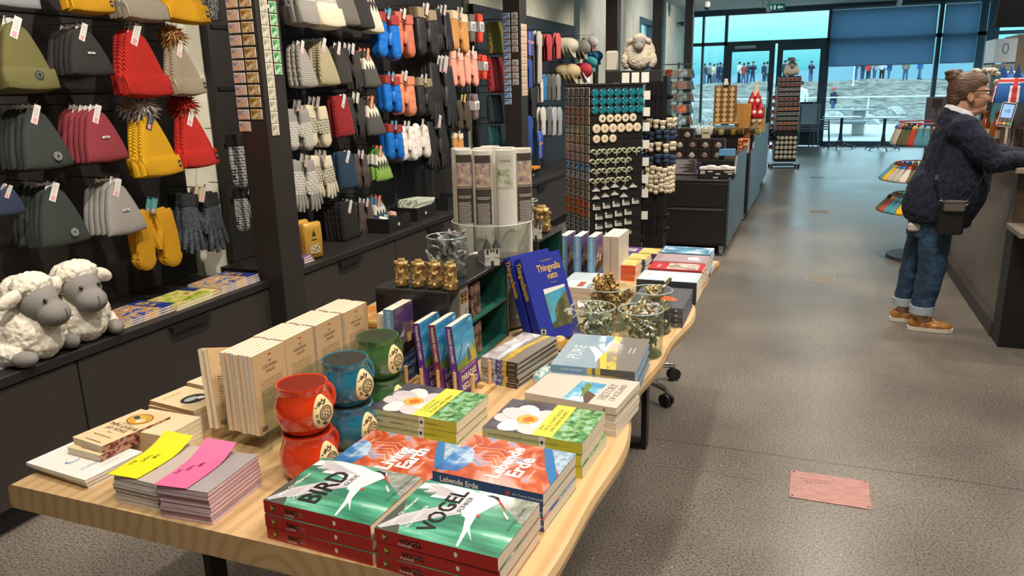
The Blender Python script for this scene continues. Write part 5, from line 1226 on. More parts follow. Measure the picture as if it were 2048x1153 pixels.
def pair(kind, col, cuffc=None, h=.26, w=.105, mat=None, cmat=None, name='mittens', card='c9c4be', tagc=True):
    def fn():
        r = empty(name)
        m = mat or M(col, .6); cm = cmat or (M(cuffc, .95, kind='noise', scale=70, col2=cuffc, bump=.004) if cuffc else None)
        for k, s_ in enumerate((-1, 1)):
            mb = MB()
            if kind == 'mitten': mitten_geo(mb, 0, w, h, m, cm, -s_)
            elif kind == 'puffer':
                n = 4
                mitten_geo(mb, 0, w, h, m, cm, -s_, th=.05)
                for i in range(n): mb.ell((.0, 0, -h*(.16+.21*i)), (.0285, w*.49*(1 if i < 3 else .85), h*.15), m, 14, 8)
            else:
                mb.pillow([(w*.40, 0), (w*.42, -h*.25), (w*.47, -h*.40), (w*.46, -h*.62), (-w*.46, -h*.62), (-w*.47, -h*.40), (-w*.42, -h*.25), (-w*.40, 0)], .028, m)
                for i in range(4):
                    y = -w*.345+i*w*.23; L_ = h*(.34, .40, .38, .30)[i if s_ > 0 else 3-i]; j = (i-1.5)*.012
                    mb.tube([(0, y, -h*.56), (.002, y+j*.5, -h*.58-L_*.6), (.001, y+j, -h*.58-L_)], [w*.125, w*.12, w*.075], m, 8)
                mb.tube([(.002, -s_*w*.36, -h*.34), (.006, -s_*w*.55, -h*.48), (.006, -s_*w*.62, -h*.62)], [w*.14, w*.14, w*.09], m, 8)
                if cm: mb.pillow([(w*.43, 0), (w*.44, -h*.2), (-w*.44, -h*.2), (-w*.43, 0)], .034, cm, levels=((1, 0), (.97, .7), (.9, 1), (.4, 1)))
            mb.build('mitten' if kind != 'glove' else 'glove', r, loc=(-.016+.012*k, s_*w*.50, -.012-.012*k), rot=(s_*.07, 0, 0))
        if tagc: mb = MB(); tagcard(mb, .0, .012, w=.03, h=.07, col=card, x=.03, tilt=-.3); mb.build('price_tag', r)
        return r
    return Maker(fn)
def socksfn(c1, c2):
    def fn():
        r = empty('socks'); m = M(c1, .9, kind='noise', scale=120, col2=c2)
        mb = MB(); mb.pillow([(.035, 0), (.045, -.03), (.040, -.16), (.03, -.20), (-.03, -.20), (-.04, -.16), (-.042, -.03), (-.03, 0)], .035, m); mb.build('sock_pair', r)
        mb = MB(); mb.pillow([(.043, -.055), (.043, -.125), (-.043, -.125), (-.043, -.055)], .045, M('c9c4c4', .5), levels=((1, 0), (.98, .9), (.9, 1), (.4, 1))); mb.box((.0226, -.028, -.115), (.0230, .028, -.07), M('8e8c92', .5)); mb.build('paper_band', r)
        return r
    return Maker(fn)
def cowlfn(col, h=.27, w=.22, kind='chunk', col2=None, cardc='dedad6'):
    def fn():
        mb = MB(); m = knitm(col, kind, col2); mb.pillow([(w*.36, 0), (w*.42, -.03), (w*.5, -h*.6), (w*.52, -h), (0, -h-.006), (-w*.52, -h), (-w*.5, -h*.6), (-w*.42, -.03), (-w*.36, 0), (0, .003)], .05, m); r = mb.build('neck_warmer')
        mb = MB(); tagcard(mb, .03, .004, col=cardc); mb.build('price_tag', r); return r
    return Maker(fn)
def at93(px, py): return at(px, py, x=-2.93)
LEAN = {'beanie': -.20, 'neck warmer': -.12, 'gloves': -.08, 'mittens': -.06, 'headband': -.1}
def hang(mk, px, py, pyb, proto_h, desc, cat, n=1, dx=.032, group=None, rz=0.0, xf=-2.93, tilt=0.0, pxb=None, zs=None):
    p = at(px, py, x=xf); b = at(pxb or px, pyb, x=xf); s_ = (p.z-b.z)/proto_h
    g = group or (desc+' on one hook' if n > 1 else None)
    for k in range(n):
        j = random.Random(int(px*7+py)+k)
        w = ('front', 'second', 'third', 'fourth', 'fifth', 'sixth', 'seventh', 'eighth')[k]
        l = desc if n == 1 else '%s, %s on its hook' % (desc, w if k else 'front one')
        mk.put((xf-dx*k, p.y+j.uniform(-.004, .004)*(k > 0), p.z+j.uniform(-.006, .006)*(k > 0)), (tilt+j.uniform(-.03, .03), LEAN.get(cat, 0), rz+j.uniform(-.06, .06)), l, cat, g, s_)
    hk = MB(); hk.tube([(-3.2, p.y, p.z+.015), (xf+.03, p.y, p.z+.012), (xf+.045, p.y, p.z+.03)], .0028, M('3a3a3c', .3, .8), 6)
    o = hk.build('hook'); 
    bd = [x for x in COL.objects if x.name.startswith('display_board')]
    o.parent = bd[0] if p.y < 3.4 else (bd[1] if p.y < 7.2 else bd[2])
# nearest board: beanies
OL = beanie('605c34', .235, .28, 'fine', badge='ring'); hang(OL, 22, 40, 178, .28, 'olive green beanie with a round badge', 'beanie', 3)
BK = beanie('2a2827', .26, .25, 'fine', cuff=False, badge='label'); hang(BK, 158, 52, 152, .25, 'black slouchy beanie with a small white label', 'beanie', 5)
RD = beanie('c4261b', .22, .28, 'ribs'); hang(RD, 262, 55, 190, .28, 'bright red ribbed beanie with turned up cuff', 'beanie', 3)
BG = beanie('a89a84', .22, .27, 'ribs', pom=('8a5e30', 'c29a5c'), badge='side'); hang(BG, 350, 85, 188, .27, 'taupe beanie with a brown fur pompom', 'beanie', 2)
DG = beanie('2e3531', .26, .29, 'fine', cuff=False, badge='ring'); hang(DG, 62, 215, 340, .29, 'dark green beanie with round badge, in the middle row', 'beanie', 5); hang(DG, 100, 370, 492, .29, 'dark green beanie with round badge, in the lowest row', 'beanie', 6)
MR = beanie('84303a', .24, .27, 'fine', cuff=False, badge='label'); hang(MR, 185, 215, 325, .27, 'maroon beanie with a small white label', 'beanie', 6)
YL = beanie('e6ac10', .235, .29, 'ribs', pom=('a19a94', 'd9d4cd'), badge='side', tagcol='26384a'); hang(YL, 290, 228, 350, .29, 'yellow ribbed beanie with a grey fur pompom', 'beanie', 3)
RD2 = beanie('c8281e', .225, .28, 'ribs', pom=('8f1a14', 'c43a28'), badge='side'); hang(RD2, 372, 222, 332, .28, 'bright red beanie with a red fur pompom', 'beanie', 2)
GY = beanie('8f8c88', .24, .27, 'fine', cuff=False, badge='label'); hang(GY, 225, 362, 470, .27, 'heather grey beanie with a small dark label', 'beanie', 5)
YM = pair('mitten', 'd99e12', h=.30, w=.105, mat=knitm('d99e12', 'ribs'), card='3f9a9c'); hang(YM, 302, 402, 535, .30, 'mustard yellow knitted mittens with a blue tag', 'mittens', 2)
NG = pair('glove', '2c333c', h=.28, w=.11, mat=M('2c333c', .95, kind='noise', scale=130, col2='4a525c'), cmat=M('272b30', .95, kind='ribs', scale=30, bump=.003), name='gloves', card='cdbb9c'); hang(NG, 398, 380, 505, .28, 'dark blue grey gloves with a red and orange patch', 'gloves', 3)
YT = beanie('e0a514', .25, .28, 'ribs', badge='side'); TPE = beanie('aaa08f', .24, .28, 'ribs', badge='label')
hang(YT, 150, -90, 22, .28, 'yellow beanie cut by the top edge, leftmost', 'beanie', 2); hang(TPE, 262, -80, 38, .28, 'taupe ribbed beanie cut by the top edge', 'beanie', 4); hang(YT, 348, -75, 42, .28, 'yellow beanie cut by the top edge, above the fur pompom', 'beanie', 2)
GYS = cowlfn('8b8c92', .2, .26, 'fine'); hang(GYS, 25, -60, 14, .2, 'grey knitted scarf at the top left corner', 'scarf', 1); hang(GYS, -5, 380, 520, .2, 'dark grey cloth at the left edge below the green beanies', 'scarf', 1) if False else None
NVH = beanie('2c3550', .22, .2, 'fine', cuff=False); hang(NVH, 12, 372, 430, .2, 'navy cloth hat with pink ring at the left edge', 'hat', 2)
# stretch of wall behind the first pillar
SCM = knitm('4a4a44', 'fine', '9a9a8c'); FK = fairmat('26272a', 'b9bab6', 260, 1.15)
SC = Maker(lambda: MB().pillow([(.07, 0), (.075, -.3), (.05, -.42), (-.05, -.42), (-.075, -.3), (-.07, 0)], .06, M('3a3a36', .95, kind='noise', scale=70, col2='a5a59a', bump=.004)).build('scarf'))
hang(SC, 418, -60, 42, .42, 'salt and pepper tweed scarf high up beside the first pillar', 'scarf', 2)
BM = pair('mitten', '26272a', h=.28, w=.11, mat=FK, cuffc='1c1c1e'); hang(BM, 488, 262, 372, .28, 'black and white patterned mittens half behind the first pillar', 'mittens', 1); hang(BM, 495, 372, 460, .28, 'lower black and white patterned mittens behind the first pillar', 'mittens', 1)
# second board
FG = fairmat('8d8a84', 'c9c4b8', 300, 1.1, -.02, -.19); FC = fairmat('cfc8b6', '7e7a74', 280, 1.25, -.06, -.20); FW = fairmat('c9c3b4', '5e5b56', 250, 1.3, -.09, -.20)
H1 = beanie('8d8a84', .24, .30, mat=FG, cuffmat=knitm('8b8781', 'fine')); H2 = beanie('cfc8b6', .23, .30, mat=fairmat('c9c4ba', '9a968e', 300, 1.2, -.02, -.2), cuffmat=knitm('cdc5ad', 'fine'))
hang(H1, 592, -70, 48, .30, 'grey and white patterned hat, first beyond the first pillar', 'beanie', 3); hang(H2, 628, -72, 52, .30, 'cream and grey diamond patterned hat on the top row', 'beanie', 2)
GR = beanie('77726b', .2, .28, 'ribs', cuff=False); hang(GR, 672, -60, 52, .28, 'grey ribbed beanie on the top row beside the diamond hat', 'beanie', 3)
BKC = beanie('262424', .2, .28, 'fine', cuff=False); hang(BKC, 703, -50, 58, .28, 'black beanie between the grey ribbed one and the zigzag hat', 'beanie', 2)
def zz(a, b, c, d, l): return beanie('888888', .235, .28, cuff=False, mat=zigmat(((0, a), (.10, b), (.155, c), (.20, d), (.27, d)), .05, 24), tagcol='d9743c')
Z1 = zz('d6cdb8', '28262a', 'd9d2c0', 'cbc3ae', 0); hang(Z1, 730, -22, 66, .28, 'cream and black zigzag knit hat on the top row', 'beanie', 3)
BLU = pair('puffer', '1660b4', '8a2a22', h=.26, mat=M('1763b8', .3, coat=.2), card='4a86a8'); SAL = pair('puffer', 'b5644c', h=.27, mat=M('b5674f', .55), cuffc='a85a48', card='cfc7bd'); BLK = pair('puffer', '262426', h=.28, mat=M('2b2829', .5), cuffc='8c7c62')
hang(BLU, 772, 22, 112, .26, 'bright blue puffy mittens, topmost of the blue ones', 'mittens', 2); hang(SAL, 803, 22, 108, .27, 'salmon pink puffy mittens on the top row', 'mittens', 2); hang(BLK, 848, 12, 108, .28, 'black puffy mittens with a fur cuff on the top row', 'mittens', 2)
GLB = pair('glove', '202022', h=.27, mat=M('222124', .6), name='gloves'); hang(GLB, 884, 15, 98, .27, 'black leather gloves on the top row', 'gloves', 3)
TAN = pair('mitten', 'b98448', 'd9c6a4', h=.26, mat=M('b98448', .8)); hang(TAN, 917, 20, 98, .26, 'tan suede mittens with cream cuffs on the top row', 'mittens', 2)
SR = socksfn('c83a28', 'd04a38'); SG = socksfn('55524f', '6a6663'); STL = socksfn('3a7a7c', '8a3034')
hang(SG, 941, 28, 84, .2, 'grey socks in a paper band on the top row', 'socks', 1, xf=-2.93); hang(SR, 958, 28, 86, .2, 'red socks in a paper band on the top row', 'socks', 2)
def stackb(c): return beanie(c, .1, .28, 'ribs', cuff=False, cardw=False)
OLB, RDB, TLB, NVB = stackb('6d6b2c'), stackb('8e2228'), stackb('1f5a60'), stackb('1d2430')
for mk, py, pyb, d in ((OLB, 42, 108, 'olive ribbed headband'), (RDB, 112, 184, 'dark red ribbed headband'), (NVB, 188, 246, 'navy ribbed headband'), (TLB, 250, 290, 'teal ribbed headband')):
    for i, px in enumerate((977, 984, 991, 998)): hang(mk, px, py, pyb, .28, '%s, %s of four side by side' % (d, ('first', 'second', 'third', 'last')[i]), 'headband', 1, group=d+'s')
# row B
F2 = beanie('8a8780', .2, .30, mat=fairmat('b9b5ac', '7c7871', 300, 1.1, -.0, -.4), cuff=False); C2 = beanie('cabf9f', .2, .30, 'fine', mat=knitm('c7bb98', 'ribs'), cuff=False)
hang(F2, 596, 85, 176, .30, 'grey and cream patterned hat on the second row', 'beanie', 3); hang(C2, 640, 80, 172, .30, 'cream patterned hat hanging in a long row of eight', 'beanie', 8, .022)
D2 = beanie('34302d', .19, .29, 'chunk', cuff=False); hang(D2, 670, 88, 170, .29, 'charcoal coarse knit hat on the second row', 'beanie', 2)
GD = pair('glove', '2b2928', h=.27, mat=M('2b2928', .8), name='gloves', card='d8d2cc'); hang(GD, 700, 92, 178, .27, 'dark knit gloves beside the charcoal hat', 'gloves', 3)
Z2 = zz('3a3836', 'd9d2c0', '4a4844', '4a4844', 0); hang(Z2, 728, 100, 176, .28, 'charcoal hat with a white zigzag band on the second row', 'beanie', 3); hang(Z2, 736, 195, 272, .28, 'charcoal hat with a white zigzag band on the third row', 'beanie', 3)
hang(BLU, 780, 148, 222, .26, 'bright blue puffy mittens on the second row', 'mittens', 2)
ORG = pair('puffer', 'c9805e', h=.26, mat=M('c9805e', .55), cuffc='c07a5c'); hang(ORG, 806, 146, 226, .26, 'peach orange puffy mittens on the second row', 'mittens', 2)
hang(BLK, 846, 152, 228, .28, 'black puffy mittens on the second row', 'mittens', 2); hang(GLB, 882, 120, 250, .27, 'long black gloves with a silver tag on the second row', 'gloves', 3)
PNK = pair('mitten', 'd58f7c', 'd9a392', h=.27, mat=M('d58f7c', .85)); hang(PNK, 912, 100, 170, .27, 'pink suede mittens, left pair on the second row', 'mittens', 2); hang(PNK, 940, 96, 168, .27, 'pink suede mittens, right pair on the second row', 'mittens', 1)
hang(SR, 967, 110, 160, .2, 'red socks in a paper band on the second row', 'socks', 2)
# row C
FM = pair('mitten', 'a29f98', h=.28, w=.10, mat=fairmat('8f8d88', 'c9c6bc', 260, 1.15, -.10, -.25), card='8a8884'); FMC = pair('mitten', 'd2c9ae', h=.28, w=.10, mat=fairmat('cfc6ac', '77736c', 240, 1.2, -.10, -.20), card='a9a59c')
hang(FM, 592, 205, 298, .28, 'grey mittens with a white snowflake pattern', 'mittens', 2); hang(FMC, 630, 198, 290, .28, 'cream mittens with a grey snowflake pattern', 'mittens', 3)
RC = cowlfn('9a1c1e', col2='6e1214'); hang(RC, 676, 192, 274, .27, 'dark red chunky knit neck warmer', 'neck warmer', 2); hang(GD, 709, 190, 275, .27, 'dark knit gloves beside the red neck warmer', 'gloves', 2)
hang(BLU, 786, 245, 316, .26, 'bright blue puffy mittens, lowest of the three blue pairs', 'mittens', 2)
WG = pair('puffer', 'd9d2c8', h=.27, mat=M('d9d3ca', .7)); hang(WG, 812, 246, 318, .27, 'white padded gloves, left pair', 'gloves', 2); hang(WG, 840, 242, 312, .27, 'white padded gloves, right pair', 'gloves', 1)
hang(GLB, 872, 236, 335, .27, 'long black gloves beside the white ones', 'gloves', 3); BRN = pair('mitten', '3d3226', h=.27, mat=M('3d3226', .8), card='c9a44c'); hang(BRN, 925, 192, 258, .27, 'dark brown mittens with a gold tag', 'mittens', 2); hang(TAN, 915, 264, 312, .26, 'tan suede mittens, lower pair beside the poster tubes', 'mittens', 1)
hang(STL, 949, 188, 240, .2, 'teal and red socks in a paper band', 'socks', 2)
# row D and E
FGL = pair('glove', 'a29f98', h=.30, w=.10, mat=fairmat('8f8d88', 'cfccc2', 260, 1.15, -.06, -.19), name='gloves', card='b5b2aa'); FGC = pair('glove', 'd2c9ae', h=.27, w=.11, mat=fairmat('d2c9b0', '77736c', 240, 1.2, -.06, -.17), name='gloves', card='a9a59c')
hang(FGL, 606, 315, 422, .30, 'grey gloves with a white snowflake pattern', 'gloves', 2); hang(FGC, 642, 306, 395, .27, 'cream gloves with a grey snowflake pattern', 'gloves', 3)
BC_ = cowlfn('1f3f58', col2='132a3c'); hang(BC_, 686, 304, 378, .27, 'navy blue chunky knit neck warmer', 'neck warmer', 2); BRG = pair('glove', '4a403b', h=.27, w=.09, mat=M('4a403b', .85), name='gloves', card='d8d2cc'); hang(BRG, 720, 304, 374, .27, 'taupe knit gloves beside the navy neck warmer', 'gloves', 2)
Z3 = zz('4e7a3c', 'd6d4c0', '2e3428', '84ac4c', 0); hang(Z3, 754, 294, 362, .28, 'green and white zigzag knit hat', 'beanie', 3)
Z4 = zz('3c6c88', 'd6d2c4', '2b3038', '3a7a9c', 0); hang(Z4, 752, 394, 460, .28, 'blue and white zigzag knit hat low on the board', 'beanie', 3)
BCO = cowlfn('1e1c1c', kind='ribs'); hang(BCO, 690, 404, 480, .27, 'black ribbed neck warmer above the worktop', 'neck warmer', 5, .03); hang(BRG, 730, 400, 468, .27, 'taupe knit gloves with a cream tag low on the board', 'gloves', 3)
# third board: shirts, scarves and caps
def shirtfn(c, w=.26, h=.42, cross=False):
    def fn():
        m = M(c, .85, kind='noise', scale=5, col2=c) if not isinstance(c, str) else M(c, .85)
        mb = MB(); mb.pillow([(w*.18, 0), (w*.48, -.05), (w*.52, -.18), (w*.40, -.20), (w*.40, -h), (-w*.40, -h), (-w*.40, -.20), (-w*.52, -.18), (-w*.48, -.05), (-w*.18, 0)], .035, m); r = mb.build('shirt')
        if cross:
            mb = MB(); w_ = M('e0dcd8', .6); rd = M('b8282c', .6)
            for a, ww, mm in ((0, .034, w_), (.001, .018, rd)): mb.box((.018+a, -.05-ww/2, -h+.01), (.019+a, -.05+ww/2, -.03), mm); mb.box((.018+a, -w*.38, -h*.45-ww/2), (.019+a, w*.38, -h*.45+ww/2), mm)
            mb.build('flag_cross', r)
        return r
    return Maker(fn)
def capfn(c1, c2=None):
    def fn():
        mb = MB(); m = M(c1, .8); vs = []
        mb.ell((0, 0, -.07), (.085, .075, .065), m, 16, 8); r = mb.build('cap')
        mb = MB(); pts = []
        for i in range(13):
            a = pi*i/12; pts.append((.02+.03*math.sin(a), .074*math.cos(a), -.085-.085*math.sin(a)))
        mb.add([(p[0]+.004, p[1], p[2]) for p in pts]+[(p[0]-.004, p[1], p[2]) for p in pts], [tuple(range(13)), tuple(range(13, 26))[::-1]]+[(i, i+13, i+14, i+1) for i in range(12)], M(c2 or c1, .8)); mb.build('brim', r)
        return r
    return Maker(fn)
FS = shirtfn('22408c', .34, .42, True); hang(FS, 1060, 62, 112, .42, 'royal blue shirt with a red and white flag cross', 'shirt', 1); FSB = shirtfn('22408c', .3, .6); hang(FSB, 1060, 118, 176, .6, 'royal blue flag garment below the flag shirt', 'shirt', 2)
GS = shirtfn('a8a298', .22, .7); hang(GS, 1078, 62, 168, .7, 'grey checked scarf hanging full length beside the flag shirt', 'scarf', 3, .05)
RS = shirtfn('a03038', .26, .42); hang(RS, 1098, 68, 122, .42, 'brick red t-shirt on the third board', 't-shirt', 4, .035); RS2 = shirtfn('b8504e', .26, .42); hang(RS2, 1116, 66, 118, .42, 'faded red t-shirt with a print', 't-shirt', 2, .035)
CR_ = capfn('c2bda8'); CG = capfn('8c8a80'); CK = capfn('bfae84'); CRD = capfn('b0283c', 'd8d2d0'); CBL = capfn('2c6c9c'); CPT = capfn('a9a6a4', '8a4a52'); CTL = capfn('2c8a94')
for mk, px, py, pyb, d, n in ((CR_, 1138, 74, 116, 'cream baseball cap on the upper row', 3), (CG, 1162, 78, 120, 'grey green baseball cap on the upper row', 3), (CPT, 1182, 72, 104, 'patterned baseball cap on the upper row', 2), (CBL, 1192, 100, 130, 'blue cap behind the teal one', 2), (CK, 1142, 126, 168, 'khaki baseball cap on the lower row', 3), (CRD, 1166, 124, 166, 'red and white cap on the lower row', 2), (CTL, 1180, 112, 144, 'teal cap between the two cap rows', 1)):
    hang(mk, px, py, pyb, .17, d, 'cap', n, .05)
HD = shirtfn('8e8878', .26, .6); hang(HD, 1194, 112, 172, .6, 'grey hooded top at the end of the cap rows', 'hoodie', 2)
BS = shirtfn('1c1c20', .26, .5); hang(BS, 1066, 176, 238, .5, 'black apron below the flag garments', 'apron', 2); WS = shirtfn('cfc8c0', .2, .5); hang(WS, 1083, 158, 205, .5, 'white scarf beside the black apron', 'scarf', 2)
for i, (c, px, d) in enumerate((('2a6ca0', 1088, 'blue'), ('4a4a4c', 1097, 'dark grey'), ('5c5a58', 1106, 'grey'), ('8a8a86', 1116, 'light grey'))):
    mk = shirtfn(c, .2, .4); hang(mk, px, 148, 202, .4, d+' folded shirt on the lower rail', 'shirt', 2, .05)
for i, (c, px, d) in enumerate((('c9c4bc', 1086, 'white'), ('6a6c70', 1098, 'slate grey'), ('b4b8bc', 1108, 'silver grey'), ('a8acae', 1119, 'pale grey'))):
    mk = shirtfn(c, .2, .4); hang(mk, px, 214, 272, .4, d+' bagged garment on the bottom rail', 'bagged garment', 2, .05)
FD = shirtfn('1f4fb0', .3, .5, True); hang(FD, 1080, 262, 318, .5, 'bright blue children\'s flag dress near the worktop', 'dress', 1); hang(FSB, 1058, 232, 312, .6, 'royal blue flag garment beside the small dress', 'shirt', 2)
# pouches and bins on the worktop between the pillars
def pouch():
    mb = MB(); g = M('c79a3e', .4, .25); mb.pillow([(.055, 0), (.058, .10), (.055, .175), (.05, .18), (-.05, .18), (-.055, .175), (-.058, .10), (-.055, 0)], .045, g, levels=((1, 0), (.97, .5), (.9, .85), (.5, 1))); r = mb.build('pouch')
    mb = MB(); mb.box((.0235, -.03, .03), (.0245, .03, .075), M('7a6a52', .5, kind='noise', scale=80, col2='d8c8a0')); mb.prism([(-.012, .115), (.012, .115), (0, .145)], 0, .0235, .0245, DARK); mb.box((.0235, -.016, .095), (.0245, .016, .10), DARK); mb.build('label', r); return r
PC = Maker(pouch)
PC.put((-2.78, 3.80, .621), (0, 0, -.25), 'gold foil pouch on the worktop, the front one of the pair', 'pouch', 'gold foil pouches', 1.25); PC.put((-2.86, 3.79, .621), (0, 0, -.2), 'gold foil pouch on the worktop, standing behind the front one', 'pouch', 'gold foil pouches', 1.3)
PC.put((-2.80, 3.60, .621), (0, -.1, -.6), 'gold foil pouch half hidden by the first pillar', 'pouch', 'gold foil pouches', 1.1)
bx = book_fn(.10, .14, .012, M('6a4a8c', .5), None, None)
for k in range(3): bx.put((-2.74, 3.66, .621+k*.013), (0, 0, pi/2+.1*k), 'small purple card packet below the gold pouch by the first pillar, %s' % ord_(2-k, 3), 'packet', 'purple card packets')
def bin_():
    mb = MB(); m = M('1c1b1b', .6); w, d, h = .16, .115, .1
    mb.box((-d, -w, 0), (d, w, .005), m); mb.box((d-.006, -w, 0), (d, w, h), m); mb.box((-d, -w, 0), (-d+.006, w, h), m); mb.box((-d, -w, 0), (d, -w+.006, h), m); mb.box((-d, w-.006, 0), (d, w, h), m)
    for i in range(9):
        for j in range(3): mb.box((d, -w+.018+i*.034, .015+j*.027), (d+.0012, -w+.036+i*.034, .03+j*.027), M('100f0f', .7))
    mb.box((d+.001, -.03, .035), (d+.002, -.005, .055), M('d8d4cc', .5)); return mb.build('storage_bin')
BN = Maker(bin_)
for x, y, l in ((-2.86, 4.82, 'black woven bin with small packets in front of the blue zigzag hat'), (-2.90, 5.32, 'black woven bin full of green and white cards'), (-2.90, 5.86, 'black woven bin beyond the one with green cards'), (-2.88, 7.42, 'black bin with leaflets beyond the second pillar'), (-2.94, 7.95, 'black bin beyond the leaflets, under the blue dress')): BN.put((x, y, .621), (0, 0, 0), l, 'bin', 'black woven bins')
cdm = [M('7d8c74', .4, kind='noise', scale=60, col2='d8dccf'), M('9ab07a', .4, kind='noise', scale=60, col2='e0e4da')]
CDm = Maker(lambda: MB().box((-.085, -.003, 0), (.085, .003, .15), cdm[0], ch=.001).build('greeting_card'))
for k in range(24): CDm.put((-2.90, 5.19+k*.0112, .63), (-.35-.01*k, 0, 0), 'green and white card in the black woven bin, number %d' % k if False else 'green and white wrapped card filed in the black woven bin', 'card', 'green cards filed in the bin')
rg = random.Random(8)
for k, (c, l) in enumerate((('d8b0a0', 'pink'), ('e0d6c8', 'cream'), ('7fb09a', 'mint green'), ('c9a08c', 'peach'))): tag(MB().box((-.035, -.03, 0), (.035, .03, .04), M(c, .5), ch=.008).build('packet', loc=(-2.90+.03*(k % 2), 4.72+.065*k, .66+.01*k), rot=(.3, .3, k)), l+' small packet in the nearest black bin', 'packet')
LF = Maker(lambda: MB().box((-.08, -.002, 0), (.08, .002, .12), M('dedad2', .5)).build('leaflet'))
for k in range(10): LF.put((-2.88, 7.34+k*.018, .64), (-.2, 0, 0), 'white leaflet filed in the bin beyond the second pillar', 'leaflet', 'white leaflets in the bin')
tag(MB().box((-.12, -.1, 0), (.12, .1, .03), M('d88a2c', .5), ch=.003).build('folded_cloth', loc=(-2.92, 8.0, .722)), 'orange and yellow folded cloth on the bin under the blue dress', 'cloth')
# comic books on the near worktop
CM = M('c98a4c', .35, kind='ramp', scale=22, stops=((.28, '2b3f8a'), (.40, '3a5fae'), (.48, 'd9b87c'), (.56, 'b8643a'), (.66, 'e8d8a8')), coat=.5)
CMG = M('a8b84c', .35, kind='ramp', scale=16, stops=((.30, '5a7a2c'), (.45, 'b9c24c'), (.55, 'e8dc8a'), (.68, 'a06a3a')), coat=.5)
def comic_art(A): A.rect(0, .22, .21, .30, M('22388a', .4, coat=.5)); A.rect(.03, .235, .15, .285, M('c8a03c', .4, kind='noise', scale=40, col2='2a3c8c'))
cm = book_fn(.21, .30, .009, CM, comic_art, None, name='comic_book'); cmg = book_fn(.21, .30, .013, CMG, lambda A: A.rect(0, .24, .1, .3, M('1c2c64', .4)), None, name='comic_book')
for k in range(3): cm.put((-2.735, 2.335+.003*k, .621+k*.0095), (0, 0, pi/2+pi/2+.03*k), 'blue and orange comic book nearest the plush sheep, %s' % ord_(2-k, 3), 'comic book', 'blue and orange comic books by the sheep') if False else cm.put((-2.95, 2.36+.003*k, .621+k*.0095), (0, 0, .03*k), 'blue and orange comic book nearest the plush sheep, %s' % ord_(2-k, 3), 'comic book', 'blue and orange comic books by the sheep')
for k in range(2): cmg.put((-2.93, 2.64, .621+k*.0136), (0, 0, .03+.02*k), 'green and yellow comic book in the middle of the row, %s' % ord_(1-k, 2), 'comic book', 'green and yellow comic books')
for k in range(4): cm.put((-2.94, 2.95, .621+k*.0095), (0, 0, .02*k), 'blue and orange comic book next to the first pillar, %s' % ord_(3-k, 4), 'comic book', 'blue and orange comic books by the pillar')
mg = book_fn(.22, .30, .011, M('8f8f9c', .35, kind='noise', scale=5, col2='a5a4ae', coat=.5), None, None, name='brochure', pages=M('c4c4ca', .7))
for k in range(5): mg.put((-2.98, 1.585, .621+k*.0116), (0, 0, .05+.02*k), 'silver grey brochure at the left edge in front of the sheep, %s' % ord_(4-k, 5), 'brochure', 'silver grey brochures')
# ---------------------------------------------------------------- magnets on the pillars
def magnet(c1, c2, c3, w=.072, h=.05):
    def fn():
        mb = MB(); mb.box((-w/2, -.004, -h/2), (w/2, 0, h/2), M('e4dccb', .4), ch=.0015); a = .003
        mb.box((-w/2+a, -.0046, -h/2+a), (w/2-a, -.004, h/2-a), M(c1, .35, kind='ramp', scale=38, stops=((.35, c1), (.5, c2), (.62, c3)), coat=.5)); return mb.build('fridge_magnet')
    return Maker(fn)
m1 = magnet('6a3a3c', 'c9bcc0', 'd8902c'); m2 = magnet('5a4020', 'b58a3c', 'd9d2c4'); m3 = magnet('6c7a48', 'b8b09a', 'd8d2c8', .058, .058); m4 = magnet('1f6a34', '58a05c', 'c9dcc8', .058, .055); m5 = magnet('2a66a8', '4a90cc', 'c9dce8', .07, .05); m6 = magnet('77828a', 'c9cdd0', '3a4248', .06, .052); m7 = magnet('c98a5c', 'e0c4a4', 'a05a4c', .07, .055)
for k in range(12):
    z = 2.10-.0605*k
    for mk, x, nm in ((m1, -2.742, 'pink and brown'), (m2, -2.660, 'golden brown')):
        if nm == 'golden brown' and k > 10: continue
        mk.put((x, 3.279, z), (0, 0, 0), '%s picture magnet on the first pillar, %s' % (nm, ('row %d' % k) if False else 'in the column facing the beanies'), 'magnet', '%s magnets on the first pillar' % nm)
    mk_y = 3.335
    m3.put((-2.599, mk_y, z-.02), (0, 0, pi/2), 'square beige picture magnet on the first pillar\'s aisle side', 'magnet', 'beige magnets on the first pillar')
    if k < 7: m4.put((-2.599, 3.405, z-.02), (0, 0, pi/2), 'green picture magnet on the first pillar\'s aisle side', 'magnet', 'green magnets on the first pillar')
tag(MB().box((0, -.03, -.008), (.001, .03, .008), M('e4e0d8', .5)).build('price_label', loc=(-2.599, 3.37, 2.02)), 'small white price label above the magnets on the first pillar', 'price label')
for k in range(14):
    z = 2.24-.0595*k
    m5.put((-2.735, 6.999, z), (0, 0, 0), 'blue picture magnet on the second pillar', 'magnet', 'blue magnets on the second pillar')
    if k < 11 and k != 6: m6.put((-2.655, 6.999, z), (0, 0, 0), 'grey picture magnet on the second pillar', 'magnet', 'grey magnets on the second pillar')
    if k < 11: m7.put((-2.599, 7.05, z-.10), (0, 0, pi/2), 'peach picture magnet on the second pillar\'s aisle side', 'magnet', 'peach magnets on the second pillar'); m7.put((-2.599, 7.13, z-.10), (0, 0, pi/2), 'peach picture magnet at the far corner of the second pillar', 'magnet', 'far peach magnets on the second pillar')
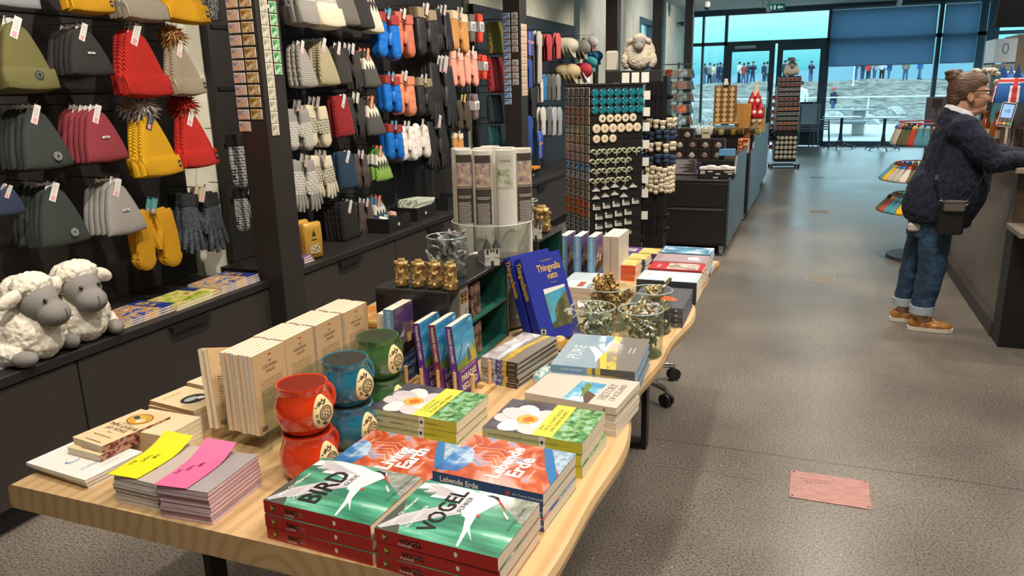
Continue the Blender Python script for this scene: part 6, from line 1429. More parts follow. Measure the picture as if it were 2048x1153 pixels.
# ---------------------------------------------------------------- plush sheep (faces -y, sits on z = 0)
def plush(lamb='d9d0be', face='85827f', pose='lie', det=.0042, l2='eee8da'):
    def fn():
        W2 = M(lamb, .95, kind='fuzz', scale=60, bump=.006, col2=l2); F2 = M(face, .9, kind='fuzz', scale=200, bump=.001)
        mb = MB()
        if pose == 'lie':
            mb.ell((0, .03, .10), (.105, .15, .10), W2, 24, 16); mb.ell((0, -.07, .085), (.095, .075, .085), W2, 20, 14); mb.ell((0, -.10, .05), (.065, .05, .05), W2)
            mb.ell((-.085, -.05, .04), (.035, .06, .038), W2); mb.ell((.085, -.05, .04), (.035, .06, .038), W2); mb.ell((0, .17, .12), (.035, .04, .035), W2)
            mb.ell((0, -.055, .20), (.062, .06, .055), W2)
            hd = Vector((0, -.115, .172))
        else:
            mb.ell((0, 0, .15), (.15, .13, .155), W2, 26, 18); mb.ell((0, -.11, .10), (.10, .06, .095), W2, 20, 14); mb.ell((-.12, -.05, .09), (.045, .05, .07), W2); mb.ell((.12, -.05, .09), (.045, .05, .07), W2); mb.ell((0, -.06, .27), (.075, .07, .06), W2)
            hd = Vector((0, -.12, .235))
        body = remesh(mb.build('plush_sheep'), det, 3, ((.022, .012), (.009, .006)))
        body.data.materials.clear(); body.data.materials.append(W2)
        r = empty('plush_sheep'); body.name = 'body'; body.parent = r; body.name = 'woolly_body'
        # face: long muzzle turned slightly down
        mb = MB(); mb.ell(hd, (.056, .058, .058), F2, 20, 14); mb.ell(hd+Vector((0, -.045, -.030)), (.046, .046, .040), F2, 20, 14)
        fc = remesh(mb.build('face', r), det*.8, 5)
        mb = MB()
        for s_ in (-1, 1):
            e_ = hd+Vector((s_*.028, -.051, .016)); mb.ell(e_, .0062, M('17120f', .08, coat=1), 12, 8); mb.ell(e_+Vector((s_*.001, -.0045, .0025)), .0014, M('ffffff', .2, emit=.0), 6, 4)
        mb.build('eyes', fc)
        mb = MB(); st = M('3c3836', .8); mz = hd+Vector((0, -.045, -.030))
        mb.tube([mz+Vector((0, -.043, .018)), mz+Vector((0, -.0465, 0)), mz+Vector((0, -.043, -.014))], .0011, st, 5)
        mb.tube([mz+Vector((.020*math.sin(t/4*pi/2-pi/4)*1.4, -.0425+.006*abs(t-4)/4, -.014-.002*math.cos(t*.78)+.005*abs(t-4)/4)) for t in range(9)], .0011, st, 5); mb.build('stitched_mouth', fc)
        for s_ in (-1, 1):
            mb = MB(); mb.ell((0, 0, 0), (.042, .014, .022), W2, 14, 10); e_ = mb.build('ear', r, loc=hd+Vector((s_*.078, .018, .028)), rot=(0, s_*.45, s_*.3)); 
            mb = MB(); mb.ell((0, -.005, -.002), (.028, .010, .012), M('c9b9b0', .9), 12, 8); mb.build('inner_ear', e_)
        for s_ in (-1, 1):
            mb = MB(); mb.ell((0, 0, 0), (.026, .038, .024), F2, 16, 10)
            mb.build('foot', r, loc=((s_*.085, -.115, .026) if pose == 'lie' else (s_*.115, -.135, .035)), rot=(0, 0, s_*-.35))
        mb = MB(); mb.ell(hd+Vector((0, .018, .052)), (.062, .048, .040), W2, 18, 12); tf = remesh(mb.build('forelock', r), det*.8, 2, ((.016, .012),)); tf.data.materials.clear(); tf.data.materials.append(W2)
        return r
    return Maker(fn)
SH = plush()
def sheep(x, y, z, rz, s, l, nm=SH): return nm.put((x, y, z), (0, 0, rz), l, 'plush sheep', None, s)
sheep(-2.86, 1.955, .622, math.radians(98), 1.30, 'white plush sheep with grey face at the left edge, nearer one on the worktop')
sheep(-2.88, 2.215, .622, math.radians(78), 1.30, 'white plush sheep with grey face, farther one beside the comic books')
# ---------------------------------------------------------------- the rotating souvenir stand in the middle
BK2 = M('161516', .5)
ROT = math.radians(41.5); SC_ = Vector((-1.498, 5.819, 0)); RM = Matrix.Rotation(ROT, 3, 'Z')
def stand_pt(x, y, z): return SC_ + RM @ Vector((x, y, z))
st = empty('souvenir_stand', SC_, (0, 0, ROT)); tag(st, 'square black revolving stand covered with magnets, plush sheep on top', 'souvenir stand')
mb = MB(); mb.box((-.215, -.215, .16), (.215, .215, 1.6), BK2, ch=.004); mb.box((-.222, -.222, 1.595), (.222, .222, 1.612), M('2a2a2b', .35), ch=.003); mb.build('panel_body', st)
mb = MB()
for i in range(13):
    mb.box((-.215, -.2185, .45+i*.085), (.215, -.215, .453+i*.085), M('3a3a3c', .4, .6)); mb.box((-.2185, -.215, .45+i*.085), (-.215, .215, .453+i*.085), M('3a3a3c', .4, .6))
mb.build('peg_rows', st)
mb = MB(); mb.box((-.25, -.25, .07), (.25, .25, .1), BK2, ch=.01); mb.cyl((0, 0, .1), (0, 0, .17), .05, BK2); mb.build('base', st)
for sx in (-1, 1):
    for sy in (-1, 1): mb = MB(); mb.cyl((sx*.2-.012, sy*.2, .03), (sx*.2+.012, sy*.2, .03), .03, BLACK, seg=14); mb.cyl((sx*.2, sy*.2, .03), (sx*.2, sy*.2, .072), .008, STEEL, seg=6); mb.build('caster', st)
def onf(mk, x, z, l, cat, grp, rz=0, d=.222, sc=None): return mk.put(stand_pt(x, -d, z), (0, 0, ROT+rz), l, cat, grp, sc)
def disc_m(c, c2, kind='ramp'):
    def fn():
        mb = MB(); a = Matrix.Rotation(pi/2, 4, 'X')
        mb.lathe([(0, -.003), (.029, -.003), (.030, 0), (.030, .003), (.028, .005), (0, .005)], (0, 0, 0), M('d9c7a4' if kind != 'glass' else '2a6a7a', .4, coat=.3), 24, a)
        if kind == 'glass': mb.lathe([(0, .012), (.010, .0115), (.020, .009), (.028, .005)], (0, 0, 0), M(c, .08, coat=1, kind='ramp', scale=24, stops=((.3, '12343c'), (.45, c), (.58, c2), (.7, '1c4a54'))), 24, a)
        else:
            mb.lathe([(0, .0055), (.024, .0054)], (0, 0, 0), M('e0d3b6', .5), 24, a)
            if kind == 'church': mb.poly([(-.012, -.0058, -.008), (.012, -.0058, -.008), (.010, -.0058, .002), (.003, -.0058, .012), (0, -.0058, .002), (-.004, -.0058, .014), (-.008, -.0058, .002)], M('4a5a6a', .5))
            else:
                for k in range(10): a0 = k*pi/5; mb.poly([(.011*math.cos(a0), -.0058, .011*math.sin(a0)), (.014*math.cos(a0+.3), -.0058, .014*math.sin(a0+.3)), (.008*math.cos(a0+.5), -.0058, .008*math.sin(a0+.5))], M('b8505a', .5))
                mb.poly([(.005*math.cos(t*pi/6), -.0059, .005*math.sin(t*pi/6)) for t in range(12)], M('a8404a', .5))
        return mb.build('round_magnet')
    return Maker(fn)
DT = disc_m('0f4c5c', '1b8894', 'glass'); DCm = disc_m('x' if False else '4a5a6a', '4a5a6a', 'church'); DR = disc_m('b8505a', 'b8505a', 'rose')
for r_ in range(3):
    for c_ in range(7): onf(DT, -.185+c_*.0605, 1.545-.060*r_, 'shiny teal glass magnet on the revolving stand, %s row' % ('top', 'second', 'third')[r_], 'magnet', 'teal glass magnets, %s row' % ('top', 'second', 'third')[r_])
for c_ in range(5): onf(DCm, -.125+c_*.063, 1.363, 'cream wooden disc magnet with a church on the revolving stand', 'magnet', 'cream church disc magnets')
for c_ in range(6): onf(DR, -.172+c_*.067, 1.292, 'cream wooden disc magnet with a red star, row of six', 'magnet', 'cream red star magnets in the row of six', sc=1.1)
for c_ in range(3): onf(DR, -.172+c_*.067, 1.218, 'cream wooden disc magnet with a red star, row of three', 'magnet', 'cream red star magnets in the row of three')
for r_ in range(4):
    for c_ in range(5 if r_ == 0 else 4): onf(KH, -.17+c_*.083-(.01 if r_ % 2 else 0), 1.12-.071*r_, 'grey green ram horn magnet on the revolving stand', 'magnet', 'ram horn magnets on the revolving stand', sc=1.8)
def wch(dark):
    def fn():
        mb = MB(); c = M('d2cec6', .5); dk = M('3c3d42', .5)
        if dark:
            mb.prism([(-.030, -.018), (.030, -.018), (.030, .004), (-.030, .004)], 1, -.006, 0, c); mb.prism([(-.022, .004), (.032, .004), (.024, .020), (-.010, .020)], 1, -.006, 0, dk); mb.prism([(-.030, .004), (-.016, .004), (-.016, .026), (-.023, .034), (-.030, .026)], 1, -.006, 0, c)
            mb.prism([(-.031, .026), (-.015, .026), (-.023, .040)], 1, -.0065, 0, dk)
            for i in range(4): mb.box((-.010+i*.010, -.0068, -.010), (-.005+i*.010, -.006, -.002), dk)
        else: mb.prism([(-.032, -.014), (.032, -.014), (.030, -.004), (.018, 0), (.010, .010), (.004, 0), (-.002, .022), (-.008, 0), (-.016, .012), (-.020, -.004), (-.030, -.002)], 1, -.006, 0, c)
        return mb.build('church_magnet')
    return Maker(fn)
CWm, CDk = wch(False), wch(True)
for r_ in range(2):
    for c_ in range(5-r_): onf(CWm, -.175+c_*.078+.0*r_, .850-.058*r_+(c_ % 3)*.010, 'white jagged church magnet low on the revolving stand', 'magnet', 'white church magnets')
for r_ in range(4):
    for c_ in range(5 if r_ == 0 else 4): onf(CDk, -.170+c_*.082+(.02 if r_ else 0), .715-.074*r_+c_*.006, 'white church magnet with a dark roof on the revolving stand', 'magnet', 'dark roofed church magnets')
rows = [('2c2c30', '55565c', '8a8c90'), ('2c2c30', '55565c', '8a8c90'), ('3a2c3a', '8a6a5c', 'b58a5c'), ('3a2c3a', '8a6a5c', 'b58a5c'), ('4a4c40', '7c7c68', 'a5a08a'), ('4a4c40', '7c7c68', 'a5a08a'), ('5c5a58', 'b0aca8', 'b0403c'), ('5c5a58', 'b0aca8', 'b0403c'),
        ('1c4a8a', '3a78b8', 'c8d4e0'), ('4a5a6a', '8a9aa8', 'd4d4d0'), ('4a4038', '8a7c68', 'b5a890'), ('3c3a38', '8c8478', 'c0b8a8'), ('7a3010', 'c0581c', 'd8843c'), ('8a3a14', 'c0581c', 'd8843c'), ('2c3440', '5c6a7c', 'a5acb4'), ('2c3440', '5c6a7c', 'a5acb4')]
nmr = ['dark grey', 'dark grey', 'brown and purple', 'brown and purple', 'olive grey', 'olive grey', 'red and white', 'red and white', 'deep blue', 'pale blue', 'stone brown', 'stone brown', 'orange', 'orange', 'slate blue', 'slate blue']
_mk = {}
for r_, cs in enumerate(rows):
    mk = _mk.setdefault(cs, magnet(*cs, w=.07, h=.06))
    for c_ in range(5):
        p = stand_pt(-.220, .175-c_*.0875, 1.555-r_*.0685); mk.put(p, (0, 0, ROT-pi/2), '%s picture magnet on the left face of the revolving stand' % nmr[r_], 'magnet', '%s magnets on the revolving stand' % nmr[r_])
PCd = Maker(lambda: MB().box((-.024, -.001, -.032), (.024, .001, .032), M('e6e2da', .5)).build('price_card'))
for i, z in enumerate((1.52, 1.40, 1.29, 1.16, 1.03, .90, .79, .62)): PCd.put(stand_pt(.255, -.20, z), (0, 0, math.radians(12)), 'white price card on the right edge of the revolving stand, %s' % ('topmost', 'second', 'third', 'fourth', 'fifth', 'sixth', 'seventh', 'lowest')[i], 'price card', 'white price cards on the revolving stand')
CK_ = Maker(lambda: MB().tube([(0, 0, 0), (.003, 0, -.05), (0, 0, -.09)], .0018, BLACK, 5).ell((0, 0, -.105), (.012, .005, .018), M('3a3c40', .3, .8), 8, 6).build('keyring'))
for i, z in enumerate((1.46, 1.34, 1.22, 1.09, .96, .85, .70, .54)):
    for j in range(3): CK_.put(stand_pt(.26+.012*j, -.17+.05*j, z), (0, 0, j), 'dark keyring hanging at the right edge of the revolving stand', 'keyring', 'dark keyrings on the revolving stand')
# platform with sheep
tag(MB().box((-.205, -.13, 0), (.205, .13, .085), M('1b1a1a', .5), ch=.004).build('platform', loc=(-1.29, 5.93, 1.613), rot=(0, 0, .12)), 'black box platform under the large plush sheep', 'platform')
for i in range(4): PCd.put((-1.40+.072*i, 5.79+.005*i, 1.648), (0, 0, .1), 'white card on the front of the sheep platform, %s from the left' % ('first', 'second', 'third', 'fourth')[i], 'card', 'white cards under the plush sheep', 1.15)
SH2 = plush('b8ac98', '83807b', 'sit', l2='cfc5b4'); SH2.put((-1.26, 5.93, 1.70), (0, 0, .2), 'large cream plush sheep sitting on top of the revolving stand', 'plush sheep', None, .80)
tag(MB().box((-.045, -.03, 0), (.045, .03, .15), M('cfc8bc', .8), ch=.012).build('cushion', loc=(-1.475, 5.97, 1.70)), 'small white cushion beside the large plush sheep', 'cushion')
# ---- keyring tower to the right of the stand
kt = empty('keyring_tower', (-1.24, 6.62, 0)); tag(kt, 'slim black tower of hanging keyrings between the revolving stand and the black counter', 'keyring tower')
mb = MB(); mb.box((-.09, -.09, .02), (.09, .09, 1.66), BK2, ch=.004); mb.build('column', kt); MB().box((-.16, -.16, 0), (.16, .16, .025), BK2, ch=.004).build('base', kt)
CRF = M('c4b596', .95, kind='noise', scale=60, col2='e4dac2', bump=.004); NVF = M('24344e', .95, kind='noise', scale=60, col2='3a4c6a', bump=.004)
def fluffy(m):
    def fn():
        mb = MB(); mb.tube([(0, 0, .03), (0, 0, 0)], .0012, BLACK, 5); mb.ell((0, 0, -.014), (.017, .015, .016), m, 10, 8); mb.ell((0, 0, -.038), (.015, .013, .014), m, 10, 8)
        for s_ in (-1, 1): mb.ell((s_*.014, 0, -.004), (.007, .005, .006), m, 8, 6); mb.ell((s_*.006, -.014, -.012), .0022, BLACK, 6, 4)
        return mb.build('fluffy_keyring')
    return Maker(fn)
FCm, FN = fluffy(CRF), fluffy(NVF); rg = random.Random(6)
for z, mk, n, nm in ((1.32, FCm, 8, 'cream fluffy keyring high on the keyring tower'), (1.22, FN, 7, 'navy fluffy keyring, upper band of the keyring tower'), (1.12, FCm, 7, 'cream fluffy keyring in the middle of the keyring tower'), (1.02, FN, 7, 'navy fluffy keyring, lower band of the keyring tower'), (.92, FCm, 9, 'cream fluffy keyring in the lowest cluster'), (.85, FCm, 10, 'cream fluffy keyring in the lowest cluster'), (.78, FCm, 10, 'cream fluffy keyring in the lowest cluster')):
    for k in range(n): a = -pi*.95+pi*1.15*k/n; mk.put((-1.24+.125*math.cos(a)+.02, 6.62+.125*math.sin(a), z+rg.uniform(-.015, .015)), (0, 0, a+pi/2), nm, 'keyring', nm+'s', 1.5)
for z in (1.62, 1.46, .62, .50):
    for k in range(10): a = -pi*.9+pi*1.05*k/10; CK_.put((-1.24+.11*math.cos(a), 6.62+.11*math.sin(a), z), (0, 0, a), 'black corded keyring on the keyring tower', 'keyring', 'black corded keyrings on the tower', 1.2)
# ---- black counters on casters in the aisle
SIDE = M('3e4750', .4); FRT = M('1d1a19', .45)
def island(x0, x1, y0, y1, deck, top, step, lbl, nd=2):
    r = empty('display_counter', (0, 0, 0)); tag(r, lbl, 'display counter', 'black display counters in the aisle')
    MB().box((x0, y0+.01, .1), (x1-.02, y1, deck-.02), FRT).build('body', r)
    MB().box((x0, y0, deck-.02), (x1-.018, step, deck), M('2a2624', .4), ch=.002).build('deck', r)
    if top > deck: MB().box((x0, step, deck-.02), (x1-.02, y1, top), FRT).build('raised_deck', r)
    mb = MB(); mb.prism([(y0-.005, .1), (y0-.005, deck+.01), (step-.02, deck+.03), (step+.10, top+.04), (y1, top+.04), (y1, .1)], 0, x1-.018, x1, SIDE); s_ = mb.build('side_panel', r)
    hs_ = (deck-.02-.12)/nd
    for k in range(nd):
        hz = .12+(.6 if k == 0 else 0)*(deck-.14) if k == 0 else 0
    a = .12+(deck-.14)*.60
    d = MB().box((x0+.01, y0, .12), (x1-.025, y0+.01, a-.012), M('201d1c', .4), ch=.002).build('drawer', r); MB().box((x0+.05, y0-.008, a-.03), (x1-.06, y0, a-.02), M('7c7c7c', .3, .7)).build('handle', d)
    MB().box((x0+.01, y0, a), (x1-.025, y0+.01, deck-.03), M('201d1c', .4), ch=.002).build('drawer', r)
    for x in (x0+.06, x1-.06):
        for y in (y0+.07, y1-.07): mb = MB(); mb.cyl((x-.012, y, .035), (x+.012, y, .035), .035, M('8a8a8a', .4), seg=14); mb.box((x-.018, y-.02, .04), (x+.018, y+.02, .1), STEEL); mb.build('caster', r)
island(-1.60, -.69, 7.33, 9.1, .72, .85, 7.9, 'black display counter with white towels, nearest in the aisle'); island(-1.6, -.66, 9.35, 11.3, .80, .98, 9.75, 'black display counter with cookies and Christmas figures, second in the aisle'); island(-1.6, -.70, 11.6, 13.6, .80, .9, 12.1, 'black display counter, third in the aisle before the chairs')
def hatbox(c):
    def fn():
        mb = MB(); mb.box((-.061, 0, 0), (.061, .12, .098), M('211a18', .45), ch=.001); mb.box((-.05, -.0008, .012), (.05, 0, .086), M('2d2522', .3)); r = mb.build('gift_box')
        mb = MB(); mb.ell((0, -.002, .036), (.027, .006, .030), M(c, .5), 14, 8); mb.box((-.034, -.006, .028), (.034, -.0005, .036), M(c, .5)); mb.build('picture', r); return r
    return Maker(fn)
hbs = [hatbox(c) for c in ('8c8880', '9a8278', 'a8a49c', '7a6460')]
for r_ in range(3):
    for c_ in range((5, 5, 3)[r_]):
        k = (r_+c_) % 4; hbs[k].put((-1.40+.128*c_-(.06 if r_ == 2 else 0), 8.02+.03*r_, .851+.1*r_), (0, 0, 0), 'black gift box with a %s hat picture, %s layer, %s' % (('grey', 'brown', 'pale', 'plum')[k], ('bottom', 'middle', 'top')[r_], ('first from the left', 'second from the left', 'third from the left', 'fourth from the left', 'last')[c_]), 'gift box', 'black gift boxes on the nearest counter')
tag(MB().box((-.04, -.02, 0), (.04, .02, .095), M('b9a98c', .5), ch=.002).box((-.03, -.021, .05), (.03, -.02, .06), DARK).build('card_box', loc=(-1.02, 8.1, 1.052)), 'small beige lettered box on top of the gift boxes', 'box')
bcd = book_fn(.1, .15, .012, M('5c98c4', .4), None, None, pages=M('8a6a4c', .6), name='card_pack')
for k in range(5): bcd.put((-.72, 7.98, .89+.0125*k), (0, 0, pi/2), 'pale blue topped card pack beside the gift boxes, %s' % ord_(4-k, 5), 'card pack', 'card packs by the gift boxes')
mb = MB(); mb.box((-.13, -.015, 0), (.13, .015, .165), BLACK, ch=.002); mb.box((-.118, -.0155, .012), (.118, -.015, .153), M('8c8686', .5)); mb.poly([(-.03, -.016, .03), (.05, -.016, .06), (-.06, -.016, .07), (.06, -.016, .09), (-.02, -.016, .1), (.08, -.016, .12), (.02, -.016, .14), (.11, -.016, .15), (.11, -.016, .02)], M('3c3432', .5))
tag(mb.build('picture_frame', loc=(-1.17, 7.72, .721), rot=(-.05, 0, 0)), 'black framed grey picture standing on the nearest counter', 'picture')
tag(MB().box((-.02, -.02, 0), (.02, .02, .13), M('3c2f5a', .4), ch=.002).box((-.018, -.0205, .01), (.018, -.02, .06), M('8a86a8', .4)).build('purple_box', loc=(-1.025, 7.70, .721)), 'small purple box between the framed picture and the towels', 'box')
mb = MB(); m_ = M('191818', .6); w, d, h = .165, .11, .085
mb.box((-w, -d, 0), (w, d, .005), m_); mb.box((-w, -d, 0), (w, -d+.006, h), m_); mb.box((-w, d-.006, 0), (w, d, h), m_); mb.box((-w, -d, 0), (-w+.006, d, h), m_); mb.box((w-.006, -d, 0), (w, d, h), m_)
for i, (x, z) in enumerate(((-.12, .062), (-.05, .062), (.1, .06), (.14, .062), (-.12, .045), (.02, .04), (.13, .042), (0, .006))): mb.box((x-.022, -d-.001, z), (x+.022, -d, z+.012), M('d4cfc8', .5))
tag(mb.build('towel_bin', loc=(-.835, 7.56, .721)), 'black bin with small white labels holding rolled white towels', 'bin')
TW = Maker(lambda: MB().pillow([(.04, -.03), (.045, 0), (.04, .03), (0, .036), (-.04, .03), (-.045, 0), (-.04, -.03), (0, -.034)], .11, M('ddd6ca', .9), levels=((1, 0), (.99, .7), (.94, .95), (.5, 1))).build('rolled_towel'))
for k in range(5): TW.put((-.955+.062*k, 7.56, .79+(.012 if k % 2 else 0)), (0, 0, pi/2 if k == 4 else pi/2-.05*k), 'white rolled towel in the labelled bin, %s' % ('first from the left', 'second from the left', 'third from the left', 'fourth from the left', 'last')[k], 'towel', 'rolled towels in the bin')
# ---- wire postcard carousel behind
pcR = empty('postcard_carousel', (-1.42, 8.75, 0)); tag(pcR, 'wire postcard carousel with clear pockets behind the gift boxes', 'postcard carousel')
mb = MB(); mb.cyl((0, 0, .05), (0, 0, 1.82), .012, STEEL, seg=8); mb.tube([(.17*math.cos(t*pi/8), .17*math.sin(t*pi/8), 1.80) for t in range(17)], .004, STEEL, 5, cap=False); mb.build('frame', pcR); MB().cyl((0, 0, .0), (0, 0, .05), .22, STEEL, seg=20).build('base', pcR)
pk = Maker(lambda: MB().box((-.055, -.004, -.075), (.055, -.001, .02), glassmat((222, 234, 236), 1.0)).box((-.055, -.03, -.075), (.055, -.001, -.072), glassmat((222, 234, 236), 1.0)).build('pocket'))
pcs = [magnet(a, b, c, .10, .085) for a, b, c in (('3a1c14', 'c0481c', 'e08a3c'), ('2c3c4a', '6a8aa0', 'c4d0d6'), ('5c2c28', 'a05a48', '4a3c3a'), ('2a3038', '4c5c6c', '8a98a4'))]
for lv in range(7):
    for k in range(6):
        a = -pi/2-.6+k*pi/3; x, y = -1.42+.15*math.cos(a), 8.75+.15*math.sin(a); z = 1.72-lv*.125
        p_ = pk.put((x-(-1.42), y-8.75, z), (-.25, 0, a+pi/2), None, None); p_.parent = pcR
        pcs[(lv+k) % 4].put((x*1.0-.0, y-.004, z-.015), (-.25, 0, a+pi/2), '%s postcard in the wire carousel' % ('orange', 'pale blue', 'red brown', 'slate')[(lv+k) % 4], 'postcard', '%s postcards in the carousel' % ('orange', 'pale blue', 'red brown', 'slate')[(lv+k) % 4])
# ---- goods on the second counter
WD = M('b98d54', .6)
cbd = empty('cookie_board', (-1.045, 10.0, .981)); tag(cbd, 'tall wooden board carrying rows of round wooden magnets', 'display board'); MB().box((-.135, 0, .14), (.135, .02, .58), M('80603c', .6), ch=.003).build('panel', cbd); MB().box((-.17, -.08, .14-.02), (.17, .08, .14), WD, ch=.003).build('shelf', cbd)
mb = MB(); mb.box((-.15, -.06, 0), (-.13, .06, .12), WD); mb.box((.13, -.06, 0), (.15, .06, .12), WD); mb.build('leg', cbd); mb = MB(); mb.box((-.02, 0, .56), (.02, .01, .66), M('e0dcd4', .5)); mb.build('sign', cbd)
WDc = Maker(lambda: MB().cyl((0, .006, 0), (0, -.006, 0), .030, M('b98f58', .6), seg=20, smooth=False).cyl((0, -.006, 0), (0, -.0075, 0), .026, M('e0c48c', .6), seg=20, smooth=False).build('wooden_disc'))
for r_ in range(7):
    for c_ in range(3): WDc.put((-1.045-.082+c_*.082, 9.985, .981+.172+r_*.060), (.2, 0, 0), 'round wooden magnet on the tall wooden board', 'magnet', 'round wooden magnets on the board')
tag(MB().box((-.03, -.02, 0), (.03, .02, .04), M('d6cdbd', .6), ch=.008).build('price_block', loc=(-1.04, 9.96, 1.561)), 'small white figure on top of the wooden board', 'figure')
ST = Maker(lambda: MB().box((-.016, -.008, 0), (.016, .008, .36), M('c08a44', .55), ch=.004).build('wooden_stick'))
for k in range(6): ST.put((-.885+.024*k, 10.08, .981), (0, .02*(k-3), 0), 'upright wooden ruler between the disc board and the red figures', 'ruler', 'upright wooden rulers')
def gnome():
    mb = MB(); mb.lathe([(0, 0), (.045, 0), (.055, .03), (.042, .085), (.03, .10), (0, .105)], (0, 0, 0), M('b81c24', .6), 16); mb.lathe([(.034, .095), (.038, .105), (.030, .12), (0, .185)], (0, 0, 0), M('b81c24', .6), 14); mb.ell((0, -.030, .092), (.012, .01, .01), M('e0b090', .5), 8, 6); mb.ell((0, -.034, .065), (.026, .018, .03), M('e8e2d6', .8), 10, 8); return mb.build('gnome')
GN_ = Maker(gnome)
for i, (x, y, z, s_) in enumerate(((-.78, 10.25, 1.16, .9), (-.71, 10.25, 1.16, .9), (-.64, 10.25, 1.16, .9), (-.75, 10.3, 1.30, .85), (-.68, 10.3, 1.30, .85))): GN_.put((x, y, z), (0, 0, 0), 'red Christmas gnome on the stepped stand, %s' % ('left on the lower step', 'middle of the lower step', 'right on the lower step', 'left on the middle step', 'right on the middle step')[i], 'gnome', 'red Christmas gnomes')
mb = MB(); mb.box((-.13, 0, 0), (.13, .18, .175), WD, ch=.003); mb.box((-.12, .06, .175), (.12, .18, .315), M('8a6038', .6), ch=.003); mb.box((-.06, .08, .315), (.06, .18, .44), M('7a2c24', .6), ch=.003); tag(mb.build('stepped_stand', loc=(-.71, 10.22, .981)), 'stepped wooden stand carrying the red Christmas gnomes', 'stand')
tag(MB().lathe([(0, 0), (.05, 0), (.03, .10), (.012, .17), (0, .2)], (0, 0, 0), M('d8c8ac', .7), 16).build('felt_tree', loc=(-.71, 10.35, 1.425)), 'cream pointed felt tree at the top of the Christmas stand', 'ornament')
HT = Maker(lambda: MB().prism([(0, 0), (.02, .022), (.02, .034), (.01, .04), (0, .034), (-.01, .04), (-.02, .034), (-.02, .022)], 1, -.004, .004, M('e6d9c4', .6)).build('heart_ornament'))
for i in range(3): HT.put((-.79+.075*i, 10.205, 1.10-.0), (0, 0, 0), 'small cream heart on the Christmas stand, %s' % ('left', 'middle', 'right')[i], 'ornament', 'cream hearts', 1.2)
def jarfn(c, lid):
    def fn():
        mb = MB(); mb.lathe([(0, 0), (.028, 0), (.032, .006), (.032, .06), (.026, .07), (0, .07)], (0, 0, 0), M(c, .1, coat=1), 16); r = mb.build('preserve_jar'); MB().cyl((0, 0, .07), (0, 0, .088), .029, M(lid, .3, .7), seg=16).build('lid', r); return r
    return Maker(fn)
js = [jarfn('4a3418', 'c8ac60'), jarfn('a8a06c', 'd0c8b8'), jarfn('2c2014', 'b0b0ac'), jarfn('8a7a2c', 'c8ac60')]
for i in range(16): js[i % 4].put((-1.12+.07*(i % 8), 9.84-.09*(i//8), .981 if False else (.981 if 9.84-.09*(i//8) > 9.75 else .981)), (0, 0, 0), '%s preserve jar on the second counter, %s row' % (('dark brown', 'pale green', 'black', 'mustard')[i % 4], ('rear', 'front')[i//8]), 'jar', '%s preserve jars, %s row' % (('dark brown', 'pale green', 'black', 'mustard')[i % 4], ('rear', 'front')[i//8]), 1.0)
WBt = Maker(lambda: MB().lathe([(0, 0), (.03, 0), (.034, .01), (.034, .09), (.015, .11), (.015, .14), (0, .14)], (0, 0, 0), M('cfd8d8', .15, coat=.8), 14).build('bottle'))
for k in range(4): WBt.put((-1.40+.075*k, 9.82, .981), (0, 0, 0), 'small pale glass bottle left of the wooden disc board, %s' % ('first', 'second', 'third', 'fourth')[k], 'bottle', 'pale glass bottles')
OB = Maker(lambda: MB().box((-.06, -.03, 0), (.06, .03, .075), M('c8502c', .5, kind='ramp', scale=30, stops=((.35, '2c1c18'), (.5, 'c0481c'), (.6, 'e0c8a0'))), ch=.002).build('snack_box'))
for k in range(6): OB.put((-.76, 9.46+.075*(k % 3), .801+.078*(k//3)), (0, 0, 0), 'orange and brown snack box at the near end of the second counter, %s layer' % ('lower', 'upper')[k//3], 'snack box', 'orange snack boxes, %s layer' % ('lower', 'upper')[k//3])
MG2 = Maker(lambda: MB().lathe([(0, 0), (.035, 0), (.038, .1), (.034, .1), (.032, .008), (0, .008)], (0, 0, 0), M('4a3020', .3, kind='noise', scale=20, col2='a0603c', coat=.6), 18).tube([(.036, 0, .08), (.06, 0, .07), (.06, 0, .035), (.036, 0, .02)], .006, M('4a3020', .3), 6).build('cup'))
MG2.put((-.74, 9.62, .961), (0, 0, 0), 'brown patterned cup on top of the orange snack boxes', 'cup', None, 1.1)
# ---- far revolving stand with the sheep wearing a hat
FSC = Vector((-.50, 15.62, 0)); fs_ = empty('souvenir_stand', FSC, (0, 0, .18)); tag(fs_, 'far black souvenir stand before the entrance doors, small plush sheep on top', 'souvenir stand')
MB().box((-.19, -.15, .12), (.19, .15, 1.68), M('1a1718', .5), ch=.004).build('panel_body', fs_); MB().box((-.27, -.2, .05), (.27, .2, .075), M('2a2c30', .4), ch=.004).build('base', fs_); MB().box((-.215, -.05, .3), (-.19, .05, 1.5), M('8a98a4', .4)).build('side_rail', fs_)
for sx in (-1, 1):
    for sy in (-1, 1): MB().cyl((sx*.24-.015, sy*.17, .03), (sx*.24+.015, sy*.17, .03), .03, BLACK, seg=12).build('caster', fs_)
fd = [disc_m('9a7c50', '9a7c50', 'rose'), disc_m('6a3c3a', '6a3c3a', 'church'), magnet('3c2024', '6a3438', '9a5c50', .07, .05), magnet('2a2224', '5c5658', 'b0acac', .06, .045), magnet('5c2c18', '9c5428', 'c08a50', .065, .045)]
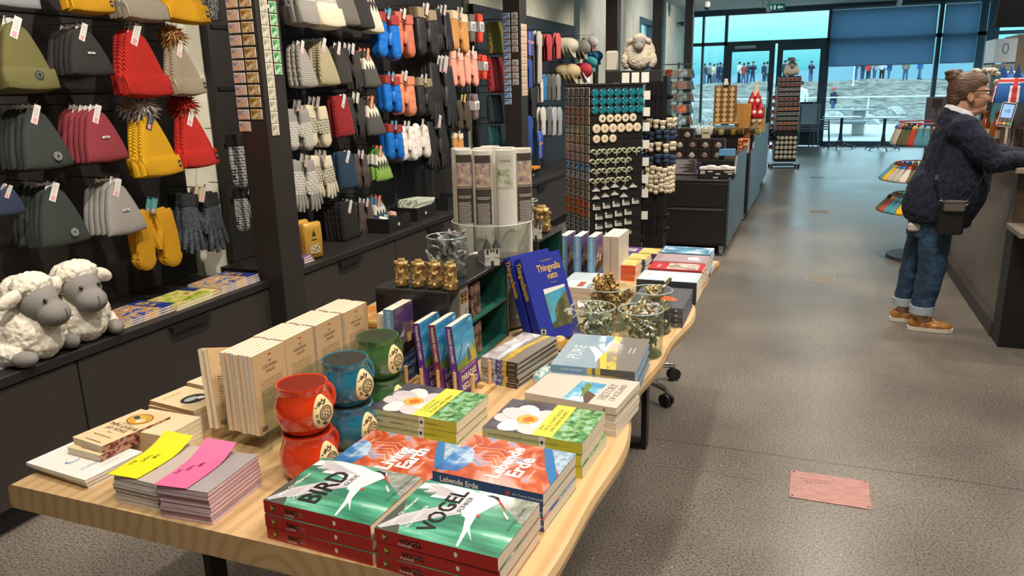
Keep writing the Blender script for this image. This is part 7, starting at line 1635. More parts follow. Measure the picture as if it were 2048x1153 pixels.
for r_ in range(17):
    k = 2 if r_ < 2 else (3 if r_ in (2, 3, 7, 8) else (2 if r_ in (4, 5, 10) else (4 if r_ in (6, 9) else (3 if r_ == 11 else 0))))
    if r_ in (11,): continue
    for c_ in range(5):
        p = FSC+Matrix.Rotation(.18, 3, 'Z') @ Vector((-.155+.078*c_, -.155, 1.62-.088*r_)); fd[k].put(p, (0, 0, .18), '%s on the far souvenir stand' % ('pale wooden disc', '', 'dark red picture magnet', 'grey picture magnet', 'rust orange picture magnet')[k], 'magnet', '%ss on the far souvenir stand' % ('pale wooden disc', '', 'dark red picture magnet', 'grey picture magnet', 'rust orange picture magnet')[k], 1.15)
CH_ = Maker(lambda: MB().ell((0, 0, 0), (.03, .03, .04), M('1c2028', .6), 10, 8).build('hanging_charm'))
for k in range(14): CH_.put((-.78+.045*(k % 4), 15.45+.03*(k % 3), .56+.05*(k//4)), (0, 0, k), 'dark round charm at the left side of the far stand', 'charm', 'dark charms on the far stand')
for k in range(8): fd[2].put((-.735, 15.55, 1.3-.13*k), (0, 0, -.5), 'dark picture card on the left rail of the far stand', 'card', 'cards on the left rail of the far stand', 1.6)
s3 = SH2.put((-.47, 15.62, 1.682), (0, 0, .1), 'small plush sheep with a sun hat on the far souvenir stand', 'plush sheep', None, .82)
tag(MB().lathe([(.0, .06), (.06, .055), (.07, .01), (.13, 0), (.13, -.004), (.0, -.002)], (0, 0, 0), M('5a5f62', .8), 20).build('sun_hat', loc=(-.48, 15.56, 1.955)), 'grey sun hat on the plush sheep of the far stand', 'hat')
# ---- bistro tables and stacked chairs by the doors
def bistro():
    r = empty('bistro_table'); MB().lathe([(0, .725), (.43, .725), (.435, .735), (.43, .745), (0, .745)], (0, 0, 0), M('dfe6ea', .3), 40).build('table_top', r)
    MB().cyl((0, 0, .22), (0, 0, .725), .032, M('2a3036', .4), seg=12).build('column', r)
    for k in range(6):
        a = k*pi/3+.3; mb = MB(); mb.tube([(.02*math.cos(a), .02*math.sin(a), .40), (.04*math.cos(a), .04*math.sin(a), .2), (.12*math.cos(a), .12*math.sin(a), .10), (.26*math.cos(a), .26*math.sin(a), .06), (.36*math.cos(a), .36*math.sin(a), .045), (.375*math.cos(a), .375*math.sin(a), .0)], .012, M('2a3036', .4), 7); mb.build('leg', r)
    return r
BT = Maker(bistro); BT.put((.60, 20.25, 0), (0, 0, 0), 'round bistro table beside the stacked chairs', 'table', 'bistro tables'); BT.put((1.50, 19.85, 0), (0, 0, .4), 'round bistro table nearer the glove carousel', 'table', 'bistro tables')
def schair():
    r = empty('stacking_chair'); g = M('8d979e', .5); lg = M('4a5660', .4, .4)
    MB().box((-.21, -.2, .44), (.21, .2, .455), g, ch=.006).build('seat', r)
    mb = MB(); 
    for i in range(7):
        t = i/6; a = (t-.5)*1.5; mb.box((-.2+.4*t-.036, .19-.03*math.cos(a), .60), (-.2+.4*t+.036, .205-.03*math.cos(a), .84), g)
    mb.build('backrest', r)
    for sx in (-1, 1):
        for sy in (-1, 1): mb = MB(); mb.tube([(sx*.23, sy*.23, 0), (sx*.20, sy*.19, .45)]+([(sx*.2, .2, .82)] if sy > 0 else []), .010, lg, 7); mb.build('leg', r)
    return r
SCm = Maker(schair)
for s_, (x, y) in enumerate(((-.17, 19.75), (.13, 20.35))):
    for k in range(5): SCm.put((x, y+.015*k, .055*k), (0, 0, pi+.25 if s_ == 0 else pi/2), 'grey stacking chair, %s of the %s stack' % (('lowest', 'second', 'third', 'fourth', 'topmost')[k], ('nearer', 'farther')[s_]), 'chair', 'stacked chairs by the entrance')
# ---- glove carousel behind the customer
gc = empty('glove_carousel', (.98, 7.75, 0)); tag(gc, 'three tier carousel of small colourful puppets behind the customer', 'carousel')
mb = MB(); mb.cyl((0, 0, .02), (0, 0, 1.34), .02, STEEL, seg=10); mb.build('pole', gc); MB().cyl((0, 0, 0), (0, 0, .03), .28, M('3a3c40', .4), seg=24).build('base', gc)
for i, z in enumerate((1.22, .86, .58)): MB().tube([(.28*math.cos(t*pi/12), .28*math.sin(t*pi/12), z) for t in range(25)], .006, M('b0383c' if i < 2 else '8a8a8c', .4), 6, cap=False).build('ring', gc)
MB().box((-.04, -.04, 1.34), (.04, .04, 1.42), M('3a302c', .5)).build('price_holder', gc)
def puppet(c1, c2):
    def fn():
        mb = MB(); mb.pillow([(.012, 0), (.02, -.03), (.035, -.13), (.03, -.17), (-.03, -.17), (-.035, -.13), (-.02, -.03), (-.012, 0)], .03, M(c1, .8)); r = mb.build('puppet'); mb = MB(); mb.ell((0, 0, -.015), (.022, .022, .026), M(c2, .8), 10, 8); mb.build('head', r); return r
    return Maker(fn)
pups = [(puppet('b0a898', '3c6cb0'), 'grey and blue'), (puppet('d8a818', 'c88a10'), 'yellow'), (puppet('4a8a9a', '7ab0b8'), 'teal'), (puppet('b83c2c', 'd8a040'), 'red and orange'), (puppet('5a5c3c', '2c3040'), 'olive'), (puppet('c8c0b4', 'c0503c'), 'white and red')]
for i, z in enumerate((1.19, .84, .56)):
    for k in range(34): a = 2*pi*k/34; pm_ = pups[(k*5+i*2+(k//3)) % 6]; rr_ = .283; pm_[0].put((.98+rr_*math.cos(a), 7.75+rr_*math.sin(a), z), (0, -(.28 if i == 0 else .75), a), '%s puppet hanging on the %s ring of the carousel' % (pm_[1], ('top', 'middle', 'lowest')[i]), 'puppet', '%s puppets on the %s ring' % (pm_[1], ('top', 'middle', 'lowest')[i]))
# ---------------------------------------------------------------- service counter on the right
tag(MB().box((1.17, 5.40, .10), (1.95, 9.6, 1.04), M('6f665e', .45, kind='noise', scale=2, col2='776e66')).box((1.13, 5.40, 0), (1.9, 9.6, .10), M('3a332e', .5)).box((1.16, 5.385, .1), (1.95, 5.40, 1.04), M('4a3a2e', .5)).build('service_counter'), 'long taupe service counter the customer leans on', 'counter')
tag(MB().box((1.12, 5.28, 1.041), (2.0, 9.65, 1.075), M('8a7c6c', .35, kind='noise', scale=6, col2='988a78'), ch=.004).build('counter_top'), 'light brown top of the service counter', 'counter top')
lo = empty('low_cabinet', (0, 0, 0)); tag(lo, 'black low cabinet at the near end of the service counter', 'cabinet'); MB().box((1.135, 5.19, 0), (2.4, 5.38, .70), M('0f0e0f', .5)).build('body', lo); MB().box((1.13, 5.02, .702), (2.4, 5.38, .735), M('7a7066', .4), ch=.003).build('top', lo)
gp = empty('partition', (1.14, 9.3, 0)); tag(gp, 'dark blue grey screen standing at the far end of the counter', 'screen'); MB().box((-.06, 0, .9), (.14, .03, 1.40), M('4a545e', .5), ch=.004).build('panel', gp); MB().box((-.03, 0, 0), (.0, .03, .9), FR).build('post', gp)
# card terminal
tm = empty('card_terminal', (1.262, 6.5, 1.076), (0, 0, -.25)); tag(tm, 'card payment terminal with blue screen on a stand on the counter', 'card terminal')
MB().cyl((0, .03, .012), (0, .03, .19), .016, M('4a4440', .4), seg=10).build('stand', tm); MB().cyl((0, .03, 0), (0, .03, .012), .05, M('4a4440', .4), seg=16).build('base', tm)
tm2 = Matrix.Translation((0, 0, .17)) @ Matrix.Rotation(math.radians(-18), 4, 'X') @ Matrix.Rotation(.12, 4, 'Y')
MB().box((-.045, -.012, 0), (.045, .018, .175), M('dcdcdc', .3), tm2, ch=.008).box((-.041, -.014, .004), (.041, -.011, .170), BLACK, tm2).build('housing', tm)
mb = MB(); mb.box((-.034, -.0150, .062), (.034, -.0142, .158), M('3c7cc0', .3, emit=.45), tm2); k_ = M('1a2a4c', .4)
mb.text('10', .035, tm2 @ Vector((.002, -.0156, .098)), (1, 0, 0), (0, .2, 1), k_, 'c', .01); mb.build('display', tm)
for x, c, n in ((-.026, 'd0302c', 'red'), (0, 'd89a2c', 'yellow'), (.026, '2c9a48', 'green')): o = MB().box((x-.010, -.0155, .012), (x+.010, -.0135, .028), M(c, .4), tm2, ch=.001).build('key', tm); o['label'] = n+' key'
mb = MB()
for i in range(3):
    for j in range(2): mb.box((-.034+.026*i, -.0153, .034+.013*j), (-.018+.026*i, -.0135, .043+.013*j), M('3a3c40', .4), tm2)
mb.build('keypad', tm)
# flag coloured pointed hat on a stand
fh = empty('flag_hat', (1.40, 6.95, 1.076)); fh.scale = (1.2, 1.2, 1.08); tag(fh, 'blue felt hat with red and white flag cross and pointed crown on a stand', 'hat')
MB().cyl((0, 0, 0), (0, 0, .30), .012, STEEL, seg=8).build('stand', fh)
bm_ = M('2a62ac', .85); mb = MB(); mb.lathe([(.115, .30), (.125, .34), (.115, .42), (.085, .48), (.0, .50)], (0, 0, 0), bm_, 28)
for k in range(7): a = k*2*pi/7; mb.add([(.09*math.cos(a-.3), .09*math.sin(a-.3), .455), (.09*math.cos(a+.3), .09*math.sin(a+.3), .455), (.05*math.cos(a), .05*math.sin(a), .46), (.105*math.cos(a), .105*math.sin(a), .56)], [(0, 1, 3), (1, 2, 3), (2, 0, 3), (0, 2, 1)], bm_)
mb.build('crown', fh)
mb = MB(); w_ = M('e6e0dc', .7); rd = M('c2303a', .7)
def band(a0, a1, z0, z1, m, lift, n=8):
    for i in range(n):
        t0 = a0+(a1-a0)*i/n; t1 = a0+(a1-a0)*(i+1)/n
        def q(t, z): 
            r_ = (.115+(.010 if z < .36 else .004)) if z < .40 else .119-(z-.40)*.42
            return ((r_+lift)*math.cos(t), (r_+lift)*math.sin(t), z)
        nz = 5
        for j in range(nz): za = z0+(z1-z0)*j/nz; zb = z0+(z1-z0)*(j+1)/nz; mb.poly([q(t0, za), q(t1, za), q(t1, zb), q(t0, zb)], m)
for k in range(3):
    a = -pi/2-.25+k*.0+(-1+k)*1.25; band(a-.22, a+.22, .305, .47, w_, .003); band(a-.11, a+.11, .305, .47, rd, .005)
band(-pi, 0.4, .435, .468, w_, .004, 16); band(-pi, 0.4, .443, .460, rd, .006, 16); mb.build('flag_cross', fh)
# flowers, jars, bottles, bowl
fv = empty('flower_vase', (1.36, 7.75, 1.076)); tag(fv, 'glass vase of white cotton-like flowers on the counter behind the customer\'s head', 'flower vase')
MB().lathe([(0, 0), (.045, 0), (.05, .1), (.04, .3), (.045, .34), (.040, .34), (.035, .3), (.044, .1), (.04, .008), (0, .008)], (0, 0, 0), glassmat((214, 226, 226), 1.0), 20).build('vase', fv)
rg = random.Random(3)
for k in range(13):
    tx, ty, tz = rg.uniform(-.16, .22), rg.uniform(-.08, .08), rg.uniform(.46, .58)-(.04 if k > 9 else 0); MB().tube([(0, 0, .02), (tx*.3, ty*.3, .34), (tx, ty, tz)], .003, M('5a4630', .8), 5).build('stem', fv)
    mb = MB(); 
    for j in range(5): a = j*2*pi/5; mb.ell((tx+.022*math.cos(a), ty+.018*math.sin(a), tz+.01*(j % 2)), (.02, .02, .018), M('ded6c4', .9), 8, 6)
    mb.ell((tx, ty, tz-.012), (.014, .014, .012), M('6a4c30', .8), 8, 6); mb.build('blossom', fv)
BR = Maker(lambda: MB().lathe([(0, 0), (.036, 0), (.038, .01), (.038, .13), (.018, .17), (.016, .22), (.02, .225), (0, .23)], (0, 0, 0), M('7a3c1c', .15, coat=.8), 18).box((-.026, -.0390, .04), (.026, -.0375, .1), M('cdbb98', .5)).build('syrup_bottle'))
for i, (x, y) in enumerate(((1.30, 7.35), (1.40, 7.42), (1.34, 7.15))): BR.put((x, y, 1.076), (0, 0, .2*i), 'brown syrup bottle behind the card terminal, %s' % ('left rear', 'right rear', 'front')[i], 'bottle', 'brown syrup bottles', 1.1)
JG = Maker(lambda: MB().lathe([(0, 0), (.04, 0), (.043, .01), (.043, .15), (.039, .15), (.039, .012), (0, .012)], (0, 0, 0), glassmat((222, 226, 224), 1.0), 20).build('glass_jar'))
for i, (x, y) in enumerate(((1.30, 6.08), (1.39, 6.22))): JG.put((x, y, 1.076), (0, 0, 0), 'clear glass jar on the counter right of the card terminal, %s' % ('nearer', 'farther')[i], 'glass jar', 'clear jars by the terminal', 1.2)
CS = Maker(lambda: MB().cyl((0, 0, 0), (0, 0, .17), .004, M('5a3a30', .5), seg=6).build('stirrer'))
for k in range(8): CS.put((1.30+.018*math.cos(k), 6.08+.018*math.sin(k), 1.095), (.1*math.cos(k), .1*math.sin(k), 0), 'thin brown stirrer in the nearer glass jar on the counter', 'stirrer', 'stirrers in the glass jar')
tag(MB().lathe([(0, 0), (.05, 0), (.085, .035), (.09, .06), (.086, .06), (.08, .038), (0, .01)], (0, 0, 0), M('c9b8b0', .3), 28).lathe([(.0902, .052), (.0912, .06), (.088, .0615)], (0, 0, 0), M('b8382c', .4), 28).build('bowl', loc=(1.32, 5.78, 1.076)), 'pale bowl with a red rim on the counter at the right edge', 'bowl')
mb = MB(); mb.box((-.06, -.1, 0), (.1, .1, .012), M('c8b89c', .5)); tag(mb.build('wooden_tray', loc=(1.36, 5.98, 1.076)), 'small wooden tray behind the red rimmed bowl', 'tray')
cf = empty('coffee_machine', (1.62, 7.0, 1.076)); tag(cf, 'dark coffee machine on the counter at the right edge', 'coffee machine'); MB().box((-.16, -.2, .06), (.3, .25, .42), M('3a2c26', .35), ch=.01).build('body', cf); MB().box((-.16, -.2, 0), (.3, .25, .06), STEEL, ch=.004).build('drip_tray', cf); mb = MB(); mb.cyl((-.05, -.22, .2), (-.05, -.2, .28), .03, CHROME); mb.build('brew_head', cf)
# refrigerator, menu screens
fg = empty('refrigerator', (2.09, 9.9, 0)); tag(fg, 'tall beige refrigerator with a glass door and white sign behind the counter', 'refrigerator')
MB().box((-.14, 0, .05), (.9, .7, 2.02), M('958a7c', .5), ch=.004).build('body', fg)
mb = MB(); mb.box((-.36, -.04, .08), (-.145, .5, 1.72), M('b8c0c4', .35), ch=.004); mb.box((-.34, -.045, .14), (-.17, -.04, 1.66), M('5aa8bc', .15, coat=.5)); d = mb.build('door', fg); MB().cyl((-.16, -.07, .8), (-.16, -.07, 1.2), .01, STEEL, seg=8).build('handle', d)
mb = MB(); mb.box((-.35, -.03, 1.74), (-.145, .5, 1.98), M('b8c8d0', .4, emit=.25)); mb.tube([(-.25+.025*math.cos(t*pi/10), -.034, 1.88+.05*math.sin(t*pi/10)) for t in range(4, 24)], .006, M('8aa0a8', .4), 6); mb.build('sign', fg)
for i, (x, y, z, rx, l) in enumerate(((1.70, 9.0, 2.05, .10, 'black menu screen hanging above the counter, nearer the corner of the frame'),)):
    s_ = empty('menu_screen', (x, y, z), (rx, 0, .35)); tag(s_, l, 'screen'); MB().box((-.16, -.02, 0), (.45, .02, .62), M('0c0d10', .35), ch=.004).build('panel', s_); MB().box((.1, .02, .3), (.14, .06, 1.25), FR).build('bracket', s_)
cm_ = empty('ceiling_camera', (1.86, 13.4, 3.25)); tag(cm_, 'dark camera on a ceiling bracket in front of the narrow blind', 'camera'); MB().box((-.14, -.04, -.04), (.1, .04, .04), M('22303e', .5), ch=.01).build('housing', cm_); MB().cyl((0, 0, .03), (0, 0, .1), .02, FR, seg=8).build('bracket', cm_)
# ---------------------------------------------------------------- the customer (faces +x, leans on the counter)
SKIN = M('b98a70', .55, kind='noise', scale=30, col2='c0947a'); pr = empty('person', (.78, 5.5, 0)); tag(pr, 'person in navy sweater and cuffed jeans leaning on the counter, hair in a bun', 'person')
OFF = Vector((-.78, -5.5, 0))
def V(x, y, z): return Vector((x, y, z))+OFF
mb = MB()
HX, HZ = .870, 1.497
mb.ell(V(HX-.012, 5.5, HZ+.022), (.098, .076, .100), SKIN, 24, 18)         # skull
mb.ell(V(HX+.035, 5.5, HZ-.032), (.066, .060, .078), SKIN, 20, 14)         # face
mb.ell(V(HX+.058, 5.5, HZ-.088), (.040, .040, .034), SKIN, 16, 12)         # jaw
mb.ell(V(HX+.078, 5.5, HZ-.106), (.020, .022, .017), SKIN, 12, 8)          # chin
mb.ell(V(HX+.020, 5.5, HZ-.105), (.050, .050, .030), SKIN, 14, 10)         # under the chin
mb.tube([V(HX+.090, 5.5, HZ+.012), V(HX+.100, 5.5, HZ-.016), V(HX+.110, 5.5, HZ-.038), V(HX+.096, 5.5, HZ-.046)], [.008, .0095, .0105, .009], SKIN, 10)   # nose
for s_ in (-1, 1):
    mb.ell(V(HX+.082, 5.5+s_*.032, HZ-.030), (.022, .022, .022), SKIN, 12, 8)   # cheek
    mb.ell(V(HX+.086, 5.5+s_*.030, HZ+.022), (.014, .022, .008), SKIN, 10, 8)   # brow
mb.ell(V(HX+.091, 5.5, HZ-.071), (.010, .020, .0055), SKIN, 10, 8); mb.ell(V(HX+.089, 5.5, HZ-.081), (.010, .018, .0055), SKIN, 10, 8)
mb.tube([V(HX-.03, 5.5, HZ-.03), V(HX-.035, 5.5, HZ-.11), V(HX-.055, 5.5, HZ-.20)], [.060, .062, .080], SKIN, 16)
mb.tube([V(.80, 5.5, 1.30), V(.80, 5.5, 1.1), V(.79, 5.5, .85), V(.76, 5.5, .70)], [.11, .12, .12, .085], SKIN, 14)
legs = (((.755, 5.42, .74), (.765, 5.42, .40), (.735, 5.42, .10), 5.42), ((.70, 5.60, .74), (.675, 5.60, .38), (.645, 5.60, .10), 5.60))
for h_, k_, a_, fy in legs:
    mb.tube([V(*h_), V(*k_), V(*a_), V(a_[0]+.005, fy, .055)], [.065, .05, .038, .034], SKIN, 12); mb.tube([V(a_[0], fy, .045), V(a_[0]+.09, fy, .035), V(a_[0]+.16, fy, .028)], [.036, .034, .026], SKIN, 10)
arms = (((.83, 5.32, 1.31), (1.015, 5.27, 1.12), (1.21, 5.395, 1.115), -1), ((.85, 5.68, 1.31), (1.05, 5.73, 1.13), (1.25, 5.63, 1.112), 1))
for s0, e0, w0, sd in arms:
    mb.tube([V(*s0), V(*e0), V(*w0)], [.055, .042, .027], SKIN, 12)
    d = (Vector(w0)-Vector(e0)); d.z = 0; d.normalize(); n_ = Vector((-d.y, d.x, 0))*sd
    w = Vector(w0)+Vector((0, 0, -.012)); c = w+d*.05
    mb.ell(V(*c), (.045, .038, .014), SKIN, 12, 8)
    for j in range(4):
        b0 = c+d*.035+n_*(-.027+.018*j); L_ = (.062, .075, .070, .055)[j]; mb.tube([V(*b0), V(*(b0+d*L_*.5+Vector((0, 0, .006)))), V(*(b0+d*L_+Vector((0, 0, -.008))))], [.0085, .008, .0065], SKIN, 8)
    b0 = c-d*.02-n_*.028; mb.tube([V(*b0), V(*(b0+d*.03-n_*.022)), V(*(b0+d*.06-n_*.026))], [.011, .0095, .0075], SKIN, 8)
body = remesh(mb.build('body', pr), .0048, 3)
# ears
for s_ in (-1, 1):
    mb = MB(); e_ = V(HX-.006, 5.5+s_*.080, HZ-.018); mb.ell(e_, (.019, .008, .031), SKIN, 14, 10, rot=(0, -.25, s_*.3)); mb.tube([e_+Vector((.019*.75*math.cos(t), s_*.0075, .031*.8*math.sin(t))) for t in [pi*(-.4+k*1.5/8) for k in range(9)]], .0035, SKIN, 6); mb.build('ear', pr)
# eyes and lips
mb = MB()
for s_ in (-1, 1): mb.ell(V(HX+.088, 5.5+s_*.030, HZ+.004), (.010, .012, .007), M('e2dcd4', .3), 12, 8); mb.ell(V(HX+.0955, 5.5+s_*.030, HZ+.004), (.004, .005, .005), M('4a3a2c', .2), 8, 6)
mb.build('eyes', pr)
mb = MB(); mb.ell(V(HX+.0955, 5.5, HZ-.0755), (.0075, .017, .0055), M('a0605a', .5), 12, 8); mb.build('lips', pr)
# hair with bun
HR = M('5c4030', .6, kind='ribs', scale=14, col2=None, bump=.003, stretch=(.4, 1, 3)); 
HRm = M('46301f', .55, kind='noise', scale=34, col2='5c4230', stretch=(.35, 2, 4), bump=.006)
mb = MB(); mb.ell(V(HX-.022, 5.5, HZ+.032), (.106, .086, .103), HRm, 24, 16); mb.ell(V(HX+.030, 5.5, HZ+.062), (.062, .066, .060), HRm, 18, 12); mb.ell(V(HX-.075, 5.5, HZ-.02), (.052, .066, .070), HRm, 16, 12); mb.ell(V(HX-.098, 5.5, HZ+.105), (.044, .042, .042), HRm, 14, 10)
for k in range(8): a = k*.8; mb.ell(V(HX-.103+.030*math.cos(a), 5.5+.030*math.sin(a), HZ+.110+.024*math.cos(a*1.7)), (.020, .018, .016), HRm, 8, 6)
hb_ = mb.build('hair', pr); remesh(hb_, .005, 2, ((.012, .006),))
# trim the hair away from the face, ear and neck
bpy.context.view_layer.update()
import bmesh
bm_h = bmesh.new(); bm_h.from_mesh(hb_.data); dl = []
for v in bm_h.verts:
    x, z = v.co.x+.78, v.co.z
    line = HZ+.058 if x > HX+.065 else (HZ+.012+(x-HX)*.75 if x > HX-.02 else (HZ-.035 if x > HX-.055 else HZ-.090))
    if z < line: dl.append(v)
bmesh.ops.delete(bm_h, geom=dl, context='VERTS'); bm_h.to_mesh(hb_.data); bm_h.free()
hb_.data.materials.clear(); hb_.data.materials.append(HRm)
mb = MB(); gm = M('2c1e1a', .3)
for s_ in (-1, 1):
    mb.tube([V(HX-.01, 5.5+s_*.088, HZ+.014), V(HX+.05, 5.5+s_*.084, HZ+.020), V(HX+.112, 5.5+s_*.064, HZ+.019)], .0032, gm, 6)
    mb.tube([V(HX+.112-.010*abs(math.cos(t))*.4, 5.5+s_*.034+.027*math.cos(t), HZ-.002+.021*math.sin(t)) for t in [k*pi/8 for k in range(17)]], .0016, gm, 6)
mb.tube([V(HX+.113, 5.493, HZ+.004), V(HX+.116, 5.5, HZ+.006), V(HX+.113, 5.507, HZ+.004)], .0018, gm, 6); mb.build('glasses', pr)
# sweater: one skin from stacked sections plus sleeves
NAVY = M('0c1223', .95, kind='noise', scale=62, col2='171f36', stretch=(1, 1, .4), bump=.010)
def loft(mb, rings, m, seg=28):
    vs = []
    for cx, cy, cz, rx, ry, tl in rings:
        for k in range(seg):
            t = 2*pi*k/seg; x = rx*math.cos(t); vs.append(V(cx+x, cy+ry*math.sin(t), cz+x*tl))
    n = len(rings); fs = [(i*seg+k, i*seg+(k+1) % seg, (i+1)*seg+(k+1) % seg, (i+1)*seg+k) for i in range(n-1) for k in range(seg)]+[tuple(range(seg))[::-1], tuple(range((n-1)*seg, n*seg))]
    mb.add(vs, fs, m, True)
mb = MB()
loft(mb, [(.805, 5.5, .695, .150, .17, .05), (.775, 5.5, .73, .195, .205, .02), (.780, 5.5, .79, .218, .22, 0), (.795, 5.5, .86, .228, .225, 0), (.815, 5.5, .95, .226, .222, -.03), (.838, 5.5, 1.05, .198, .212, -.06), (.845, 5.5, 1.15, .178, .206, -.1), (.845, 5.5, 1.25, .152, .205, -.2), (.835, 5.5, 1.33, .120, .180, -.35), (.826, 5.5, 1.385, .088, .095, -.38)], NAVY)
for s0, e0, w0, sd in arms:
    s0, e0, w0 = Vector(s0), Vector(e0), Vector(w0)
    mb.tube([V(*(s0+Vector((-.02, -.02*sd, .0)))), V(*((s0+e0)/2+Vector((0, 0, -.015)))), V(*(e0+Vector((-.01, 0, -.018)))), V(*((e0+w0)/2+Vector((0, 0, -.002)))), V(*(w0-(w0-e0).normalized()*.03))], [.088, .084, .070, .056, .044], NAVY, 14)
    mb.ell(V(*(s0+Vector((0, .0, -.01)))), (.085, .075, .085), NAVY, 14, 10)
sw = remesh(mb.build('sweater', pr), .006, 4, ((.07, .020), (.02, .006))); sw.data.materials.clear(); sw.data.materials.append(NAVY)
mb = MB(); loft(mb, [(.808, 5.5, .685, .152, .175, .05), (.806, 5.5, .715, .160, .182, .05)], M('161c2a', .95)); mb.build('hem', pr)
# white collar
mb = MB(); WC = M('cfd2d8', .75)
for (r0, r1, dz) in ((.088, .078, .0), (.092, .086, -.014)):
    loft(mb, [(.822, 5.5, 1.378+dz, r0, .092-.0*r1, -.42), (.830, 5.5, 1.405+dz, r1, .080, -.42), (.832, 5.5, 1.412+dz, r1-.008, .072, -.42), (.825, 5.5, 1.385+dz, r0-.012, .080, -.42)], WC, 32)
mb.build('collar', pr); MB().box(V(.60, 5.38, .655), V(.68, 5.46, .71), M('b9b4ae', .8), ch=.012).build('shirt_tail', pr)
# jeans
JN = M('1b324a', .85, kind='noise', scale=10, col2='294864', bump=.001); JC = M('9aa8b0', .85)
mb = MB(); loft(mb, [(.735, 5.51, .62, .130, .155, 0), (.775, 5.5, .80, .15, .165, 0)], JN)
for (h_, k_, a_, fy), (w0_, w1_, w2_) in zip(legs, ((.098, .082, .068), (.088, .070, .062))): mb.tube([V(h_[0], fy, .78), V(h_[0]+.005, fy, .58), V(k_[0], fy, .42), V((k_[0]+a_[0])/2, fy, .28), V(a_[0], fy, .155)], [w0_, w0_*.95, w1_, w1_*.93, w2_], JN, 16)
jn = remesh(mb.build('jeans', pr), .006, 3, ((.05, .012),)); jn.data.materials.clear(); jn.data.materials.append(JN)
for (h_, k_, a_, fy), w2_ in zip(legs, (.070, .064)):
    mb = MB(); mb.lathe([(w2_-.006, .0), (w2_+.003, .0), (w2_+.004, .05), (w2_-.004, .052), (w2_-.012, .045)], V(a_[0], fy, .118), JC, 24); mb.build('jeans_cuff', pr)
mb = MB()
for i in range(5): mb.box(V(.842-.004*i, 5.395, .50-.022*i), V(.848-.004*i, 5.42, .508-.022*i), JC)
mb.build('ripped_patch', pr)
# tan loafers
LF_ = M('9a6428', .4, kind='noise', scale=24, col2='ae7634', coat=.2); SO = M('c9c2b2', .6)
for (h_, k_, a_, fy) in legs:
    ax = a_[0]
    out = [(ax-.072, fy-.026), (ax-.078, fy), (ax-.072, fy+.026), (ax-.02, fy+.036), (ax+.08, fy+.046), (ax+.15, fy+.044), (ax+.188, fy+.024), (ax+.196, fy), (ax+.188, fy-.024), (ax+.15, fy-.044), (ax+.08, fy-.046), (ax-.02, fy-.036)]
    r_ = MB().prism([(x-.78, y-5.5) for x, y in out], 2, .002, .026, SO).build('shoe_sole', pr)
    mb = MB(); mb.ell(V(ax-.028, fy, .048), (.045, .034, .040), LF_, 16, 10); mb.ell(V(ax+.10, fy, .036), (.088, .044, .030), LF_, 18, 10); mb.ell(V(ax+.04, fy, .042), (.07, .038, .034), LF_, 16, 10)
    u_ = remesh(mb.build('shoe', pr), .005, 2)
    mb = MB(); mb.box(V(ax+.015, fy-.022, .070), V(ax+.05, fy+.022, .082), M('c9b48c', .6), ch=.005); mb.build('shoe_tongue', u_)
# crossbody bag
bg_ = empty('crossbody_bag', (.815, 5.255, .77)); tag(bg_, 'small black crossbody bag with a grey flap pouch hanging at the customer\'s hip', 'bag')
BGm = M('141416', .45); 
MB().box((-.075, -.025, -.10), (.068, .025, .11), BGm, ch=.012).build('pouch', bg_)
MB().box((-.055, -.045, .045), (.062, -.024, .115), M('4a4642', .45), ch=.010).box((-.050, -.048, .050), (.056, -.044, .085), M('59554f', .4), ch=.004).build('flap_pocket', bg_)
def Bp(x, y, z): return (x-.815, y-5.255, z-.77)
mb = MB(); mb.tube([Bp(.742, 5.262, .865), Bp(.715, 5.262, .98), Bp(.688, 5.262, 1.08), Bp(.70, 5.275, 1.17), Bp(.74, 5.33, 1.28), Bp(.775, 5.38, 1.355)], .0065, M('2a2220', .5), 6, flat=.4); mb.tube([Bp(.885, 5.262, .865), Bp(.93, 5.26, .97), Bp(.968, 5.262, 1.06), Bp(.97, 5.29, 1.13)], .006, M('3a3430', .5), 6, flat=.4); mb.build('strap', bg_)
mb = MB()
for x in (-.07, .07): mb.tube([(x+.009*math.cos(t*pi/6), -.012, .098+.012*math.sin(t*pi/6)) for t in range(13)], .0022, CHROME, 6, cap=False); mb.cyl((x, -.012, .11), (x, -.012, .125), .004, CHROME, seg=8)
mb.box(Bp(.700, 5.252, 1.00), Bp(.722, 5.258, 1.03), CHROME, ch=.002); mb.build('buckles', bg_)
# ---------------------------------------------------------------- outside
tag(MB().box((-40, 21.12, -.25), (45, 32, -.03), M('9a9e9e', .9, kind='noise', scale=2, col2='a8acab')).build('outside_terrace'), 'pale concrete terrace outside the windows', 'terrace', kind='structure')
rg = random.Random(21)
nx, ny = 70, 44; vs = []
for j in range(ny+1):
    for i in range(nx+1):
        x = -45+95*i/nx; y = 31+44*j/ny; t = (y-31)/44; z = -.1+1.65*min(1, t*1.15)+noise.noise(Vector((x*.5, y*.5, 0)))*.35*min(1, t*4)*(1-max(0, (t-.75)*4)*.9)
        if t > .86: z = 1.42
        vs.append((x, y, z))
fs = [(j*(nx+1)+i, j*(nx+1)+i+1, (j+1)*(nx+1)+i+1, (j+1)*(nx+1)+i) for j in range(ny) for i in range(nx)]
tag(MB().add(vs, fs, M('7d8078', .95, kind='ramp', scale=1.4, stops=((.3, '2c2e2a'), (.45, '50524a'), (.58, '7c7c72'), (.7, '3c3e38')), bump=.15), True).build('hillside'), 'stony slope rising outside the windows', 'slope', kind='structure')
tag(MB().box((-60, 69, 1.2), (60, 73, 1.46), M('8c908e', .9)).build('footpath'), 'pale footpath along the crest outside', 'path', kind='structure')
mb = MB(); hv = [(-300, 420, -5)]; 
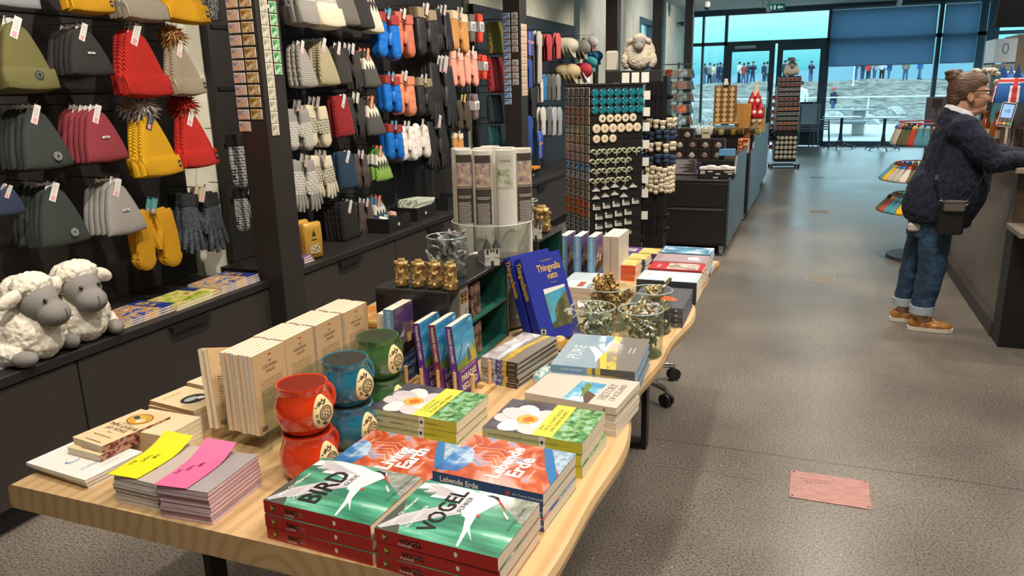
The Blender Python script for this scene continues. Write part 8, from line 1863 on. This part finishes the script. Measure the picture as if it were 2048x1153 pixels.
pts = [(-300+600*i/40, 8+4*noise.noise(Vector((i*.35, 0, 0)))+3*math.sin(i*.3)) for i in range(41)]
vs = [(x, 420, -8) for x, z in pts]+[(x, 430, z) for x, z in pts]+[(x, 480, -8) for x, z in pts]; fs = [(i, i+1, i+42, i+41) for i in range(40)]+[(i+41, i+42, i+83, i+82) for i in range(40)]
tag(MB().add(vs, fs, M('6c8c96', 1)).build('hills'), 'low distant hills on the horizon', 'hills', kind='structure')
tag(MB().box((-500, 76, -6), (500, 700, -5.5), M('7fa0aa', .5)).build('sea'), 'grey sea beyond the slope', 'sea', kind='structure')
RKm = [M('8a8c88', .95, kind='noise', scale=3, col2='a8aaa4'), M('6a6c68', .95, kind='noise', scale=3, col2='8c8e88')]
def rockfn(s):
    def fn():
        rr_ = random.Random(s); mb = MB(); mb.ell((0, 0, 0), (1, .8, .7), RKm[s % 2], 12, 8); mb.v = [tuple(Vector(v)*(1+.28*noise.noise(Vector(v)*1.5+Vector((s, 0, 0))))) for v in mb.v]; mb.sm = [False]*len(mb.sm); return mb.build('boulder')
    return Maker(fn)
rk_ = [rockfn(k) for k in range(4)]
for k in range(34):
    x = -10+.66*k; y = 31.2+2.6*(k % 3)+rg.random(); s_ = rg.uniform(.32, .62); rk_[k % 4].put((x, y, -.05+.03*(y-31)), (rg.uniform(-.3, .3), rg.uniform(-.3, .3), rg.uniform(0, 6)), 'grey boulder in the row at the foot of the slope outside', 'boulder', 'boulders outside', s_)
# picnic table and railings
pt = empty('picnic_table', (.85, 25.6, -.03)); tag(pt, 'wooden picnic table with benches on the terrace outside', 'picnic table'); wd = M('9aa0a0', .8)
MB().box((-.75, -.35, .72), (.75, .35, .77), wd).build('table_top', pt); MB().box((-.75, -.75, .42), (.75, -.5, .46), wd).build('bench', pt); MB().box((-.75, .5, .42), (.75, .75, .46), wd).build('bench', pt); MB().box((.2, -.12, 0), (.55, .12, .72), M('b0b2ae', .9), ch=.03).build('leg', pt); MB().box((-.15, -.65, .36), (.55, .65, .42), wd).build('crossbar', pt)
rl = empty('railing', (0, 28.5, 0)); tag(rl, 'thin white railing with glass at the edge of the terrace outside', 'railing')
for i in range(9): MB().cyl((-6+1.9*i, 0, -.03), (-6+1.9*i, 0, 1.02), .022, M('d4dcdc', .4), seg=8).build('post', rl)
MB().cyl((-6, 0, 1.02), (9.2, 0, 1.02), .022, M('d4dcdc', .4), seg=8).build('rail', rl)
fl = empty('lamp_post', (2.3, 60, 0)); tag(fl, 'thin white lamp post on the slope outside', 'lamp post'); MB().cyl((0, 0, .5), (0, 0, 4.2), .05, M('e0e4e4', .4), seg=8).build('post', fl)
# distant people on the crest
def walker(pose):
    def fn():
        r = empty('person'); sk = M('b98a70', .7)
        mb = MB(); mb.ell((0, 0, 1.60), (.085, .10, .12), sk, 10, 8); mb.cyl((0, 0, 1.40), (0, 0, 1.52), .05, sk); mb.tube([(0, 0, .9), (0, 0, 1.42)], [.12, .15], sk, 8)
        for s_ in (-1, 1): mb.tube([(s_*.09, 0, .95), (s_*.10, .02*s_, .5), (s_*.12, .06*s_*pose, .05)], [.08, .06, .045], sk, 8); mb.tube([(s_*.19, 0, 1.38), (s_*.24, -.05, 1.10), (s_*(.10 if pose else .24), -.24 if pose else 0, 1.32 if pose else .85)], [.05, .045, .035], sk, 8); mb.ell((s_*(.08 if pose else .24), -.27 if pose else 0, 1.36 if pose else .80), (.04, .05, .05), sk, 8, 6)
        b = remesh(mb.build('body', r), .025, 1)
        mb = MB(); mb.tube([(0, 0, .78), (0, 0, 1.1), (0, 0, 1.38), (0, 0, 1.47)], [.21, .20, .22, .10], M('2c3440', .9), 12, flat=.7)
        for s_ in (-1, 1): mb.tube([(s_*.18, 0, 1.40), (s_*.25, -.05, 1.10), (s_*(.13 if pose else .25), -.20 if pose else 0, 1.28 if pose else .90)], [.075, .07, .055], M('2c3440', .9), 8)
        remesh(mb.build('jacket', r), .025, 1)
        mb = MB()
        for s_ in (-1, 1): mb.tube([(s_*.08, 0, .95), (s_*.10, .02*s_, .5), (s_*.12, .06*s_*pose, .06)], [.11, .085, .075], M('22262e', .9), 8)
        remesh(mb.build('trousers', r), .025, 1)
        mb = MB()
        for s_ in (-1, 1): mb.box((s_*.12-.05, -.17+.06*s_*pose, 0), (s_*.12+.05, .08+.06*s_*pose, .08), M('1c1c1e', .7), ch=.02)
        mb.build('shoes', r); MB().ell((0, .012, 1.64), (.10, .115, .115), M('2a221e', .9), 10, 8).build('hair', r)
        return r
    return Maker(fn)
WK = [walker(0), walker(1)]
def paint(o, name, col):
    for c in o.children:
        if c.name.startswith(name):
            c.data = c.data.copy(); c.data.materials.clear(); c.data.materials.append(M(col, .9))
ppl = [(1335, 'c0b8b0'), (1409, '1c2a44'), (1419, '8a8c90'), (1427, 'c4b49a'), (1434, '2a3a54'), (1440, '1e3050'), (1446, '243a5c'), (1451, '1a2640'), (1478, 'd8d4d0'), (1487, '9a3c3c'), (1495, '26364c'), (1505, '1c2840'), (1527, '20304a'), (1533, '8a9098'), (1568, '2a3444'), (1621, '1c2a48'), (1710, '2a5a8a'), (1724, '30343c'), (1736, 'd8404c'), (1748, 'a8a4a0'), (1763, 'd4dce4'), (1777, '1c3a7a'), (1810, '8a7c6c'), (1838, '2a5a9a')]
for i, (px, c) in enumerate(ppl):
    p = at(px, 157, y=70.0+(i % 3)*.6); o = WK[i % 2].put((p.x, 70+(i % 3)*.6, 1.46), (0, 0, (i*1.7) % 6.28), None, 'person', 'distant people on the crest outside', 1+.04*((i*7) % 3-1))
    cn = {'c0b8b0': 'pale', '1c2a44': 'navy', '8a8c90': 'grey', 'c4b49a': 'beige', 'd8d4d0': 'white', '9a3c3c': 'dark red', 'd8404c': 'bright red', 'd4dce4': 'white', 'a8a4a0': 'light grey', '8a7c6c': 'brown'}.get(c, 'dark blue')
    wh_ = 'seen through the windows left of the doors' if px < 1460 else ('seen through the left door leaf' if px < 1556 else ('seen through the right door leaf' if px < 1650 else 'seen under the wide blind'))
    o['label'] = 'distant person in a %s jacket, %s' % (cn, wh_); paint(o, 'jacket', c)
    if i % 3 == 1: paint(o, 'trousers', '3c5878')
# child crouching near the terrace
p = at(1665, 222, y=36); o = WK[1].put((p.x, 36, .05), (0, 0, 1.2), 'child in dark coat and pink hat beyond the picnic table outside', 'person', None, .72); 
for c in o.children:
    if c.name.startswith('hair'): c.data = c.data.copy(); c.data.materials.clear(); c.data.materials.append(M('d0486c', .9))
p = at(1600, 225, y=34); o = WK[0].put((p.x, 34, .0), (0, 0, .4), 'person in a white jacket beyond the right door leaf outside', 'person', None, .9); paint(o, 'jacket', 'd8dce0')
bpy.context.view_layer.update()
